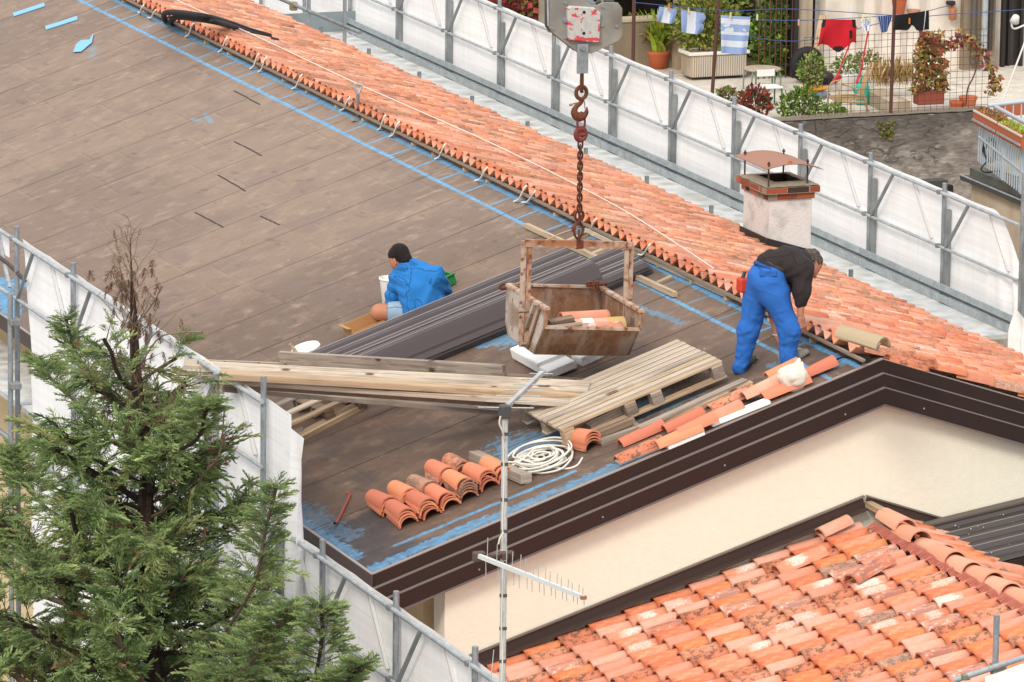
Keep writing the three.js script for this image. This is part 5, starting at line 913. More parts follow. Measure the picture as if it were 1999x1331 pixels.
// ---------------------------------------------------------------- people: one continuous surface each, clothes over it
function surfaceNets(f, lo, hi, c) {
  const n = [0, 1, 2].map((i) => Math.ceil((hi[i] - lo[i]) / c) + 2), nx = n[0], ny = n[1], nz = n[2], F = new Float32Array(nx * ny * nz);
  for (let k = 0; k < nz; k++) for (let j = 0; j < ny; j++) for (let i = 0; i < nx; i++) F[i + nx * (j + ny * k)] = f(lo[0] + i * c, lo[1] + j * c, lo[2] + k * c);
  const idx = new Int32Array(nx * ny * nz).fill(-1), P = [], I = [];
  for (let k = 0; k + 1 < nz; k++) for (let j = 0; j + 1 < ny; j++) for (let i = 0; i + 1 < nx; i++) {
    const o = i + nx * (j + ny * k); let cnt = 0, x = 0, y = 0, z = 0, m = 0;
    const v = [F[o], F[o + 1], F[o + nx], F[o + nx + 1], F[o + nx * ny], F[o + nx * ny + 1], F[o + nx * ny + nx], F[o + nx * ny + nx + 1]];
    for (let q = 0; q < 8; q++) if (v[q] < 0) m |= 1 << q; if (m === 0 || m === 255) continue;
    for (let q = 0; q < 8; q++) for (let b = 0; b < 3; b++) { const w = q | (1 << b); if (w === q || (v[q] < 0) === (v[w] < 0)) continue; const t = v[q] / (v[q] - v[w]); x += (q & 1) + (b === 0 ? t : 0); y += ((q >> 1) & 1) + (b === 1 ? t : 0); z += ((q >> 2) & 1) + (b === 2 ? t : 0); cnt++; }
    idx[o] = P.length / 3; P.push(lo[0] + (i + x / cnt) * c, lo[1] + (j + y / cnt) * c, lo[2] + (k + z / cnt) * c);
  }
  const quad = (a, b, d, e, flip) => { if (a < 0 || b < 0 || d < 0 || e < 0) return; flip ? I.push(a, e, d, a, d, b) : I.push(a, b, d, a, d, e); };
  for (let k = 1; k + 1 < nz; k++) for (let j = 1; j + 1 < ny; j++) for (let i = 1; i + 1 < nx; i++) {
    const o = i + nx * (j + ny * k), s = F[o] < 0, X = 1, Y = nx, Z = nx * ny;
    if (s !== (F[o + X] < 0)) quad(idx[o - Y - Z], idx[o - Z], idx[o], idx[o - Y], !s);
    if (s !== (F[o + Y] < 0)) quad(idx[o - X - Z], idx[o - X], idx[o], idx[o - Z], !s);
    if (s !== (F[o + Z] < 0)) quad(idx[o - X - Y], idx[o - Y], idx[o], idx[o - X], !s);
  }
  const g = new THREE.BufferGeometry(); g.setAttribute('position', new THREE.Float32BufferAttribute(P, 3)); g.setIndex(I); g.computeVertexNormals();
  const p = g.attributes.position, nn = g.attributes.normal, e = c * 0.5;
  for (let i = 0; i < p.count; i++) { const x = p.getX(i), y = p.getY(i), z = p.getZ(i), d = V(f(x + e, y, z) - f(x - e, y, z), f(x, y + e, z) - f(x, y - e, z), f(x, y, z + e) - f(x, y, z - e)).normalize(); nn.setXYZ(i, d.x, d.y, d.z); }
  return boxUV(g);
}
const smin = (a, b, k) => { const h = Math.max(k - Math.abs(a - b), 0) / k; return Math.min(a, b) - h * h * k * 0.25; };
const cap = (x, y, z, a, b, ra, rb) => { const bx = b[0] - a[0], by = b[1] - a[1], bz = b[2] - a[2], px = x - a[0], py = y - a[1], pz = z - a[2]; const t = Math.max(0, Math.min(1, (px * bx + py * by + pz * bz) / (bx * bx + by * by + bz * bz))); return Math.hypot(px - bx * t, py - by * t, pz - bz * t) - (ra + (rb - ra) * t); };
const ell = (x, y, z, c, r) => { const a = (x - c[0]) / r[0], b = (y - c[1]) / r[1], d = (z - c[2]) / r[2], k = Math.hypot(a, b, d); return (k - 1) * Math.min(r[0], r[1], r[2]); };
function field(list, k) { return (x, y, z) => { let d = 1e9; for (const s of list) { const v = s.c ? ell(x, y, z, s.c, s.r) : cap(x, y, z, s[0], s[1], s[2], s[3]); d = d > 1e8 ? v : smin(d, v, s.k ?? s[4] ?? k); } return d; }; }
const add3 = (a, b) => [a[0] + b[0], a[1] + b[1], a[2] + b[2]], mixp = (a, b, t) => [lerp(a[0], b[0], t), lerp(a[1], b[1], t), lerp(a[2], b[2], t)];
const bounds = (list, m) => { const lo = [1e9, 1e9, 1e9], hi = [-1e9, -1e9, -1e9]; for (const s of list) for (const p of s.c ? [[s.c, Math.max(...s.r)]] : [[s[0], s[2]], [s[1], s[3]]]) for (let i = 0; i < 3; i++) { lo[i] = Math.min(lo[i], p[0][i] - p[1] - m); hi[i] = Math.max(hi[i], p[0][i] + p[1] + m); } return [lo, hi]; };
const skinGeo = (list, k, c, warp) => { const f0 = field(list, k), f = warp ? (x, y, z) => f0(x, y, z) + warp(x, y, z) : f0, [lo, hi] = bounds(list, 0.04); return surfaceNets(f, lo, hi, c); };
// a hand: palm and five bent fingers, its palm at p, fingers along d, n out of the back of the hand
function handList(p, d, n, side = 1, curl = 0.6) {
  d = V(d).normalize(); n = V(n).normalize(); const s = d.clone().cross(n).normalize().multiplyScalar(side); n = s.clone().multiplyScalar(side).cross(d).normalize();
  const at = (a, b, c) => V(p).add(d.clone().multiplyScalar(a)).add(s.clone().multiplyScalar(b)).add(n.clone().multiplyScalar(c)).toArray(), L = [];
  for (const b of [-0.027, -0.009, 0.009, 0.027]) L.push([at(-0.045, b * 0.6, 0), at(0.03, b, 0), 0.015, 0.0125]);
  [[-0.028, 0.058], [-0.0095, 0.07], [0.0095, 0.074], [0.0285, 0.066]].forEach(([b, l]) => { const k = [at(0.035, b, 0), at(0.035 + l * 0.45, b * 1.05, -curl * 0.018), at(0.035 + l * 0.72, b * 1.05, -curl * 0.044), at(0.035 + l * 0.78, b, -curl * 0.07)]; for (let i = 0; i < 3; i++) L.push([k[i], k[i + 1], 0.0098 - i * 0.001, 0.0092 - i * 0.001, 0.006]); });
  const t = [at(-0.03, 0.026, -0.004), at(0.0, 0.046, -0.02), at(0.03, 0.05, -0.034), at(0.05, 0.044, -0.045)]; for (let i = 0; i < 3; i++) L.push([t[i], t[i + 1], 0.014 - i * 0.002, 0.012 - i * 0.002, 0.008]);
  return L;
}
// a head: skull, jaw, nose, ears, brow; c its centre, f where the face looks, u up
function headList(c, f, u) {
  f = V(f).normalize(); u = V(u).normalize(); const r = f.clone().cross(u).normalize(); u = r.clone().cross(f).normalize();
  const at = (a, b, d) => V(c).add(r.clone().multiplyScalar(a)).add(u.clone().multiplyScalar(b)).add(f.clone().multiplyScalar(d)).toArray();
  return { at, list: [[at(0, 0.035, -0.02), at(0, 0.03, 0.015), 0.078, 0.074], [at(0, -0.02, 0.03), at(0, -0.075, 0.055), 0.058, 0.038], [at(-0.025, -0.03, 0.04), at(0.025, -0.03, 0.04), 0.05, 0.05], [at(0, 0.0, 0.085), at(0, -0.032, 0.108), 0.008, 0.014, 0.012], [at(-0.016, -0.066, 0.082), at(0.016, -0.066, 0.082), 0.009, 0.009, 0.01], [at(-0.034, 0.02, 0.073), at(0.034, 0.02, 0.073), 0.012, 0.012, 0.015],
    [at(-0.076, 0.008, -0.01), at(-0.083, -0.032, -0.006), 0.013, 0.008, 0.008], [at(0.076, 0.008, -0.01), at(0.083, -0.032, -0.006), 0.013, 0.008, 0.008]] };
}
function shoe(heel, toe, up, w) { const d = mixp(heel, toe, 0.32), e = mixp(heel, toe, 0.72), l = (p, h) => add3(p, up.map((q) => q * h)); return [[l(heel, 0.045), l(d, 0.055), w * 0.95, w * 0.95], [l(d, 0.05), l(e, 0.036), w * 0.95, w], [l(e, 0.034), l(toe, 0.028), w, w * 0.72], [l(heel, 0.09), l(d, 0.1), w * 0.85, w * 0.8]]; }
const NUP = [-PS, PC, 0];

{ // the worker bending over the tile edge
  const who = thing('person', 'person in blue work trousers and black jumper bending over the cut tile edge', 'person', Lp(0.7, 0, -0.88));
  const pel = [-0.67, 0.523, -0.88], wst = [-0.608, 0.622, -0.88], ch = [-0.454, 0.641, -0.89], nk = [-0.34, 0.66, -0.89], hd = [-0.27, 0.628, -0.9];
  const hL = [-0.702, 0.404, -0.97], kL = [-0.755, 0.088, -1], aL = [-0.818, -0.196, -1.02], hR = [-0.619, 0.417, -0.79], kR = [-0.516, 0.145, -0.73], aR = [-0.512, -0.084, -0.735];
  const sR = [-0.404, 0.638, -0.73], eR = [-0.422, 0.459, -0.69], wR = [-0.44, 0.274, -0.68], sL = [-0.299, 0.56, -1.04], eL = [-0.558, 0.287, -1], wL = [-0.532, 0.037, -0.93];
  const ftL = [[-0.801, -0.267, -1.044], [-0.634, -0.211, -1.182]], ftR = [[-0.523, -0.174, -0.78], [-0.325, -0.108, -0.795]];
  const body = [[pel, wst, 0.125, 0.12], [wst, ch, 0.12, 0.135], [ch, nk, 0.13, 0.06], [nk, hd, 0.055, 0.055], [hL, kL, 0.082, 0.056], [kL, aL, 0.056, 0.04], [hR, kR, 0.082, 0.056], [kR, aR, 0.056, 0.04], [pel, hL, 0.1, 0.085], [pel, hR, 0.1, 0.085],
    [ch, sR, 0.09, 0.055], [ch, sL, 0.09, 0.055], [sR, eR, 0.05, 0.042], [eR, wR, 0.042, 0.028], [sL, eL, 0.05, 0.042], [eL, wL, 0.043, 0.029], [aL, ftL[0], 0.035, 0.03], [aR, ftR[0], 0.035, 0.03]];
  const H = headList(hd, [0.66, -0.75, 0.12], [0.72, 0.68, 0.1]);
  const hands = [...handList(add3(wL, [0.03, -0.075, 0.02]), [0.3, -0.95, 0.1], [-0.9, -0.2, 0.3], 1, 0.8)], hr = handList(add3(wR, [0.02, -0.08, 0.0]), [0.25, -0.95, 0], [0.3, 0.1, 0.9], 1, 0.8);
  const wl2 = [[wL, add3(wL, [0.02, -0.04, 0.012]), 0.028, 0.024], ...hands], wr2 = [[wR, add3(wR, [0.012, -0.04, 0]), 0.027, 0.024], ...hr];
  const g = merge([skinGeo(body, 0.05, 0.013), skinGeo([[nk, hd, 0.05, 0.05], ...H.list], 0.035, 0.0045), skinGeo(wl2, 0.016, 0.0036), skinGeo(wr2, 0.016, 0.0036)]);
  wpart(who, 'body', g, std(0xb07a62, 0.6));
  // trousers: folds gather at the knees and hems, pockets stand proud
  const tr = [[add3(pel, [0.0, 0.0, -0.075]), add3(hL, [0.03, 0.02, 0.01]), 0.118, 0.112], [add3(pel, [0.0, 0.0, 0.075]), add3(hR, [-0.01, 0.02, -0.01]), 0.118, 0.112], [pel, wst, 0.145, 0.13], [hL, kL, 0.112, 0.083], [kL, add3(aL, [0.0, -0.03, 0]), 0.082, 0.066], [hR, kR, 0.112, 0.09], [kR, add3(aR, [0, -0.02, 0]), 0.09, 0.068]];
  const fold = (x, y, z) => { const b = 0.02 * (noise3(x * 8, y * 12 + x * 9, z * 8, 701) - 0.5) + 0.018 * (noise3(x * 16 + y * 10, y * 26 - x * 14, z * 10, 702) - 0.5) * sstep(0.4, 0.0, y); return b; };
  const ax = V(wst).sub(V(pel)).normalize(), cut = (x, y, z) => (x - wst[0]) * ax.x + (y - wst[1]) * ax.y + (z - wst[2]) * ax.z - 0.0;
  const tf = field(tr, 0.06), [lo, hi] = bounds(tr, 0.05), tb = surfaceNets((x, y, z) => Math.max(tf(x, y, z) + fold(x, y, z), cut(x, y, z) - 0.015, (aL[1] - 0.075 + 0.0) - y - 0.09 * 0, ), lo, hi, 0.0105);
  const blue = std(0x2566b8, 0.88, { bumpMap: foldBump, bumpScale: 0.011 }), blueD = std(0x205aa4, 0.88, { bumpMap: foldBump, bumpScale: 0.03 });
  const trm = wpart(who, 'trousers', tb, blue);
  const onS = (px, py, z, w, h, d, rz, lab, mat = blueD) => { const p = V([px, py, z]); };
  // pocket flaps sit on the surface, found by walking along the view-independent outward direction
  const pat = (c, dir, w, h, rot, th = 0.012) => { let p = V(c); const d = V(dir).normalize(); for (let i = 0; i < 60; i++) { const v = tf(p.x, p.y, p.z); if (v > 0.002) break; p.add(d.clone().multiplyScalar(0.006)); } const bx = box(w, h, th, 0, 0, 0, 0.005); bx.applyMatrix4(new THREE.Matrix4().makeRotationZ(rot)); bx.applyQuaternion(new THREE.Quaternion().setFromUnitVectors(V(0, 0, 1), d)); bx.translate(p.x, p.y, p.z); return bx; };
  const out = [-0.45, 0.35, 0.82];
  part(trm, 'pocket_flap', [pat([-0.656, 0.57, -0.83], out, 0.14, 0.045, -0.05).applyMatrix4(who.matrixWorld.clone().invert())], blueD);
  part(trm, 'waistband', [tube([[0, 0.0, -0.135], [-0.05, 0.13, -0.06], [-0.045, 0.135, 0.05], [0.02, 0.0, 0.135], [0.05, -0.11, 0.03], [0.05, -0.11, -0.06]].map(([a, b, c]) => { const n = V(-ax.y, ax.x, 0); return V(wst).add(ax.clone().multiplyScalar(-0.02 + a * 0.2)).add(n.multiplyScalar(b)).add(V(0, 0, c)).toArray(); }), 0.02, 40, 6, true).applyMatrix4(who.matrixWorld.clone().invert())], blueD);
  // jumper
  const jm = [[add3(wst, [0.0, 0.02, 0]), ch, 0.138, 0.152], [ch, nk, 0.145, 0.085], [ch, sR, 0.12, 0.082], [ch, sL, 0.12, 0.08], [sR, eR, 0.08, 0.07], [eR, mixp(eR, wR, 0.5), 0.068, 0.052], [sL, eL, 0.075, 0.06]];
  const jf = field(jm, 0.06), jb = bounds(jm, 0.05), jfold = (x, y, z) => 0.014 * (noise3(x * 14, y * 10, z * 9, 711) - 0.5) + 0.004 * Math.sin(x * 60 - y * 40 + 5 * noise2(y * 9, z * 9, 712));
  const jx = (x, y, z) => -((x - wst[0]) * ax.x + (y - wst[1]) * ax.y) - 0.03;
  wpart(who, 'jumper', surfaceNets((x, y, z) => Math.max(jf(x, y, z) + jfold(x, y, z), x < lerp(wst[0], sR[0], 0.55) ? jx(x, y, z) : -1, z < -0.86 && y < eL[1] - 0.01 ? 0.02 : -1), jb[0], jb[1], 0.0105), std(0x2a2322, 0.92, { bumpMap: foldBump, bumpScale: 0.011 }));
  wpart(who, 'belt', tube([[0.0, 0.0, -0.13], [0.0, 0.115, -0.06], [0.0, 0.12, 0.05], [0.0, 0.0, 0.135], [0.0, -0.12, 0.03], [0.0, -0.12, -0.06]].map(([a, b, c]) => V(wst).add(ax.clone().multiplyScalar(0.02 + a)).add(V(-ax.y, ax.x, 0).multiplyScalar(b)).add(V(0, 0, c)).toArray()), 0.017, 40, 6, true), std(0x3a3430, 0.7));
  const hh = [[H.at(0, 0.05, -0.03), H.at(0, 0.05, 0.0), 0.08, 0.073], [H.at(0, -0.01, -0.05), H.at(0, 0.03, -0.04), 0.066, 0.072]];
  wpart(who, 'hair', skinGeo(hh, 0.03, 0.006, (x, y, z) => 0.016 * (noise3(x * 70, y * 70, z * 70, 721) - 0.5)), std(0x5b5049, 0.95, { bumpMap: fineBump, bumpScale: 0.01 }));
  const sm = std(0x68655d, 0.85, { bumpMap: weave, bumpScale: 0.002 }), sole = std(0x26262a, 0.8), lace = std(0xb9b3a4, 0.8);
  for (const f of [ftL, ftR]) { const s = wpart(who, 'shoe', skinGeo(shoe(f[0], f[1], NUP, 0.046), 0.02, 0.007), f === ftR ? std(0x8c877b, 0.85) : sm); wpart(s, 'sole', bar(add3(f[0], [-0.01, 0.012, 0]), add3(mixp(f[0], f[1], 1.06), [0, 0.01, 0]), 0.092, 0.022, 0, 0.008), sole); wpart(s, 'lacing', bar(add3(mixp(f[0], f[1], 0.4), [0, 0.105, 0]), add3(mixp(f[0], f[1], 0.75), [0, 0.078, 0]), 0.04, 0.012, 0, 0.004), lace); }
  wpart(who, 'wristband', fin(new THREE.TorusGeometry(0.031, 0.005, 6, 14)).rotateX(Math.PI / 2).translate(...mixp(eL, wL, 0.93)), std(0xd8d2c6, 0.6));
  const rp = [-0.823, 0.505, -1], pc = thing('tool_pouch', 'red tool pouch hanging at the left hip of the bending person', 'tool pouch', rp); wpart(pc, 'pouch', box(0.08, 0.12, 0.1, rp[0], rp[1] - 0.03, rp[2], 0.02), std(0xc33a22, 0.6)); wpart(pc, 'tool_grip', [rod([rp[0], rp[1] + 0.02, rp[2]], [rp[0] + 0.02, rp[1] + 0.08, rp[2]], 0.018, 0.014)], std(0x3b3a38, 0.6));
}
{ // the worker sitting behind the ribbed sheets
  const who = thing('person', 'person in bright blue hooded jumper and pale shorts sitting with their back turned', 'person', Lp(1.95, 0, -5.6));
  const pel = [-1.93, -0.576, -5.58], ch = [-1.942, -0.391, -5.66], up = [-1.957, -0.291, -5.7], nk = [-2.009, -0.211, -5.76], hd = [-2.078, -0.136, -5.8], sL = [-2.081, -0.321, -5.8], sR = [-1.834, -0.276, -5.56], eL = [-2.103, -0.536, -5.88], wL = [-2.067, -0.61, -6.13], eR = [-1.692, -0.429, -5.68], wR = [-1.683, -0.54, -5.7];
  const hL = [-1.991, -0.61, -5.68], kL = [-2.262, -0.617, -5.8], aL = [-2.075, -0.761, -5.9], hR = [-1.816, -0.603, -5.68], kR = [-1.505, -0.72, -6.18], aR = [-1.69, -0.822, -6.18];
  const body = [[pel, ch, 0.13, 0.125], [ch, up, 0.125, 0.1], [up, nk, 0.09, 0.05], [nk, hd, 0.05, 0.05], [up, sL, 0.09, 0.055], [up, sR, 0.09, 0.055], [sL, eL, 0.05, 0.042], [eL, wL, 0.04, 0.028], [sR, eR, 0.05, 0.042], [eR, wR, 0.04, 0.028], [hL, kL, 0.09, 0.075], [kL, aL, 0.058, 0.042], [hR, kR, 0.085, 0.06], [kR, aR, 0.058, 0.042]];
  const H = headList(hd, [-0.4, -0.6, -0.8], [-0.35, 0.85, -0.35]);
  const hr = handList(add3(wR, [0.012, -0.06, -0.02]), [0.15, -0.9, -0.3], [0.8, 0.1, 0.4], 1, 0.7), hl = handList(add3(wL, [-0.03, -0.05, -0.06]), [-0.3, -0.6, -0.7], [-0.6, 0.5, 0], 1, 0.7);
  const g = merge([skinGeo(body, 0.05, 0.013), skinGeo([[nk, hd, 0.05, 0.05], ...H.list], 0.035, 0.0045), skinGeo([[wR, add3(wR, [0.008, -0.03, -0.01]), 0.027, 0.024], ...hr], 0.016, 0.004), skinGeo([[wL, add3(wL, [-0.015, -0.025, -0.03]), 0.027, 0.024], ...hl], 0.016, 0.004), skinGeo(shoe(add3(aL, [0.02, -0.06, 0.02]), add3(aL, [-0.1, -0.08, -0.18]), [0, 1, 0], 0.042), 0.02, 0.01)]);
  wpart(who, 'body', g, std(0xb8785a, 0.6));
  const hood = std(0x1f74bc, 0.9, { bumpMap: foldBump, bumpScale: 0.011 });
  const jm = [[pel, ch, 0.16, 0.165], [add3(pel, [-0.07, 0.0, -0.03]), add3(ch, [-0.075, 0.02, -0.03]), 0.115, 0.12], [add3(pel, [0.08, 0, 0.03]), add3(ch, [0.08, 0.02, 0.04]), 0.115, 0.12], [ch, up, 0.16, 0.13], [up, nk, 0.12, 0.075], [up, sL, 0.115, 0.08], [up, sR, 0.115, 0.082], [sL, eL, 0.078, 0.068], [eL, mixp(eL, wL, 0.7), 0.066, 0.046], [sR, eR, 0.08, 0.07], [eR, mixp(eR, wR, 0.7), 0.064, 0.046]];
  const jf = field(jm, 0.055), jb = bounds(jm, 0.05);
  const fold = (x, y, z) => { const t = (x - pel[0]) * 0.9 + (z - pel[2]) * 0.35, d = y - pel[1]; return 0.026 * (noise3(x * 10, y * 9, z * 9, 731) - 0.5) + 0.016 * Math.sin(t * 38 + d * 16 + 4 * noise2(x * 6, y * 6, 732)) * sstep(0.24, 0.0, d) - 0.012 * Math.exp(-((t - 0.4 * d + 0.02) ** 2) * 900) * sstep(0, 0.1, d) + 0.006 * Math.sin(d * 70 + x * 30) * sstep(0.11, 0.2, Math.abs(t)); };
  const jmesh = wpart(who, 'hooded_jumper', surfaceNets((x, y, z) => Math.max(jf(x, y, z) + fold(x, y, z), pel[1] - 0.075 - y + 0.15 * (x - pel[0])), jb[0], jb[1], 0.0105), hood);
  // the hood lies folded on the shoulders
  const hc = mixp(up, nk, 0.55), hs = [[add3(nk, [-0.06, 0.0, 0.02]), add3(nk, [0.02, -0.0, 0.07]), 0.055, 0.06], [add3(nk, [0.02, 0.01, 0.08]), add3(nk, [0.14, -0.02, 0.09]), 0.062, 0.052], [add3(nk, [0.13, -0.02, 0.07]), add3(nk, [0.1, -0.02, -0.05]), 0.045, 0.04], [add3(nk, [0.03, -0.04, 0.06]), add3(nk, [0.1, -0.045, 0.06]), 0.055, 0.045]];
  part(jmesh, 'hood', skinGeo(hs, 0.05, 0.008, (x, y, z) => 0.008 * Math.sin(x * 55 + y * 45 + 3 * noise2(x * 20, y * 20, 741))).applyMatrix4(who.matrixWorld.clone().invert()), hood);
  part(jmesh, 'cuff', [tube([0, 1, 2, 3, 4, 5, 6, 7].map((i) => { const a = i / 8 * 6.283, c = mixp(eR, wR, 0.72); return [c[0] + 0.047 * Math.cos(a), c[1], c[2] + 0.047 * Math.sin(a)]; }), 0.01, 24, 6, true).applyMatrix4(who.matrixWorld.clone().invert())], std(0x1068b8, 0.9));
  const sh = [[add3(hL, [0.02, 0, 0]), mixp(hL, kL, 0.74), 0.115, 0.098], [hR, mixp(hR, kR, 0.74), 0.11, 0.085], [hL, hR, 0.11, 0.11], [pel, hL, 0.13, 0.11], [pel, hR, 0.13, 0.11]], sf = field(sh, 0.05), sb = bounds(sh, 0.05);
  const kd = V(kL).sub(V(hL)).normalize(), kc = V(mixp(hL, kL, 0.76));
  wpart(who, 'shorts', surfaceNets((x, y, z) => Math.max(sf(x, y, z) + 0.012 * (noise3(x * 14, y * 14, z * 14, 751) - 0.5), (x - kc.x) * kd.x + (y - kc.y) * kd.y + (z - kc.z) * kd.z, y - pel[1] - 0.09), sb[0], sb[1], 0.0105), std(0x93a9bd, 0.92, { bumpMap: foldBump, bumpScale: 0.011 }));
  const hh = [[H.at(0, 0.045, -0.03), H.at(0, 0.045, 0.012), 0.083, 0.074], [H.at(0, -0.03, -0.05), H.at(0, 0.03, -0.04), 0.066, 0.076]];
  wpart(who, 'hair', skinGeo(hh, 0.03, 0.006, (x, y, z) => 0.003 * (noise3(x * 160, y * 160, z * 160, 761) - 0.5)), std(0x1d1715, 0.95, { bumpMap: fineBump, bumpScale: 0.006 }));
}

// ---------------------------------------------------------------- the terrace and houses beyond the far scaffold
const FL = -4.4;
const leafMat = std(0xffffff, 0.7, { vertexColors: true });
function leaves(n, place, size, cols, o = {}) {   // place() -> {p, d}: a position and a growing direction
  const P = [], C = [], N = []; const c = new THREE.Color();
  for (let i = 0; i < n; i++) {
    const { p, d } = place(i), a = V(d).normalize(), s = a.clone().cross(V(rr(-1, 1), rr(-1, 1), rr(-1, 1))).normalize(), up = s.clone().cross(a), L = size * rr(0.8, 1.7), w = L * (o.w ?? 0.32), b = V(p);
    const m = b.clone().addScaledVector(a, L * 0.5).addScaledVector(up, L * 0.06), t = b.clone().addScaledVector(a, L).addScaledVector(up, -L * (o.droop ?? 0.12)), l = m.clone().addScaledVector(s, w), r = m.clone().addScaledVector(s, -w);
    P.push(...b.toArray(), ...l.toArray(), ...m.toArray(), ...l.toArray(), ...t.toArray(), ...m.toArray(), ...b.toArray(), ...m.toArray(), ...r.toArray(), ...m.toArray(), ...t.toArray(), ...r.toArray());
    c.set(pick(cols)).multiplyScalar(rr(0.6, 1.2)); for (let k = 0; k < 12; k++) C.push(c.r, c.g, c.b);
  }
  const g = new THREE.BufferGeometry(); g.setAttribute('position', new THREE.Float32BufferAttribute(P, 3)); g.computeVertexNormals(); g.setAttribute('color', new THREE.Float32BufferAttribute(C, 3)); return boxUV(g);
}
const inBall = (c, r) => () => { let v; do v = V(rr(-1, 1), rr(-1, 1), rr(-1, 1)); while (v.length() > 1); const k = v.length(); v.multiplyScalar(Math.pow(k, -0.25) * rr(0.8, 1.1)); return { p: [c[0] + v.x * r[0], c[1] + v.y * r[1], c[2] + v.z * r[2]], d: [v.x + rr(-0.5, 0.5), v.y + 0.5 + rr(-0.5, 0.5), v.z + rr(-0.5, 0.5)] }; };
function bush(name, label, cat, base, r, n, size, cols, o = {}) {
  const t = thing(name, label, cat, base); const c = [base[0], base[1] + r[1] * (o.lift ?? 1), base[2]];
  wpart(t, 'foliage', leaves(n, inBall(c, r), size, cols, o), leafMat);
  const st = []; for (let i = 0; i < 5; i++) st.push(rod(base, [c[0] + rr(-0.5, 0.5) * r[0], c[1] + rr(0, 0.5) * r[1], c[2] + rr(-0.5, 0.5) * r[2]], 0.012, 0.005, 5)); wpart(t, 'stem', st, std(0x4a3a2c, 0.9)); return t;
}
const G1 = [0x5e7a2c, 0x7c9a34, 0x8fae3e, 0x4c6626], G2 = [0x3f5a24, 0x55742e, 0x6d8a36], RD = [0x8a2f30, 0xa84038, 0x6e2a2c, 0xb0563c], DRY = [0xa8894e, 0xc0a060, 0x8c7040, 0xb89a68], OR = [0xa06a34, 0x8c8a3c, 0xb08a40, 0x9a4c34];
const terra = std(0xb8623e, 0.85), iron = std(0x2a2220, 0.7), rustIron = std(0x5a3a30, 0.8);

// ground of the terrace, and the retaining wall that carries it
structure('terrace_floor', box(13, 0.25, 7.1, 16.6, FL - 0.125, -36.78), paving);
{
  const w = thing('retaining_wall', 'stained concrete retaining wall below the terrace with dark runs from its top', 'wall', [14, -9, -33.15]);
  const g = box(6.2, 4.79, 0.3, 13.63, -9 + 2.395, -33.15, 0.02), p = g.attributes.position, uv = g.attributes.uv; for (let i = 0; i < p.count; i++) uv.setXY(i, (p.getX(i) - 10.5) / 8, 1 - (-4.2 - p.getY(i)) / 1.35 * 0.62); wpart(w, 'wall_face', g, concrete);
  wpart(w, 'coping', smoothSurf(60, 3, (a, b) => [lerp(10.5, 16.74, a), -4.205 + 0.02 * fbm(a * 40, b * 3, 801, 3), lerp(-32.985, -33.32, b)]), greyConc);
  const r = []; for (let i = 0; i < 40; i++) { let x = rr(13, 16.4), y = rr(-4.9, -4.25); const pts = [[x, y, -32.99]]; for (let k = 0; k < 5; k++) { x += rr(-0.09, 0.12); y += rr(-0.06, 0.06); pts.push([x, y, -32.99]); } r.push(tube(pts, 0.004, 14, 4)); } const rt = wpart(w, 'rootlets', r, std(0x6a625a, 0.9)); rt.userData.kind = 'stuff';
  wpart(w, 'moss', leaves(120, () => ({ p: [15.1 + rr(-0.12, 0.12), -4.33 + rr(-0.2, 0.06), -32.98], d: [rr(-1, 1), rr(-1, 0.6), 0.4] }), 0.04, [0x6f7a34, 0x8a8040]), leafMat);
}
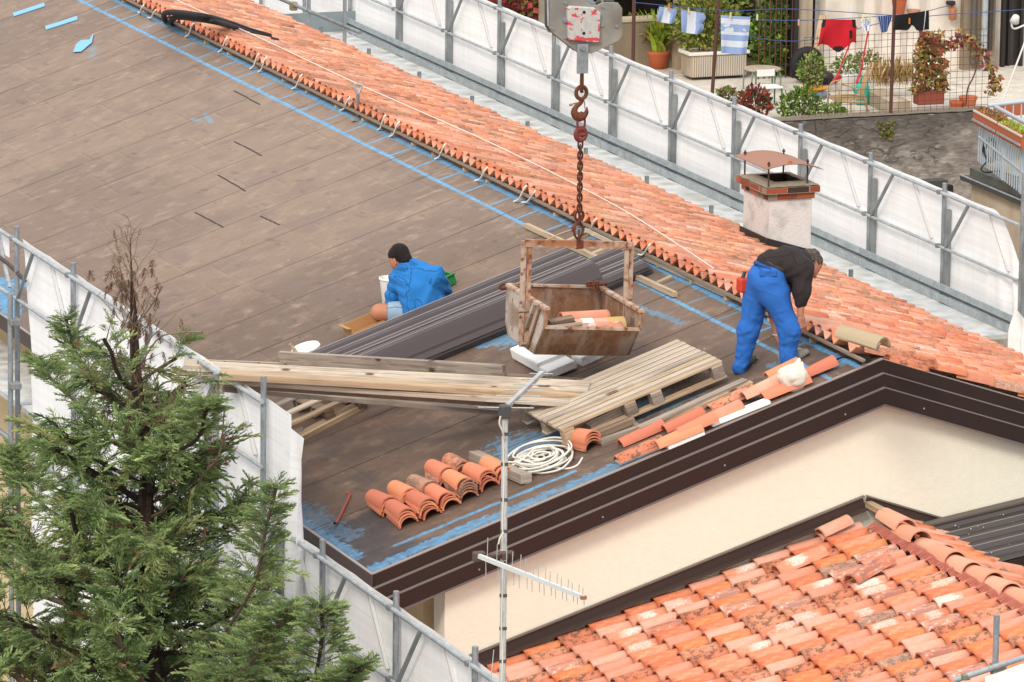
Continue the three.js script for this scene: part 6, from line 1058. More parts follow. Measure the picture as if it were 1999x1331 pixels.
{ // house at the back of the terrace
  const zw = -37.55, h = thing('terrace_house', 'pale weathered house wall behind the clothes lines with drainpipes and a dark door', 'house', [17.5, FL, -38.5]);
  const seg = (a, b, y0, y1, m, z = zw, n = 'wall') => { const x0 = [11.124, -3.646, -37.55][0] + (a - 1000) / 1000 * 8.0, x1 = x0 + (b - a) / 1000 * 8.0; return wpart(h, n, box(x1 - x0, y1 - y0, 0.25, (x0 + x1) / 2, (y0 + y1) / 2, z - 0.125), m); };
  const X = (px) => { const a = [15.673, -4.083, -37.55], b = [18.443, -4.21, -37.55]; return a[0] + (px - 1553) / 327 * (b[0] - a[0]); };
  const W = (p0, p1, y0, y1, m, z = zw, n = 'wall') => wpart(h, n, box(X(p1) - X(p0), y1 - y0, 0.25, (X(p0) + X(p1)) / 2, (y0 + y1) / 2, z - 0.125), m);
  W(1553, 1584, FL, -1, std(0xe2dcd0, 0.92, { map: oldWallMap })); W(1608, 1872, FL, -1, oldWall); W(1545, 1553, FL, -1, iron, zw + 0.04, 'door_post');
  wpart(h, 'dark_doorway', box(X(1612) - X(1580), 3.4, 0.1, X(1596), FL + 1.7, zw - 0.5), std(0x2a1614, 0.9));
  W(1872, 1935, FL, -1, greyConc, zw + 0.12, 'pilaster'); W(1935, 1960, FL, -1, oldWall, zw - 0.05); W(1995, 2100, FL, -1, oldWall, zw); W(1955, 2000, -3.2, -1, oldWall, zw - 0.05);
  wpart(h, 'door_frame', [box(0.05, 1.6, 0.08, X(1957), FL + 0.8, zw), box(0.05, 1.6, 0.08, X(1993), FL + 0.8, zw), box(0.3, 0.05, 0.08, X(1975), FL + 1.6, zw)], iron);
  wpart(h, 'glass_door', box(X(1993) - X(1957), 1.6, 0.03, X(1975), FL + 0.8, zw - 0.1), std(0x3c3a36, 0.2)); wpart(h, 'door_mullion', box(0.03, 1.6, 0.05, X(1972), FL + 0.8, zw - 0.06), iron);
  wpart(h, 'drainpipe', rod([X(1909), FL, zw + 0.2], [X(1909), -1, zw + 0.2], 0.05, 0.05, 12), M.galvLight); wpart(h, 'drainpipe', rod([X(1921), FL + 0.3, zw + 0.2], [X(1921), -1, zw + 0.2], 0.035, 0.035, 12), std(0x3c3532, 0.6)); wpart(h, 'drainpipe', rod([X(1890), FL + 0.1, zw + 0.16], [X(1890), -1, zw + 0.16], 0.04, 0.04, 12), std(0x5c544e, 0.7));
  wpart(h, 'brown_post', rod([X(1990), FL - 0.1, zw + 0.9], [X(1993), -1, zw + 0.9], 0.06, 0.06, 12), std(0x6a4a44, 0.6));
  wpart(h, 'porch_beam', bar([X(1925), -3.0, zw + 0.7], [X(2010), -3.3, zw + 0.9], 0.08, 0.1), std(0x3a2a26, 0.7));
  const l = [X(1851), [18.151, -3.539, -37.5][1], zw + 0.1]; wpart(h, 'wall_lantern', [lathe([[0.0, -0.1], [0.055, -0.08], [0.06, 0.06], [0.03, 0.09], [0, 0.1]], 12).translate(...l), rod([l[0], l[1] + 0.1, l[2]], [l[0] + 0.02, l[1] + 0.15, l[2] - 0.1], 0.025)], std(0xa86a44, 0.5));
  wpart(h, 'bracket', box(0.12, 0.06, 0.1, l[0] - 0.02, l[1] + 0.17, l[2] - 0.03, 0.01), iron);
  // left part: low wall, dark shed, iron lattice
  const lw = thing('low_wall', 'low pale wall behind the spiky plant with a dark shed above it', 'wall', [12.4, FL, -38.9]); const ty = [13.536, -3.665, -38.9][1];
  wpart(lw, 'wall_face', box(5.6, ty - FL + 0.0, 0.25, 11.6, (ty + FL) / 2, -39.0), greyConc); wpart(lw, 'coping', box(5.6, 0.04, 0.3, 11.6, ty + 0.02, -39.0), std(0xcfc6b8, 0.95, { map: oldWallMap }));
  const shed = thing('shed', 'dark open shed seen above the low wall at the top of the frame', 'shed', [12.3, FL, -41]); wpart(shed, 'back_wall', box(8, 4.5, 0.2, 11.8, FL + 2.25, -41.4), std(0x4a4038, 0.95, { map: oldWallMap })); wpart(shed, 'roof_edge', box(8, 0.14, 1.6, 11.8, -2.88, -40.4), std(0x3a302a, 0.9)); wpart(shed, 'slat', [box(8, 0.05, 0.05, 11.8, -3.2, -39.8), box(8, 0.05, 0.05, 11.8, -3.05, -39.8)], std(0x6a5c50, 0.9));
  const lat = thing('iron_lattice', 'dark iron lattice gate covered by ivy left of the pale pier', 'gate', [X(1512), FL, -37.6]);
  for (let i = 0; i < 7; i++) wpart(lat, 'lattice_bar', rod([X(1482 + i * 10.5), FL, -37.55], [X(1482 + i * 10.5), -2.4, -37.55], 0.011, 0.011, 6), rustIron); for (let i = 0; i < 8; i++) wpart(lat, 'lattice_bar', rod([X(1480), FL + 0.2 + i * 0.28, -37.55], [X(1548), FL + 0.2 + i * 0.28, -37.55], 0.009, 0.009, 6), iron);
  wpart(lat, 'frame_post', box(0.07, 2.6, 0.07, X(1549), FL + 1.3, -37.5), iron);
  const back = thing('back_wall', 'pale wall glimpsed behind the ivy and the iron lattice', 'wall', [X(1500), FL, -38.6]); wpart(back, 'wall_face', box(2.2, 3.6, 0.2, X(1510), FL + 1.8, -38.75), std(0xcac2b6, 0.95, { map: oldWallMap })); wpart(back, 'dark_panel', box(0.42, 1.5, 0.05, X(1500), FL + 0.9, -38.6), std(0x2e2a24, 0.9));
}
// plants and pots on the left
{
  const p = [13.999, -4.4, -38.918], t = thing('spiky_plant', 'spiky yellow-green strap-leaved plant in a clay pot beside the fence pole', 'potted plant', p);
  wpart(t, 'pot', lathe([[0, 0], [0.14, 0], [0.18, 0.22], [0.19, 0.22], [0.19, 0.27], [0.17, 0.27], [0, 0.24]], 20).translate(...p), terra);
  const L = [], cl = [0x86a02c, 0xa0b83c, 0xb8c850, 0xc8a050, 0x6c8a28, 0x98b030], P = [], C = [];
  for (let i = 0; i < 240; i++) { const az = rnd() * 6.283, tl = rr(0.15, 1.2), len = rr(0.42, 0.75), w = rr(0.03, 0.05), b = V(p[0] + rr(-0.08, 0.08), p[1] + 0.22, p[2] + rr(-0.08, 0.08)), c = new THREE.Color(pick(cl)).multiplyScalar(rr(0.75, 1.1)), s = V(-Math.sin(az), 0, Math.cos(az)); let q = b.clone(), prev = null;
    for (let k = 0; k <= 4; k++) { const a = tl * (0.4 + 0.3 * k), ww = w * (k < 1 ? 0.6 : k === 4 ? 0.05 : 1 - 0.15 * k), row = [q.clone().addScaledVector(s, -ww), q.clone().addScaledVector(s, ww)]; if (prev) { P.push(...prev[0].toArray(), ...prev[1].toArray(), ...row[1].toArray(), ...prev[0].toArray(), ...row[1].toArray(), ...row[0].toArray()); for (let m = 0; m < 6; m++) C.push(c.r, c.g, c.b); } prev = row; q.add(V(Math.cos(az) * Math.sin(a), Math.cos(a), Math.sin(az) * Math.sin(a)).multiplyScalar(len / 4)); } }
  const g = new THREE.BufferGeometry(); g.setAttribute('position', new THREE.Float32BufferAttribute(P, 3)); g.computeVertexNormals(); g.setAttribute('color', new THREE.Float32BufferAttribute(C, 3)); wpart(t, 'foliage', boxUV(g), leafMat);
  const a = [14.49, -4.4, -37.887], pl = thing('concrete_planter', 'long ribbed white concrete planter with a bush behind the clothes', 'planter', a);
  wpart(pl, 'trough', box(0.92, 0.36, 0.4, a[0], a[1] + 0.22, a[2], 0.03), std(0xd6d0c6, 0.9, { map: oldWallMap })); for (let i = 0; i < 24; i++) wpart(pl, 'rib', box(0.014, 0.3, 0.016, a[0] - 0.42 + i * 0.0365, a[1] + 0.2, a[2] + 0.204, 0.004), std(0xc8c2b8, 0.9)); wpart(pl, 'rim', [box(0.98, 0.05, 0.05, a[0], a[1] + 0.4, a[2] + 0.2, 0.01), box(0.98, 0.05, 0.05, a[0], a[1] + 0.4, a[2] - 0.2, 0.01), box(0.05, 0.05, 0.4, a[0] - 0.47, a[1] + 0.4, a[2], 0.01), box(0.05, 0.05, 0.4, a[0] + 0.47, a[1] + 0.4, a[2], 0.01)], std(0xe0dbd2, 0.9)); wpart(pl, 'soil', box(0.86, 0.02, 0.34, a[0], a[1] + 0.37, a[2]), std(0x3a2c22, 1));
  bush('shrub', 'loose yellow-green shrub growing in the long concrete planter', 'shrub', [a[0] - 0.12, a[1] + 0.38, a[2] - 0.05], [0.5, 0.46, 0.28], 900, 0.065, [0x7a8a30, 0x94a03c, 0x5c7028, 0x8a7a34], { lift: 0.95 });
  bush('shrub', 'tall thin shrub behind the long planter reaching the top of the frame', 'shrub', [a[0] + 0.05, a[1] + 0.3, a[2] - 0.5], [0.75, 0.75, 0.3], 900, 0.07, [0x6c8030, 0x8a9440, 0x4e6428, 0x9a8a48], { lift: 1.0 });
  bush('ivy', 'bright green ivy climbing the iron lattice above the round table', 'ivy', [15.428, -4.4, -37.855], [0.33, 0.55, 0.25], 1100, 0.075, G1, { w: 0.42, lift: 1.0 });
  bush('ivy', 'dark ivy above the bright green one on the iron lattice', 'ivy', [[15.428, -4.4, -37.855][0], FL + 1.0, -37.8], [0.36, 0.5, 0.22], 700, 0.07, G2, { w: 0.42 });
  bush('shrub', 'low dull green shrub behind the net left of the spiky plant', 'shrub', [13.96, -4.4, -40.086], [0.42, 0.3, 0.3], 500, 0.06, [0x6a7a40, 0x8a9458, 0x566838]);
  bush('vine', 'red autumn creeper left of the crane block at the top of the frame', 'creeper', [[11.329, -3.189, -38][0], FL, -38], [0.45, 0.75, 0.3], 900, 0.09, RD.concat([0x8a7a34, 0x4a5a2a]), { w: 0.4, lift: 1.75 });
  bush('shrub', 'green and red shrub at the top edge beside the grey post', 'shrub', [[10.802, -3.014, -38][0], FL, -38.3], [0.6, 0.7, 0.3], 600, 0.08, [0x4a5a2a, 0x6a7a34, 0x8a4034], { lift: 1.9 });
  const gp = [11.203, -3.112, -36.5]; single('concrete_post', rod([gp[0], FL - 1, -36.5], [gp[0], -2, -36.5], 0.075, 0.075, 12), greyConc, 'round grey concrete post rising behind the net left of the crane block', 'post');
}
// furniture and clutter on the terrace
{
  const p = [14.728, -4.4, -36.612], t = thing('round_table', 'round pale stone-topped garden table with thin metal legs', 'table', p), ty = [14.718, -4.213, -36.6];
  const tp = [p[0], FL + 0.33, p[2]]; wpart(t, 'table_top', lathe([[0, 0], [0.26, 0], [0.275, 0.015], [0.27, 0.035], [0, 0.036]], 32).translate(p[0], FL + 0.3, p[2]), std(0xd2ccc2, 0.85, { map: oldWallMap })); for (const [x, z] of [[0.18, 0.12], [-0.18, 0.12], [0.18, -0.12], [-0.18, -0.12]]) wpart(t, 'leg', tube([[p[0] + x, FL + 0.3, p[2] + z], [p[0] + x * 1.2, FL + 0.28, p[2] + z * 1.2], [p[0] + x * 1.3, FL, p[2] + z * 1.3]], 0.012, 8, 6), std(0x7c8a7c, 0.6));
  const c = [14.286, -4.4, -35.337], ch = thing('garden_chair', 'white garden chair with green metal legs in front of the round table', 'chair', c); wpart(ch, 'seat', box(0.34, 0.025, 0.3, c[0], FL + 0.28, c[2], 0.008), M.white); for (const [x, z] of [[-0.15, 0.13], [0.15, 0.13], [-0.15, -0.13], [0.15, -0.13]]) wpart(ch, 'leg', rod([c[0] + x, FL, c[2] + z], [c[0] + x, FL + (z < 0 ? 0.5 : 0.28), c[2] + z], 0.012), std(0x4a6a52, 0.6)); wpart(ch, 'backrest', box(0.3, 0.1, 0.015, c[0], FL + 0.46, c[2] - 0.13, 0.004), M.white);
  bush('shrub', 'reddish-leaved shrub at the edge of the terrace in front of the table', 'shrub', [13.568, -4.4, -34.186], [0.24, 0.24, 0.18], 420, 0.065, RD.concat([0x5c7034, 0x4a5c2c, 0xa86a58]));
  bush('shrub', 'small variegated plant left of the reddish shrub', 'shrub', [13.731, -4.4, -35.595], [0.14, 0.12, 0.12], 200, 0.06, [0x7a8a3c, 0xa08a6a, 0x6a4038, 0x5c7034]);
  bush('shrub', 'fresh green shrub hanging over the retaining wall', 'shrub', [14.206, -4.4, -33.995], [0.33, 0.26, 0.22], 900, 0.05, G1.concat(G2), { lift: 0.85 });
  bush('shrub', 'light green climbing plant in front of the black tyre', 'shrub', [15.356, -4.4, -36.235], [0.2, 0.26, 0.15], 420, 0.05, [0x7a9440, 0x94a858, 0x5a7030], { lift: 1.25 });
  bush('shrub', 'low green tufts right of the fresh green shrub', 'shrub', [14.78, -4.4, -34.093], [0.16, 0.1, 0.1], 220, 0.05, [0x6a8a34, 0x8aa048]);
  const ty2 = [15.63, -4.4, -36.823]; { const w = thing('tyre', 'black tyre leaning against the pale pier behind the plants', 'tyre', ty2); wpart(w, 'tread', fin(new THREE.TorusGeometry(0.2, 0.075, 12, 28)).translate(ty2[0], FL + 0.28, ty2[2] - 0.2), M.rubber); wpart(w, 'disc', rod([ty2[0], FL + 0.28, ty2[2] - 0.24], [ty2[0], FL + 0.28, ty2[2] - 0.16], 0.19, 0.19, 20), std(0x1c1a1a, 0.7)); wpart(w, 'bag', boxUV(new THREE.SphereGeometry(0.16, 14, 10)).scale(1.1, 0.7, 0.8).translate(ty2[0] + 0.18, FL + 0.1, ty2[2]), std(0x222022, 0.5)); }
  const yb = [15.327, -4.4, -36.055]; single('bowl', lathe([[0, 0], [0.12, 0], [0.19, 0.09], [0.2, 0.1], [0.17, 0.085], [0, 0.02]], 24).translate(...yb), std(0xd8962c, 0.6), 'shallow yellow plastic bowl on the terrace floor', 'bowl');
  const rag = [15.333, -4.4, -35.77]; single('cloth_heap', boxUV(new THREE.IcosahedronGeometry(0.09, 2)).scale(1.5, 0.5, 1).translate(rag[0], FL + 0.03, rag[2]), std(0x5a6c88, 0.9), 'crumpled blue rag beside the yellow bowl', 'rag');
  const wc = [15.642, -4.4, -35.025], w = thing('watering_can', 'turquoise plastic watering can beside the white trough', 'watering can', wc), tq = std(0x2fae94, 0.45); wpart(w, 'can_body', lathe([[0, 0], [0.095, 0], [0.105, 0.03], [0.105, 0.26], [0.08, 0.31], [0.05, 0.32], [0.045, 0.29], [0, 0.28]], 20).scale(1, 1, 0.8).translate(...wc), tq); wpart(w, 'handle', tube([[wc[0] + 0.07, FL + 0.27, wc[2]], [wc[0] + 0.08, FL + 0.38, wc[2]], [wc[0] + 0.0, FL + 0.42, wc[2]], [wc[0] - 0.05, FL + 0.34, wc[2]], [wc[0] - 0.06, FL + 0.3, wc[2]]], 0.014, 20, 7), tq); wpart(w, 'spout', rod([wc[0] - 0.08, FL + 0.08, wc[2] + 0.03], [wc[0] - 0.2, FL + 0.3, wc[2] + 0.06], 0.02, 0.014), tq);
  for (const [q, lab, r] of [[[15.921, -4.4, -36.258], 'white plastic pot with a green herb, left of the watering can', 0.18], [[16.38, -4.4, -36.504], 'white plastic pot with a dull herb, behind the watering can', 0.17]]) { const pt = thing('plant_pot', lab, 'potted plant', q); wpart(pt, 'pot', lathe([[0, 0], [r * 0.75, 0], [r, 0.24], [r * 1.06, 0.25], [r * 0.9, 0.26], [0, 0.22]], 20).translate(...q), M.white); wpart(pt, 'foliage', leaves(260, inBall([q[0], q[1] + 0.36, q[2]], [0.2, 0.16, 0.15]), 0.045, r > 0.175 ? [0x5c7a34, 0x7a9040] : [0x7a7a48, 0x94904e, 0x6a7040]), leafMat); }
  single('broom', [rod([15.48, -4.075, -35.6], [15.916, -3.394, -35.9], 0.014), bar([15.418, -4.14, -35.55], [15.537, -4.062, -35.6], 0.05, 0.06)], std(0xb02c34, 0.6), 'red broom stick leaning left behind the red jumper', 'broom'); single('broom', [rod([15.85, -4.092, -35.6], [16.115, -3.418, -35.9], 0.015), bar([15.797, -4.173, -35.55], [15.866, -4.078, -35.6], 0.06, 0.05)], std(0xb02c34, 0.6), 'red broom stick standing nearly upright above the watering can', 'broom');
  single('plank', bar([15.8, -4.003, -37.1], [15.991, -3.439, -37.3], 0.1, 0.03), wWarm, 'wooden plank leaning in the dark doorway beside the red jumper', 'plank');
  // rattan chair
  const rc = [15.115, -4.4, -34.356], rch = thing('rattan_chair', 'curved rattan armchair on the terrace behind the wire fence', 'chair', rc), rt = std(0xb49672, 0.8), TB = (n, pts, r = 0.013, s = 18) => wpart(rch, n, tube(pts.map(([a, b, c]) => [rc[0] + a, FL + b, rc[2] + c]), r, s, 6), rt);
  TB('arm', [[-0.22, 0.0, 0.2], [-0.24, 0.25, 0.2], [-0.2, 0.42, 0.15], [-0.05, 0.42, -0.05], [0.12, 0.34, 0.18], [0.18, 0.2, 0.22], [0.2, 0, 0.22]]); TB('arm', [[-0.3, 0, -0.05], [-0.3, 0.28, -0.05], [-0.2, 0.44, -0.15], [-0.05, 0.46, -0.2]]); TB('leg', [[0.22, 0.28, 0.05], [0.24, 0.12, 0.1], [0.28, 0, 0.14]], 0.016); TB('leg', [[-0.05, 0.24, 0.2], [-0.06, 0, 0.24]], 0.016); TB('seat_rim', [[-0.24, 0.22, 0.2], [0.16, 0.2, 0.22], [0.24, 0.24, -0.1], [-0.22, 0.24, -0.16], [-0.24, 0.22, 0.2]], 0.016, 30);
  for (let i = 0; i < 6; i++) TB('back_cane', [[0.12 + i * 0.02, 0.22, 0.18 - i * 0.06], [0.2 + i * 0.02, 0.45, 0.14 - i * 0.06], [0.32 + 0.01 * i, 0.66, 0.1 - i * 0.05]], 0.009, 12); TB('back_rim', [[0.1, 0.22, 0.2], [0.22, 0.5, 0.16], [0.34, 0.7, 0.08], [0.42, 0.66, -0.16], [0.24, 0.24, -0.18]], 0.016, 24); for (let i = 0; i < 6; i++) TB('seat_cane', [[-0.22, 0.235, 0.16 - i * 0.06], [0.2, 0.225, 0.16 - i * 0.06]], 0.008, 4);
  // trough with dry grass, clay trough with the creeper, two clay pots
  const tr = thing('trough', 'long low white trough with dry grass behind the brown fence pole', 'planter', [15.999, -4.4, -34.872]); wpart(tr, 'trough_wall', bar([15.895, -4.3, -35.175], [15.789, -4.3, -34.003], 0.3, 0.2), std(0xd8d0c4, 0.9, { map: oldWallMap })); for (let i = 0; i < 6; i++) wpart(tr, 'slat_line', bar([15.966, -4.36, -35.383], [15.842, -4.36, -34.17], 0.012, 0.008).translate(0, i * 0.028, 0.02), std(0xb8b0a6, 0.9));
  const dq = [16.33, -4.4, -35.474]; wpart(tr, 'dry_grass', leaves(500, () => ({ p: [dq[0] + rr(-0.32, 0.28), FL + rr(0.15, 0.32), dq[2] + rr(-0.2, 0.2)], d: [rr(-0.35, 0.35), 1, rr(-0.35, 0.35)] }), 0.22, DRY, { w: 0.03 }), leafMat);
  const cp = [16.35, -4.4, -34.261], cr = thing('creeper_trough', 'red-leaved creeper growing from a brown clay trough up the wire fence', 'potted plant', cp); wpart(cr, 'trough', box(0.42, 0.2, 0.2, cp[0], FL + 0.2, cp[2], 0.02), std(0x9a5240, 0.85)); 
  const px = (x, y) => [16.041, -4.276, -33.6][0] * 0 + 0; 
  wpart(cr, 'foliage', leaves(850, () => { const k = rnd(); return { p: [cp[0] + 0.0 + rr(-0.28, 0.3) * (1 - 0.5 * k), FL + 0.3 + 0.85 * k, cp[2] + rr(-0.12, 0.12)], d: [rr(-1, 1), rr(-1, 0.5), rr(-0.5, 1)] }; }, 0.065, DRY.concat(OR, [0x9a8a44]), { w: 0.4, droop: 0.4 }), leafMat);
  const Z6 = -33.5, path = [[15.864, -3.134, -33.5], [16.112, -3.323, -33.5], [16.37, -3.26, -33.5], [16.554, -3.179, -33.5], [16.721, -3.336, -33.5], [16.832, -3.49, -33.5], [16.951, -3.645, -33.5], [17.065, -3.89, -33.5], [16.987, -3.999, -33.5]];
  const pts = path.map((p) => V(p)); wpart(cr, 'red_foliage', leaves(300, () => { const k = rnd() * (pts.length - 1.001), i = Math.floor(k), p = pts[i].clone().lerp(pts[i + 1], k - i); return { p: [p.x + rr(-0.08, 0.08), p.y + rr(-0.09, 0.07), p.z + rr(-0.08, 0.08)], d: [rr(-1, 1), rr(-1.2, 0.2), rr(-0.3, 1)] }; }, 0.062, RD.concat([0x9a4a3c, 0xa8803c, 0x7a8a3c, 0x9a8a44]), { w: 0.42, droop: 0.3 }), leafMat);
  wpart(cr, 'stem', [tube(path, 0.007, 50, 5), tube([[cp[0], FL + 0.3, cp[2]], [cp[0] + 0.04, FL + 0.8, cp[2]], path[0]], 0.01, 20, 5), tube([[16.633, -4.223, -33.6], [16.618, -3.944, -33.5], [16.695, -3.798, -33.5], [16.783, -3.503, -33.5]], 0.012, 20, 5)], std(0x6a4c3a, 0.9));
  for (const [q, lab, s, tp2] of [[[16.682, -4.4, -34.024], 'small empty clay pot beside the brown trough', 0.8], [[16.885, -4.4, -34.055], 'larger clay pot holding the creeper stem', 1.05]]) single('clay_pot', lathe([[0, 0], [0.085, 0], [0.12, 0.17], [0.13, 0.17], [0.13, 0.21], [0.11, 0.21], [0.1, 0.16], [0, 0.15]], 20).scale(s, s, s).translate(...q), s > 1 ? std(0xc8704e, 0.85) : terra, lab, 'clay pot');
  const wp = [17.239, -3.338, -37.3]; single('wall_pot', lathe([[0, -0.13], [0.08, -0.13], [0.12, 0.1], [0.13, 0.1], [0.13, 0.14], [0, 0.14]], 20).translate(...wp), terra, 'clay pot hanging on the house wall at the top of the frame', 'clay pot'); const wp2 = [17.479, -3.441, -37.3]; single('wall_pot', lathe([[0, -0.06], [0.07, -0.05], [0.11, 0.02], [0, 0.03]], 16).translate(...wp2), std(0xb07a60, 0.85), 'half clay dish on the house wall beside the hanging pot', 'clay dish');
}
// wire fence with its poles, lines and the washing
{
  const z = -33.15, f = thing('wire_fence', 'rusty square wire mesh fence with brown poles on the retaining wall', 'fence', [15.6, -4.2, z]), wires = [], y0 = -4.22, x0 = [13.865, -3.609, -33.15][0], x1 = [16.813, -3.747, -33.15][0], yt = [14.899, -3.03, -33.15][1];
  for (let x = x0; x < x1; x += 0.1) wires.push(rod([x, y0, z], [x + rr(-0.006, 0.006), yt + 0.0, z + rr(-0.01, 0.01)], 0.0033, 0.0033, 4, true)); for (let y = y0 + 0.08; y < yt; y += 0.1) wires.push(tube([0, 0.25, 0.5, 0.75, 1].map((k) => [lerp(x0, x1, k), y + rr(-0.008, 0.008), z + 0.004]), 0.0033, 16, 4));
  const wm = wpart(f, 'wire_mesh', wires, rustIron); wm.userData.kind = 'stuff';
  for (const [a, b] of [[[15.236, -4.177, -33.15], [15.258, -2.42, -33.15]], [[12.428, -3.775, -33.15], [12.545, -2.306, -33.15]], [[11.258, -3.268, -33.15], [11.255, -2.253, -33.15]]]) wpart(f, 'pole', rod([a[0], -4.6, a[2]], b, 0.026, 0.026, 10), rustIron);
  const lines = [[[[11.238, -2.425, -33.1], [12.53, -2.589, -33.1], [14.096, -2.776, -34], [15.229, -2.779, -33.1]], 'upper'], [[[12.533, -2.699, -33.1], [13.924, -2.871, -33.6], [15.252, -2.788, -33.15], [17.433, -3.169, -36]], 'washing'], [[[12.558, -2.904, -33.15], [13.855, -3.117, -33.3], [15.254, -2.861, -33.15], [17.715, -2.931, -34]], 'sagging']], bl = std(0x3a5a94, 0.7);
  for (const [p, w] of lines) single('clothes_line', tube(p, 0.006, 40, 5), bl, w + ' blue clothes line across the terrace', 'clothes line');
  const cl = (name, label, cat, corners, mat, o = {}) => { const [a, b, c, d] = corners.map((p) => V(p)); const g = smoothSurf(16, 18, (u, v) => { const p = a.clone().lerp(b, u).lerp(d.clone().lerp(c, u), v), k = o.wave ?? 0.02; p.z += k * Math.sin(u * 9 + v * 2) * v + k * 0.6 * Math.sin(u * 17 + 1) * v + 0.012 * Math.sin(u * Math.PI) ; p.y -= (o.sag ?? 0.01) * Math.sin(u * Math.PI) * v; if (o.notch) p.y += o.notch(u, v); if (o.nx) p.x += o.nx(u, v); return p.toArray(); }); const t = thing(name, label, cat, corners[0]); g.userData.uv = true; wpart(t, name === 'towel' ? 'towel_cloth' : 'garment', g, mat); return t; };
  const towM = (s) => std(0xffffff, 0.95, { map: tex(128, 128, (u, v) => { const q = s ? v : u, st = s ? (v > 0.82 || (v > 0.5 && v < 0.66) || (v > 0.22 && v < 0.42 && fbm(u * 5, v * 8, 901, 3) > 0.42) || v < 0.08) : (q < 0.28 || q > 0.66), w = 0.5 + 0.5 * Math.sin((s ? v : u) * 110); return st ? [140 + 20 * fbm(u * 9, v * 9, 5, 3), 172, 216] : [226 - 18 * w, 230 - 14 * w, 236 - 6 * w]; }, true, false), bumpMap: weave, bumpScale: 0.004 });
  const peg = (px, c, lab) => { single('peg', box(0.02, 0.085, 0.025, px[0], px[1], px[2], 0.003), std(c, 0.7), lab, 'clothes peg'); };
  const zt = -33.1;
  cl('towel', 'small blue and white striped towel on the line, leftmost of three', 'towel', [[11.618, -2.492, -33.1], [11.891, -2.547, -33.1], [11.856, -2.749, -33.1], [11.575, -2.701, -33.1]], towM(0)); cl('towel', 'folded blue and white towel with a curled edge, middle of three', 'towel', [[11.945, -2.55, -33.1], [12.297, -2.616, -33.1], [12.264, -2.913, -33.1], [11.951, -2.87, -33.1]], towM(0), { nx: (u, v) => u > 0.6 ? 0.05 * Math.abs(Math.sin(v * 6.5)) * (u - 0.6) * 2.5 - 0.03 * (u - 0.6) : 0 }); cl('towel', 'large pale blue towel with ragged stripes, rightmost of three', 'towel', [[12.534, -2.648, -33.05], [12.989, -2.697, -33.05], [12.954, -3.221, -33.05], [12.538, -3.187, -33.05]], towM(1));
  const redM = std(0xffffff, 0.9, { map: tex(128, 128, (u, v) => (u < 0.1 && v < 0.3) || (u > 0.88 && v < 0.35) || (u > 0.78 && v > 0.45 && v < 0.8 && u < 0.86) || Math.hypot((u - 0.5) * 1.2, v - 0.98) < 0.16 ? [34, 20, 24] : [206 - 20 * fbm(u * 6, v * 6, 911, 3), 20, 36], true, false), bumpMap: weave, bumpScale: 0.003 });
  cl('jumper', 'red and black sports jumper hung upside down on the line', 'jumper', [[14.124, -2.79, -33.1], [14.632, -2.812, -33.1], [14.65, -3.166, -33.1], [14.086, -3.17, -33.1]], redM, { wave: 0.04, notch: (u, v) => v * (0.05 * Math.sin(u * 9.4) - 0.04 * Math.sin(u * Math.PI)), nx: (u, v) => -0.06 * v * (u < 0.2 ? 1 : 0) + 0.03 * v * (u > 0.85 ? 1 : 0) });
  cl('socks', 'pair of small white socks with blue print on the line', 'socks', [[14.711, -2.801, -33.1], [14.871, -2.808, -33.1], [14.867, -2.969, -33.1], [14.732, -2.978, -33.1]], std(0xffffff, 0.95, { map: tex(64, 64, (u, v) => Math.abs(u - 0.48) < 0.05 ? [120, 110, 100] : noise2(u * 9, v * 6, 921) > 0.72 ? [110, 140, 200] : [232, 232, 234], true, false) }));
  cl('underpants', 'dark blue striped underpants on the line', 'underpants', [[14.966, -2.782, -33.1], [15.205, -2.778, -33.1], [15.147, -2.982, -33.1], [15.029, -3.028, -33.1]], std(0xffffff, 0.95, { map: tex(64, 64, (u, v) => Math.sin(u * 40) > 0.75 ? [150, 170, 205] : [34, 52, 110], true, false) }));
  cl('shorts', 'black sports shorts with a white stripe on the line', 'shorts', [[15.253, -2.78, -33.1], [15.772, -2.729, -33.1], [15.797, -3.011, -33.1], [15.211, -2.985, -33.1]], std(0xffffff, 0.9, { map: tex(128, 64, (u, v) => Math.abs(u - 0.9 + 0.08 * v) < 0.012 ? [226, 226, 226] : [14, 14, 17], true, false) }), { notch: (u, v) => v > 0.6 ? 0.1 * Math.max(0, 1 - Math.abs(u - 0.52) * 9) * (v - 0.6) * 2.4 : 0 });
  peg([11.749, -2.506, -33.06], 0xd08a34, 'orange peg on the leftmost towel'); peg([12.045, -2.563, -33.06], 0xe0ca8a, 'pale yellow peg on the middle towel'); peg([12.661, -2.653, -33], 0xe0d090, 'pale yellow peg on the large towel'); peg([13.095, -2.71, -33.06], 0xc8d89a, 'pale green peg on the empty line'); peg([13.929, -2.886, -33.5], 0xd8a48a, 'pink peg by the dark door post'); peg([15.453, -2.864, -33.06], 0xd8782c, 'orange peg on the black shorts'); peg([14.725, -2.781, -33.06], 0xe4dca0, 'yellow peg above the left sock'); peg([14.836, -2.786, -33.06], 0xd8d080, 'yellow peg above the right sock');
}
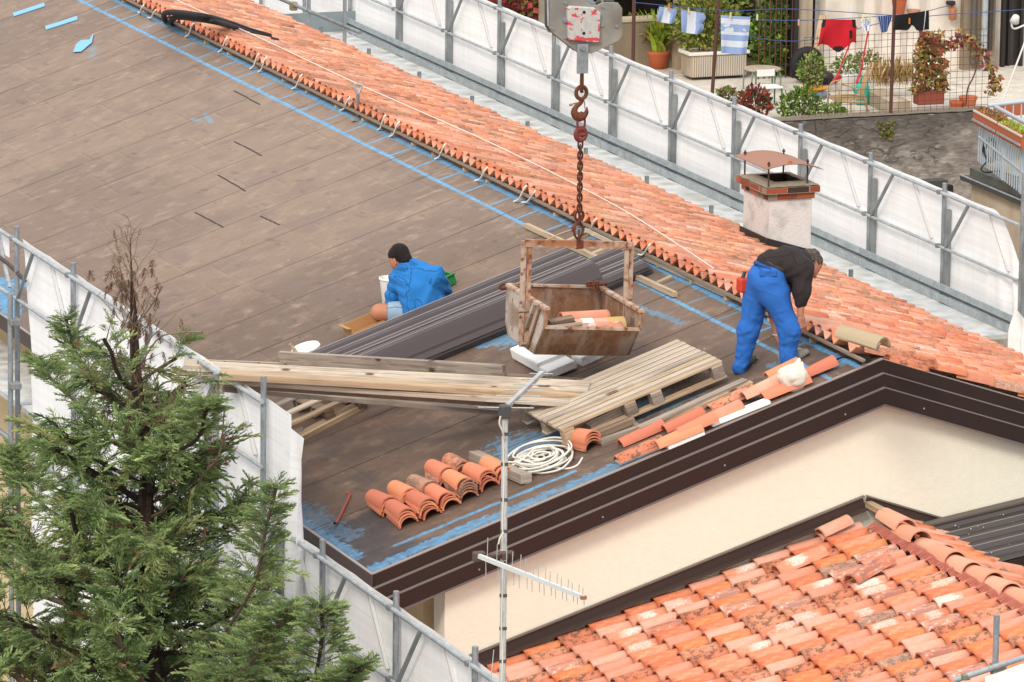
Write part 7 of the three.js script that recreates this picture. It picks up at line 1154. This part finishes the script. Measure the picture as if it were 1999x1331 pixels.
// the roof terrace and the window at the right edge
{
  const h = thing('annexe', 'small pale annexe with a white window and a flat roof at the right edge', 'house', [16.4, -9, -28.5]);
  const front = -28.95, xl = [15.524, -4.709, -31][0], yt = [15.524, -4.709, -31][1] - 0.12;
  // walls run along -z as seen: the left wall faces the scaffold
  wpart(h, 'left_wall', box(0.2, 4.6, 4.2, xl + 0.1, yt - 2.3, front + 0.05), std(0xece4d8, 0.9, { map: oldWallMap }));
  wpart(h, 'roof_slab', box(2.6, 0.1, 4.3, xl + 1.5, yt + 0.2, front), std(0xe4ded2, 0.9, { map: oldWallMap })); wpart(h, 'gutter', bar([xl - 0.06, yt + 0.04, front - 2.2], [xl - 0.06, yt + 0.0, front + 2.2], 0.1, 0.06), std(0x4e4c48, 0.5)); wpart(h, 'gutter_edge', bar([xl - 0.11, yt + 0.08, front - 2.2], [xl - 0.11, yt + 0.05, front + 2.2], 0.02, 0.015), M.galvLight); wpart(h, 'roof_flashing', bar([xl + 0.09, yt + 0.13, front - 2.1], [xl + 0.09, yt + 0.1, front + 2.2], 0.2, 0.12), std(0x77776f, 0.6, { map: darkGalvMap }));
  wpart(h, 'window_frame', [box(0.05, 0.05, 1.5, xl - 0.01, yt - 0.22, front + 0.95), box(0.05, 0.7, 0.06, xl - 0.01, yt - 0.55, front + 0.22), box(0.05, 0.04, 1.5, xl - 0.02, yt - 0.32, front + 0.95), box(0.04, 0.5, 0.05, xl - 0.03, yt - 0.58, front + 0.4)], M.white); wpart(h, 'window_pane', box(0.02, 0.5, 1.2, xl - 0.006, yt - 0.62, front + 1.05), std(0x5a564c, 0.15));
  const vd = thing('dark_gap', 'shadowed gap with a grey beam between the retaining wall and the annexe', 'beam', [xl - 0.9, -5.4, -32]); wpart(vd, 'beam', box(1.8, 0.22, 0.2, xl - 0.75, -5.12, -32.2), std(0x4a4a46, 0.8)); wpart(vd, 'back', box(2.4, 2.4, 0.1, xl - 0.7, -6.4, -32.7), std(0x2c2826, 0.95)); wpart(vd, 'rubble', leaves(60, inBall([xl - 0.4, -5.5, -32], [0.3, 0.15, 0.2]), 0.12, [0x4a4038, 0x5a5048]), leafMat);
  single('red_panel', box(0.05, 0.8, 1.4, xl - 0.03, yt - 1.4, front + 1.5), std(0x6e2c44, 0.7), 'dark red panel under the annexe window at the right edge', 'panel');
  // railing with flower boxes round the roof terrace
  const A = [15.616, -3.87, -31], Bq = [15.038, -3.751, -28.2], rl = thing('railing', 'galvanised railing with clay flower boxes round the annexe roof', 'railing', [A[0], yt + 0.2, A[2]]), blu = std(0xbcc8d0, 0.45, { metalness: 0.3 });
  const a = V(A), b = V(Bq), base = yt + 0.28; for (let i = 0; i <= 22; i++) { const p = a.clone().lerp(b, i / 22), hgt = p.y; wpart(rl, 'baluster', rod([p.x, base, p.z], [p.x, hgt, p.z], i % 8 === 3 ? 0.025 : 0.011, i % 8 === 3 ? 0.025 : 0.011, 6), blu); }
  wpart(rl, 'hand_rail', rod([a.x + 0.25, a.y + 0.08, a.z], [b.x + 0.25, b.y + 0.08, b.z], 0.03, 0.03, 10), blu); wpart(rl, 'low_rail', rod([a.x, base + 0.35, a.z], [b.x, base + 0.3, b.z], 0.018, 0.018, 8), blu); wpart(rl, 'hand_rail', rod([15.834, -3.798, -31.2], [16.484, -3.757, -31.2], 0.03, 0.03, 10), blu); for (let i = 0; i < 6; i++) { const q = V([15.85, -3.799, -31.2]).lerp(V([16.484, -3.757, -31.2]), i / 5); wpart(rl, 'baluster', rod([q.x, q.y - 0.6, q.z], q.toArray(), 0.012, 0.012, 6), blu); }
  for (let i = 0; i < 2; i++) { const p = a.clone().lerp(b, 0.02 + i * 0.5), q = a.clone().lerp(b, 0.48 + i * 0.5); const t = thing('flower_box', i ? 'clay flower box with bright moss, nearer one on the railing' : 'clay flower box with dry soil, farther one on the railing', 'flower box', p.toArray()); wpart(t, 'box_body', bar([p.x, p.y - 0.03, p.z], [q.x, q.y - 0.03, q.z], 0.22, 0.18), std(0xb0603e, 0.85)); wpart(t, 'rim', [bar([p.x - 0.11, p.y + 0.06, p.z], [q.x - 0.11, q.y + 0.06, q.z], 0.02, 0.025), bar([p.x + 0.11, p.y + 0.06, p.z], [q.x + 0.11, q.y + 0.06, q.z], 0.02, 0.025)], std(0xd8c8b8, 0.8)); wpart(t, 'planting', leaves(260, () => { const k = V(p).lerp(q, rnd()); const kk = p.clone().lerp(q, rnd()); return { p: [kk.x + rr(-0.09, 0.09), kk.y + 0.07, kk.z], d: [rr(-0.6, 0.6), 0.8, rr(-0.6, 0.6)] }; }, 0.04, i ? [0x8aa034, 0xa4b83c, 0x9aa844] : [0x8a5c3c, 0xa87a4c, 0x7a7040]), leafMat); wpart(t, 'box_bracket', [bar([p.x - 0.13, p.y - 0.06, p.z], [q.x - 0.13, q.y - 0.06, q.z], 0.012, 0.03)], M.galvLight); }
  { const t = thing('flower_box', 'row of clay flower boxes behind the farther rail of the annexe', 'flower box', [16.283, -3.929, -31.6]); wpart(t, 'box_body', bar([16.164, -3.953, -31.6], [16.682, -3.919, -31.6], 0.2, 0.17), std(0xb4603c, 0.85)); }
  const cc = [15.596, -4.498, -30.6], pts = []; for (let i = 0; i < 60; i++) { const an = i / 10 * 6.283; pts.push([cc[0] + (0.07 + 0.02 * Math.sin(i)) * Math.cos(an), cc[1] + 0.18 + 0.17 * Math.sin(an), cc[2] + 0.05 * Math.sin(i * 0.7)]); } pts.push([15.425, -4.558, -30.5], [15.434, -4.585, -30.4], [15.461, -4.502, -30], [15.456, -4.493, -29.5], [15.407, -4.41, -29]); single('cable_coil', tube(pts, 0.012, 260, 5), M.black, 'black cable coiled over the end of the annexe railing', 'cable');
  const lp = [17.564, -3.105, -34], lmp = thing('wall_lamp', 'small white swivel lamp at the top right corner', 'lamp', lp); wpart(lmp, 'lamp_shade', lathe([[0, 0], [0.07, 0.0], [0.05, 0.1], [0.0, 0.11]], 14).rotateX(0.6).translate(...lp), M.white); wpart(lmp, 'lamp_arm', tube([[lp[0] - 0.05, lp[1] + 0.02, lp[2]], [lp[0] - 0.02, lp[1] - 0.1, lp[2]], [lp[0] + 0.2, lp[1] - 0.05, lp[2]]], 0.014, 12, 6), M.white);
  single('prop_pole', rod([16.939, -4.065, -33], [17.275, -3.187, -33], 0.014), M.white, 'thin white pole leaning at the right edge of the terrace', 'pole');
}

// ---------------------------------------------------------------- the conifer in the lower left corner
{
  const base = [-6.45, -9, 0.95], tree = thing('conifer_tree', 'dark green conifer with a dead brown top in the lower left corner', 'tree', base);
  const spine = [[-6.45, -9, 0.95], [-6.5, -2.513, 1.235], [-6.5, -1.388, 0.897], [-6.5, -0.604, 0.806], [-6.5, -0.195, 0.845], [-6.5, 0.309, 0.584], [-6.5, 0.772, 0.506], [-6.5, 1.08, 0.455], [-6.5, 1.46, 0.403]].map((p) => V(p));
  const curve = new THREE.CatmullRomCurve3(spine, false, 'centripetal'), bark = std(0x453429, 0.95, { bumpMap: fineBump, bumpScale: 0.02 }), bark2 = std(0x6a5546, 0.95), dead = std(0x8c7866, 0.95);
  const N = 90, rt = (t) => (0.085 * Math.pow(1 - t, 0.75) + 0.003) * (1 - 0.55 * sstep(0.78, 0.92, t));
  wpart(tree, 'trunk', boxUV(smoothSurf(10, N, (a, b) => { const p = curve.getPoint(b), th = a * 6.2832, r = rt(b) * (1 + 0.12 * Math.sin(th * 3 + b * 40)); return [p.x + Math.cos(th) * r, p.y, p.z + Math.sin(th) * r]; })), bark);
  const tAt = (y) => { let lo = 0, hi = 1; for (let i = 0; i < 30; i++) { const m = (lo + hi) / 2; if (curve.getPoint(m).y < y) lo = m; else hi = m; } return curve.getPoint(lo); };
  // sprays: flat feathery fans of thin shoots
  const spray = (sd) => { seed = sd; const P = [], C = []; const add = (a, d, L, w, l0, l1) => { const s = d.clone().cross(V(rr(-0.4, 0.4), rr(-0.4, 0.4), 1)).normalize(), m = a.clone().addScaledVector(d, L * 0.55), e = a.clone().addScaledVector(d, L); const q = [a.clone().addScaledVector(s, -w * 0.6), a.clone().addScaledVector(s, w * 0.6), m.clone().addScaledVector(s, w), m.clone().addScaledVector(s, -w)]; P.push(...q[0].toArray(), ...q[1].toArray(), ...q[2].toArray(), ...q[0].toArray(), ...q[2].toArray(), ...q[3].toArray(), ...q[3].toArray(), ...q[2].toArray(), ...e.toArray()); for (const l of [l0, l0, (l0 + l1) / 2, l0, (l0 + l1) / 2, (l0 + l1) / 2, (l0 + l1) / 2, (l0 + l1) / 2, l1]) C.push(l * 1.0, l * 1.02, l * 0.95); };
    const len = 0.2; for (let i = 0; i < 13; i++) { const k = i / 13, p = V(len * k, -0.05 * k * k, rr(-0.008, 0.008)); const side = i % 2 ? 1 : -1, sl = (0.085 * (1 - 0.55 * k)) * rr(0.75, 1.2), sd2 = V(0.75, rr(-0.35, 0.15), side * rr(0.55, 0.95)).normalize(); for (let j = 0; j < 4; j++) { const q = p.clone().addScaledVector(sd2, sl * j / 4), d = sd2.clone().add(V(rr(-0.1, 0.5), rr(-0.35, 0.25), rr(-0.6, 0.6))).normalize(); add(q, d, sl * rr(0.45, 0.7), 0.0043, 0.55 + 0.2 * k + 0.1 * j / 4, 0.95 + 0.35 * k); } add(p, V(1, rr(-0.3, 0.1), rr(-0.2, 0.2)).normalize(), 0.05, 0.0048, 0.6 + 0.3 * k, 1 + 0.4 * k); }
    const g = new THREE.BufferGeometry(); g.setAttribute('position', new THREE.Float32BufferAttribute(P, 3)); g.computeVertexNormals(); g.setAttribute('color', new THREE.Float32BufferAttribute(C, 3)); return boxUV(g); };
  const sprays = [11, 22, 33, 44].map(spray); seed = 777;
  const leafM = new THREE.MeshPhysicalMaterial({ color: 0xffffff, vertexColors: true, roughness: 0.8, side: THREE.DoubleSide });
  const inst = [[], [], [], []], instDead = [], limbs = [], twigs = [];
  const put = (list, p, d, s, col) => { const x = d.clone().normalize(), u = V(rr(-0.5, 0.5), 1, rr(-0.5, 0.5)), z = x.clone().cross(u).normalize(), y = z.clone().cross(x); list.push([new THREE.Matrix4().makeBasis(x.multiplyScalar(s), y.multiplyScalar(s), z.multiplyScalar(s)).setPosition(p), col]); };
  const green = () => { const t = rnd(); const c = t < 0.5 ? [0.17, 0.21, 0.075] : t < 0.82 ? [0.235, 0.265, 0.1] : t < 0.92 ? [0.1, 0.14, 0.055] : [0.27, 0.255, 0.1], k = rr(0.9, 1.5); return new THREE.Color().setRGB(c[0] * k * 0.88, c[1] * k, c[2] * k); };
  const brown = () => { const k = rr(0.7, 1.2); return new THREE.Color().setRGB(0.2 * k, 0.105 * k, 0.06 * k); };
  const yTop = [-6.5, 0.512, 0.506][1], reach = (y) => { const k = (yTop - y); return k < 0 ? 0.2 : 0.36 + 0.44 * Math.pow(k, 0.85) ; };
  // living limbs
  for (let i = 0; i < 100; i++) {
    const k = Math.pow((i + 0.5) / 100, 0.85), y = yTop - 0.12 - 3.5 * k, o = tAt(y), az = i * 2.39996 + rr(-0.3, 0.3), R = reach(y) * rr(0.5, 1.25) * (1 - 0.24 * Math.cos(az)), rise = rr(0.15, 0.75);
    const dir = V(Math.cos(az), rise, Math.sin(az)), P = [o.clone()]; let d = dir.clone().normalize(), q = o.clone();
    for (let s = 0; s < 5; s++) { q = q.clone().addScaledVector(d, R / 5); d.add(V(rr(-0.25, 0.25), rr(-0.18, 0.22), rr(-0.25, 0.25))).normalize(); P.push(q); }
    limbs.push(tube(P.map((p) => p.toArray()), 0.011 + 0.008 * R, 12, 5));
    const c = new THREE.CatmullRomCurve3(P), n = Math.round(26 + 34 * R);
    // small boughs leave the limb and carry the sprays
    const nb = Math.round((5 + 6 * R) * (0.35 + 0.65 * Math.min(1, k * 3.2)));
    for (let b = 0; b < nb; b++) {
      const t = 0.25 + 0.75 * Math.pow((b + rnd()) / nb, 0.8), p = c.getPoint(t), tg = c.getTangent(t), bd = tg.clone().multiplyScalar(0.8).add(V(rr(-0.9, 0.9), rr(-0.25, 0.75), rr(-0.9, 0.9))).normalize(), bl = rr(0.1, 0.3), tint = green(), lt = rr(0.8, 1.25);
      twigs.push(rod(p.toArray(), p.clone().addScaledVector(bd, bl).toArray(), 0.005, 0.002, 4, true));
      const m = Math.round(rr(4, 8)); for (let e = 0; e < m; e++) { const pp = p.clone().addScaledVector(bd, bl * (0.15 + 0.95 * e / m)).add(V(rr(-0.03, 0.03), rr(-0.03, 0.03), rr(-0.03, 0.03))), dd = bd.clone().multiplyScalar(0.9).add(V(rr(-0.8, 0.8), rr(-0.8, 0.45), rr(-0.8, 0.8))); const dying = rnd() < 0.03; put(dying ? instDead : inst[Math.floor(rnd() * 4)], pp, dd, rr(0.5, 1.15), dying ? brown() : tint.clone().multiplyScalar(lt * rr(0.85, 1.15))); }
    }
  }
  // a leader on the right at the bottom of the frame, and the shoot on the left
  const leader = (path, w, n, topBare = 0) => { const c = new THREE.CatmullRomCurve3(path.map((p) => V(p))); limbs.push(tube(path, 0.014, 20, 5)); for (let i = 0; i < n; i++) { const t = rnd(), p = c.getPoint(t), r = w * (1.05 - t), az = rnd() * 6.283, d = V(Math.cos(az), rr(0.2, 1.1), Math.sin(az)).normalize(), q = p.clone().addScaledVector(d, r * Math.sqrt(rnd())); put(inst[Math.floor(rnd() * 4)], q, d, rr(0.45, 0.85), green()); if (i % 5 === 0) twigs.push(rod(p.toArray(), q.toArray(), 0.004, 0.002, 4, true)); } };
  leader([[-6.3, -1.888, 3.58], [-6.3, -1.308, 4.029], [-6.3, -0.905, 4.269], [-6.3, -0.658, 4.354], [-6.3, -0.483, 4.306]], 0.3, 240); leader([[-6.3, -1.459, 4.031], [-6.3, -1.021, 4.693], [-6.3, -0.71, 5.175]], 0.22, 220); leader([[-6.3, -1.322, 2.021], [-6.3, -0.646, 2.861], [-6.3, -0.206, 3.091], [-6.3, 0.152, 3.32]], 0.24, 210); leader([[-6.5, -0.16, 1.001], [-6.4, 0.212, 1.825], [-6.4, 0.394, 1.948], [-6.4, 0.523, 2.094]], 0.18, 130); leader([[-6.5, 0.154, 0.61], [-6.4, 0.12, -1.068], [-6.4, 0.214, -1.419], [-6.4, 0.416, -1.658]], 0.2, 150); leader([[-6.5, -0.072, 0.675], [-6.4, -0.195, -1.779], [-6.4, -0.093, -2.505]], 0.24, 180); leader([[-6.5, -0.991, 0.871], [-6.4, -1.242, -2.671], [-6.4, -1.03, -3.27]], 0.3, 380); leader([[-6.5, -1.394, 0.87], [-6.4, -2.024, -3.596], [-6.4, -1.772, -4.217]], 0.4, 480); leader([[-6.4, -1.629, 2.33], [-6.3, -1.088, 3.102], [-6.3, -0.704, 3.563]], 0.3, 300);
  // dead top: bare twigs with a few dry tufts
  const dt = [];
  for (let i = 0; i < 60; i++) { const y = lerp([-6.5, -0.109, 0.505][1], [-6.5, 1.389, 0.403][1], Math.pow(rnd(), 0.8)), o = tAt(y), az = rnd() * 6.283, k = (y - [-6.5, 0.132, 0.505][1]) / 1.2, L = rr(0.2, 0.75) * (1 - 0.6 * k); let d = V(Math.cos(az) * (1 - 0.4 * k), rr(0.35, 1.1) + 0.6 * k, Math.sin(az) * (1 - 0.4 * k)).normalize(), q = o.clone(); const P = [o.toArray()]; for (let s = 0; s < 4; s++) { q = q.clone().addScaledVector(d, L / 4); d.add(V(rr(-0.4, 0.4), rr(-0.35, 0.3), rr(-0.4, 0.4))).normalize(); P.push(q.toArray()); if (rnd() < 0.6) { const e = q.clone().add(V(rr(-0.09, 0.09), rr(-0.02, 0.1), rr(-0.09, 0.09))); dt.push(rod(q.toArray(), e.toArray(), 0.003, 0.0015, 4, true)); if (rnd() < 0.75 && y < [-6.5, 1.091, 0.507][1]) for (let m = 0; m < 3; m++) put(instDead, e, V(rr(-0.5, 0.5), -0.8, rr(-0.5, 0.5)), rr(0.25, 0.5), brown()); } } dt.push(tube(P, 0.005 - 0.002 * k, 8, 4)); }
  for (const path of [[[-6.5, 0.921, 0.454], [-6.5, 1.109, 0.19], [-6.5, 1.254, 0.111], [-6.5, 1.392, 0.032]], [[-6.5, 0.772, 0.506], [-6.5, 1.068, 1], [-6.5, 1.226, 1.205]], [[-6.5, 0.474, 0.611], [-6.5, 0.818, 1.129], [-6.5, 0.946, 1.572], [-6.5, 1.079, 2.192]], [[-6.4, -0.483, 0.486], [-6.3, -0.149, 0.754], [-6.3, 0.24, 1.073], [-6.3, 0.456, 1.162]], [[-6.2, -0.823, 0.828], [-6.2, -0.295, 1.207], [-6.2, 0.054, 1.704], [-6.2, 0.388, 1.8]]]) { dt.push(tube(path, 0.006, 16, 5)); const c = new THREE.CatmullRomCurve3(path.map((p) => V(p))); for (let i = 0; i < 14; i++) { const p = c.getPoint(0.4 + 0.6 * rnd()), e = p.clone().add(V(rr(-0.1, 0.1), rr(-0.02, 0.12), rr(-0.1, 0.1))); dt.push(rod(p.toArray(), e.toArray(), 0.0025, 0.0012, 4, true)); if (i % 2) put(instDead, e, V(rr(-0.5, 0.5), -0.7, rr(-0.5, 0.5)), rr(0.25, 0.5), brown()); } }
  limbs.forEach((g, i) => wpart(tree, 'limb', g, i % 3 ? bark : bark2)); const tw = wpart(tree, 'twigs', twigs, bark); tw.userData.kind = 'stuff'; const dw = wpart(tree, 'dead_twigs', dt, dead); dw.userData.kind = 'stuff';
  tree.updateMatrixWorld(true); const inv = tree.matrixWorld.clone().invert();
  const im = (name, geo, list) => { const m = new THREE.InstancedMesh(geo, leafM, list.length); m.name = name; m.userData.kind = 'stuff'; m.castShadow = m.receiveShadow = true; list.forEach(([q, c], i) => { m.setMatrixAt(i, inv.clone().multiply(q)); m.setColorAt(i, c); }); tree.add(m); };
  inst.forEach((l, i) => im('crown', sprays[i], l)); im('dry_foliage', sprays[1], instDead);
}

renderer.render(scene, camera);
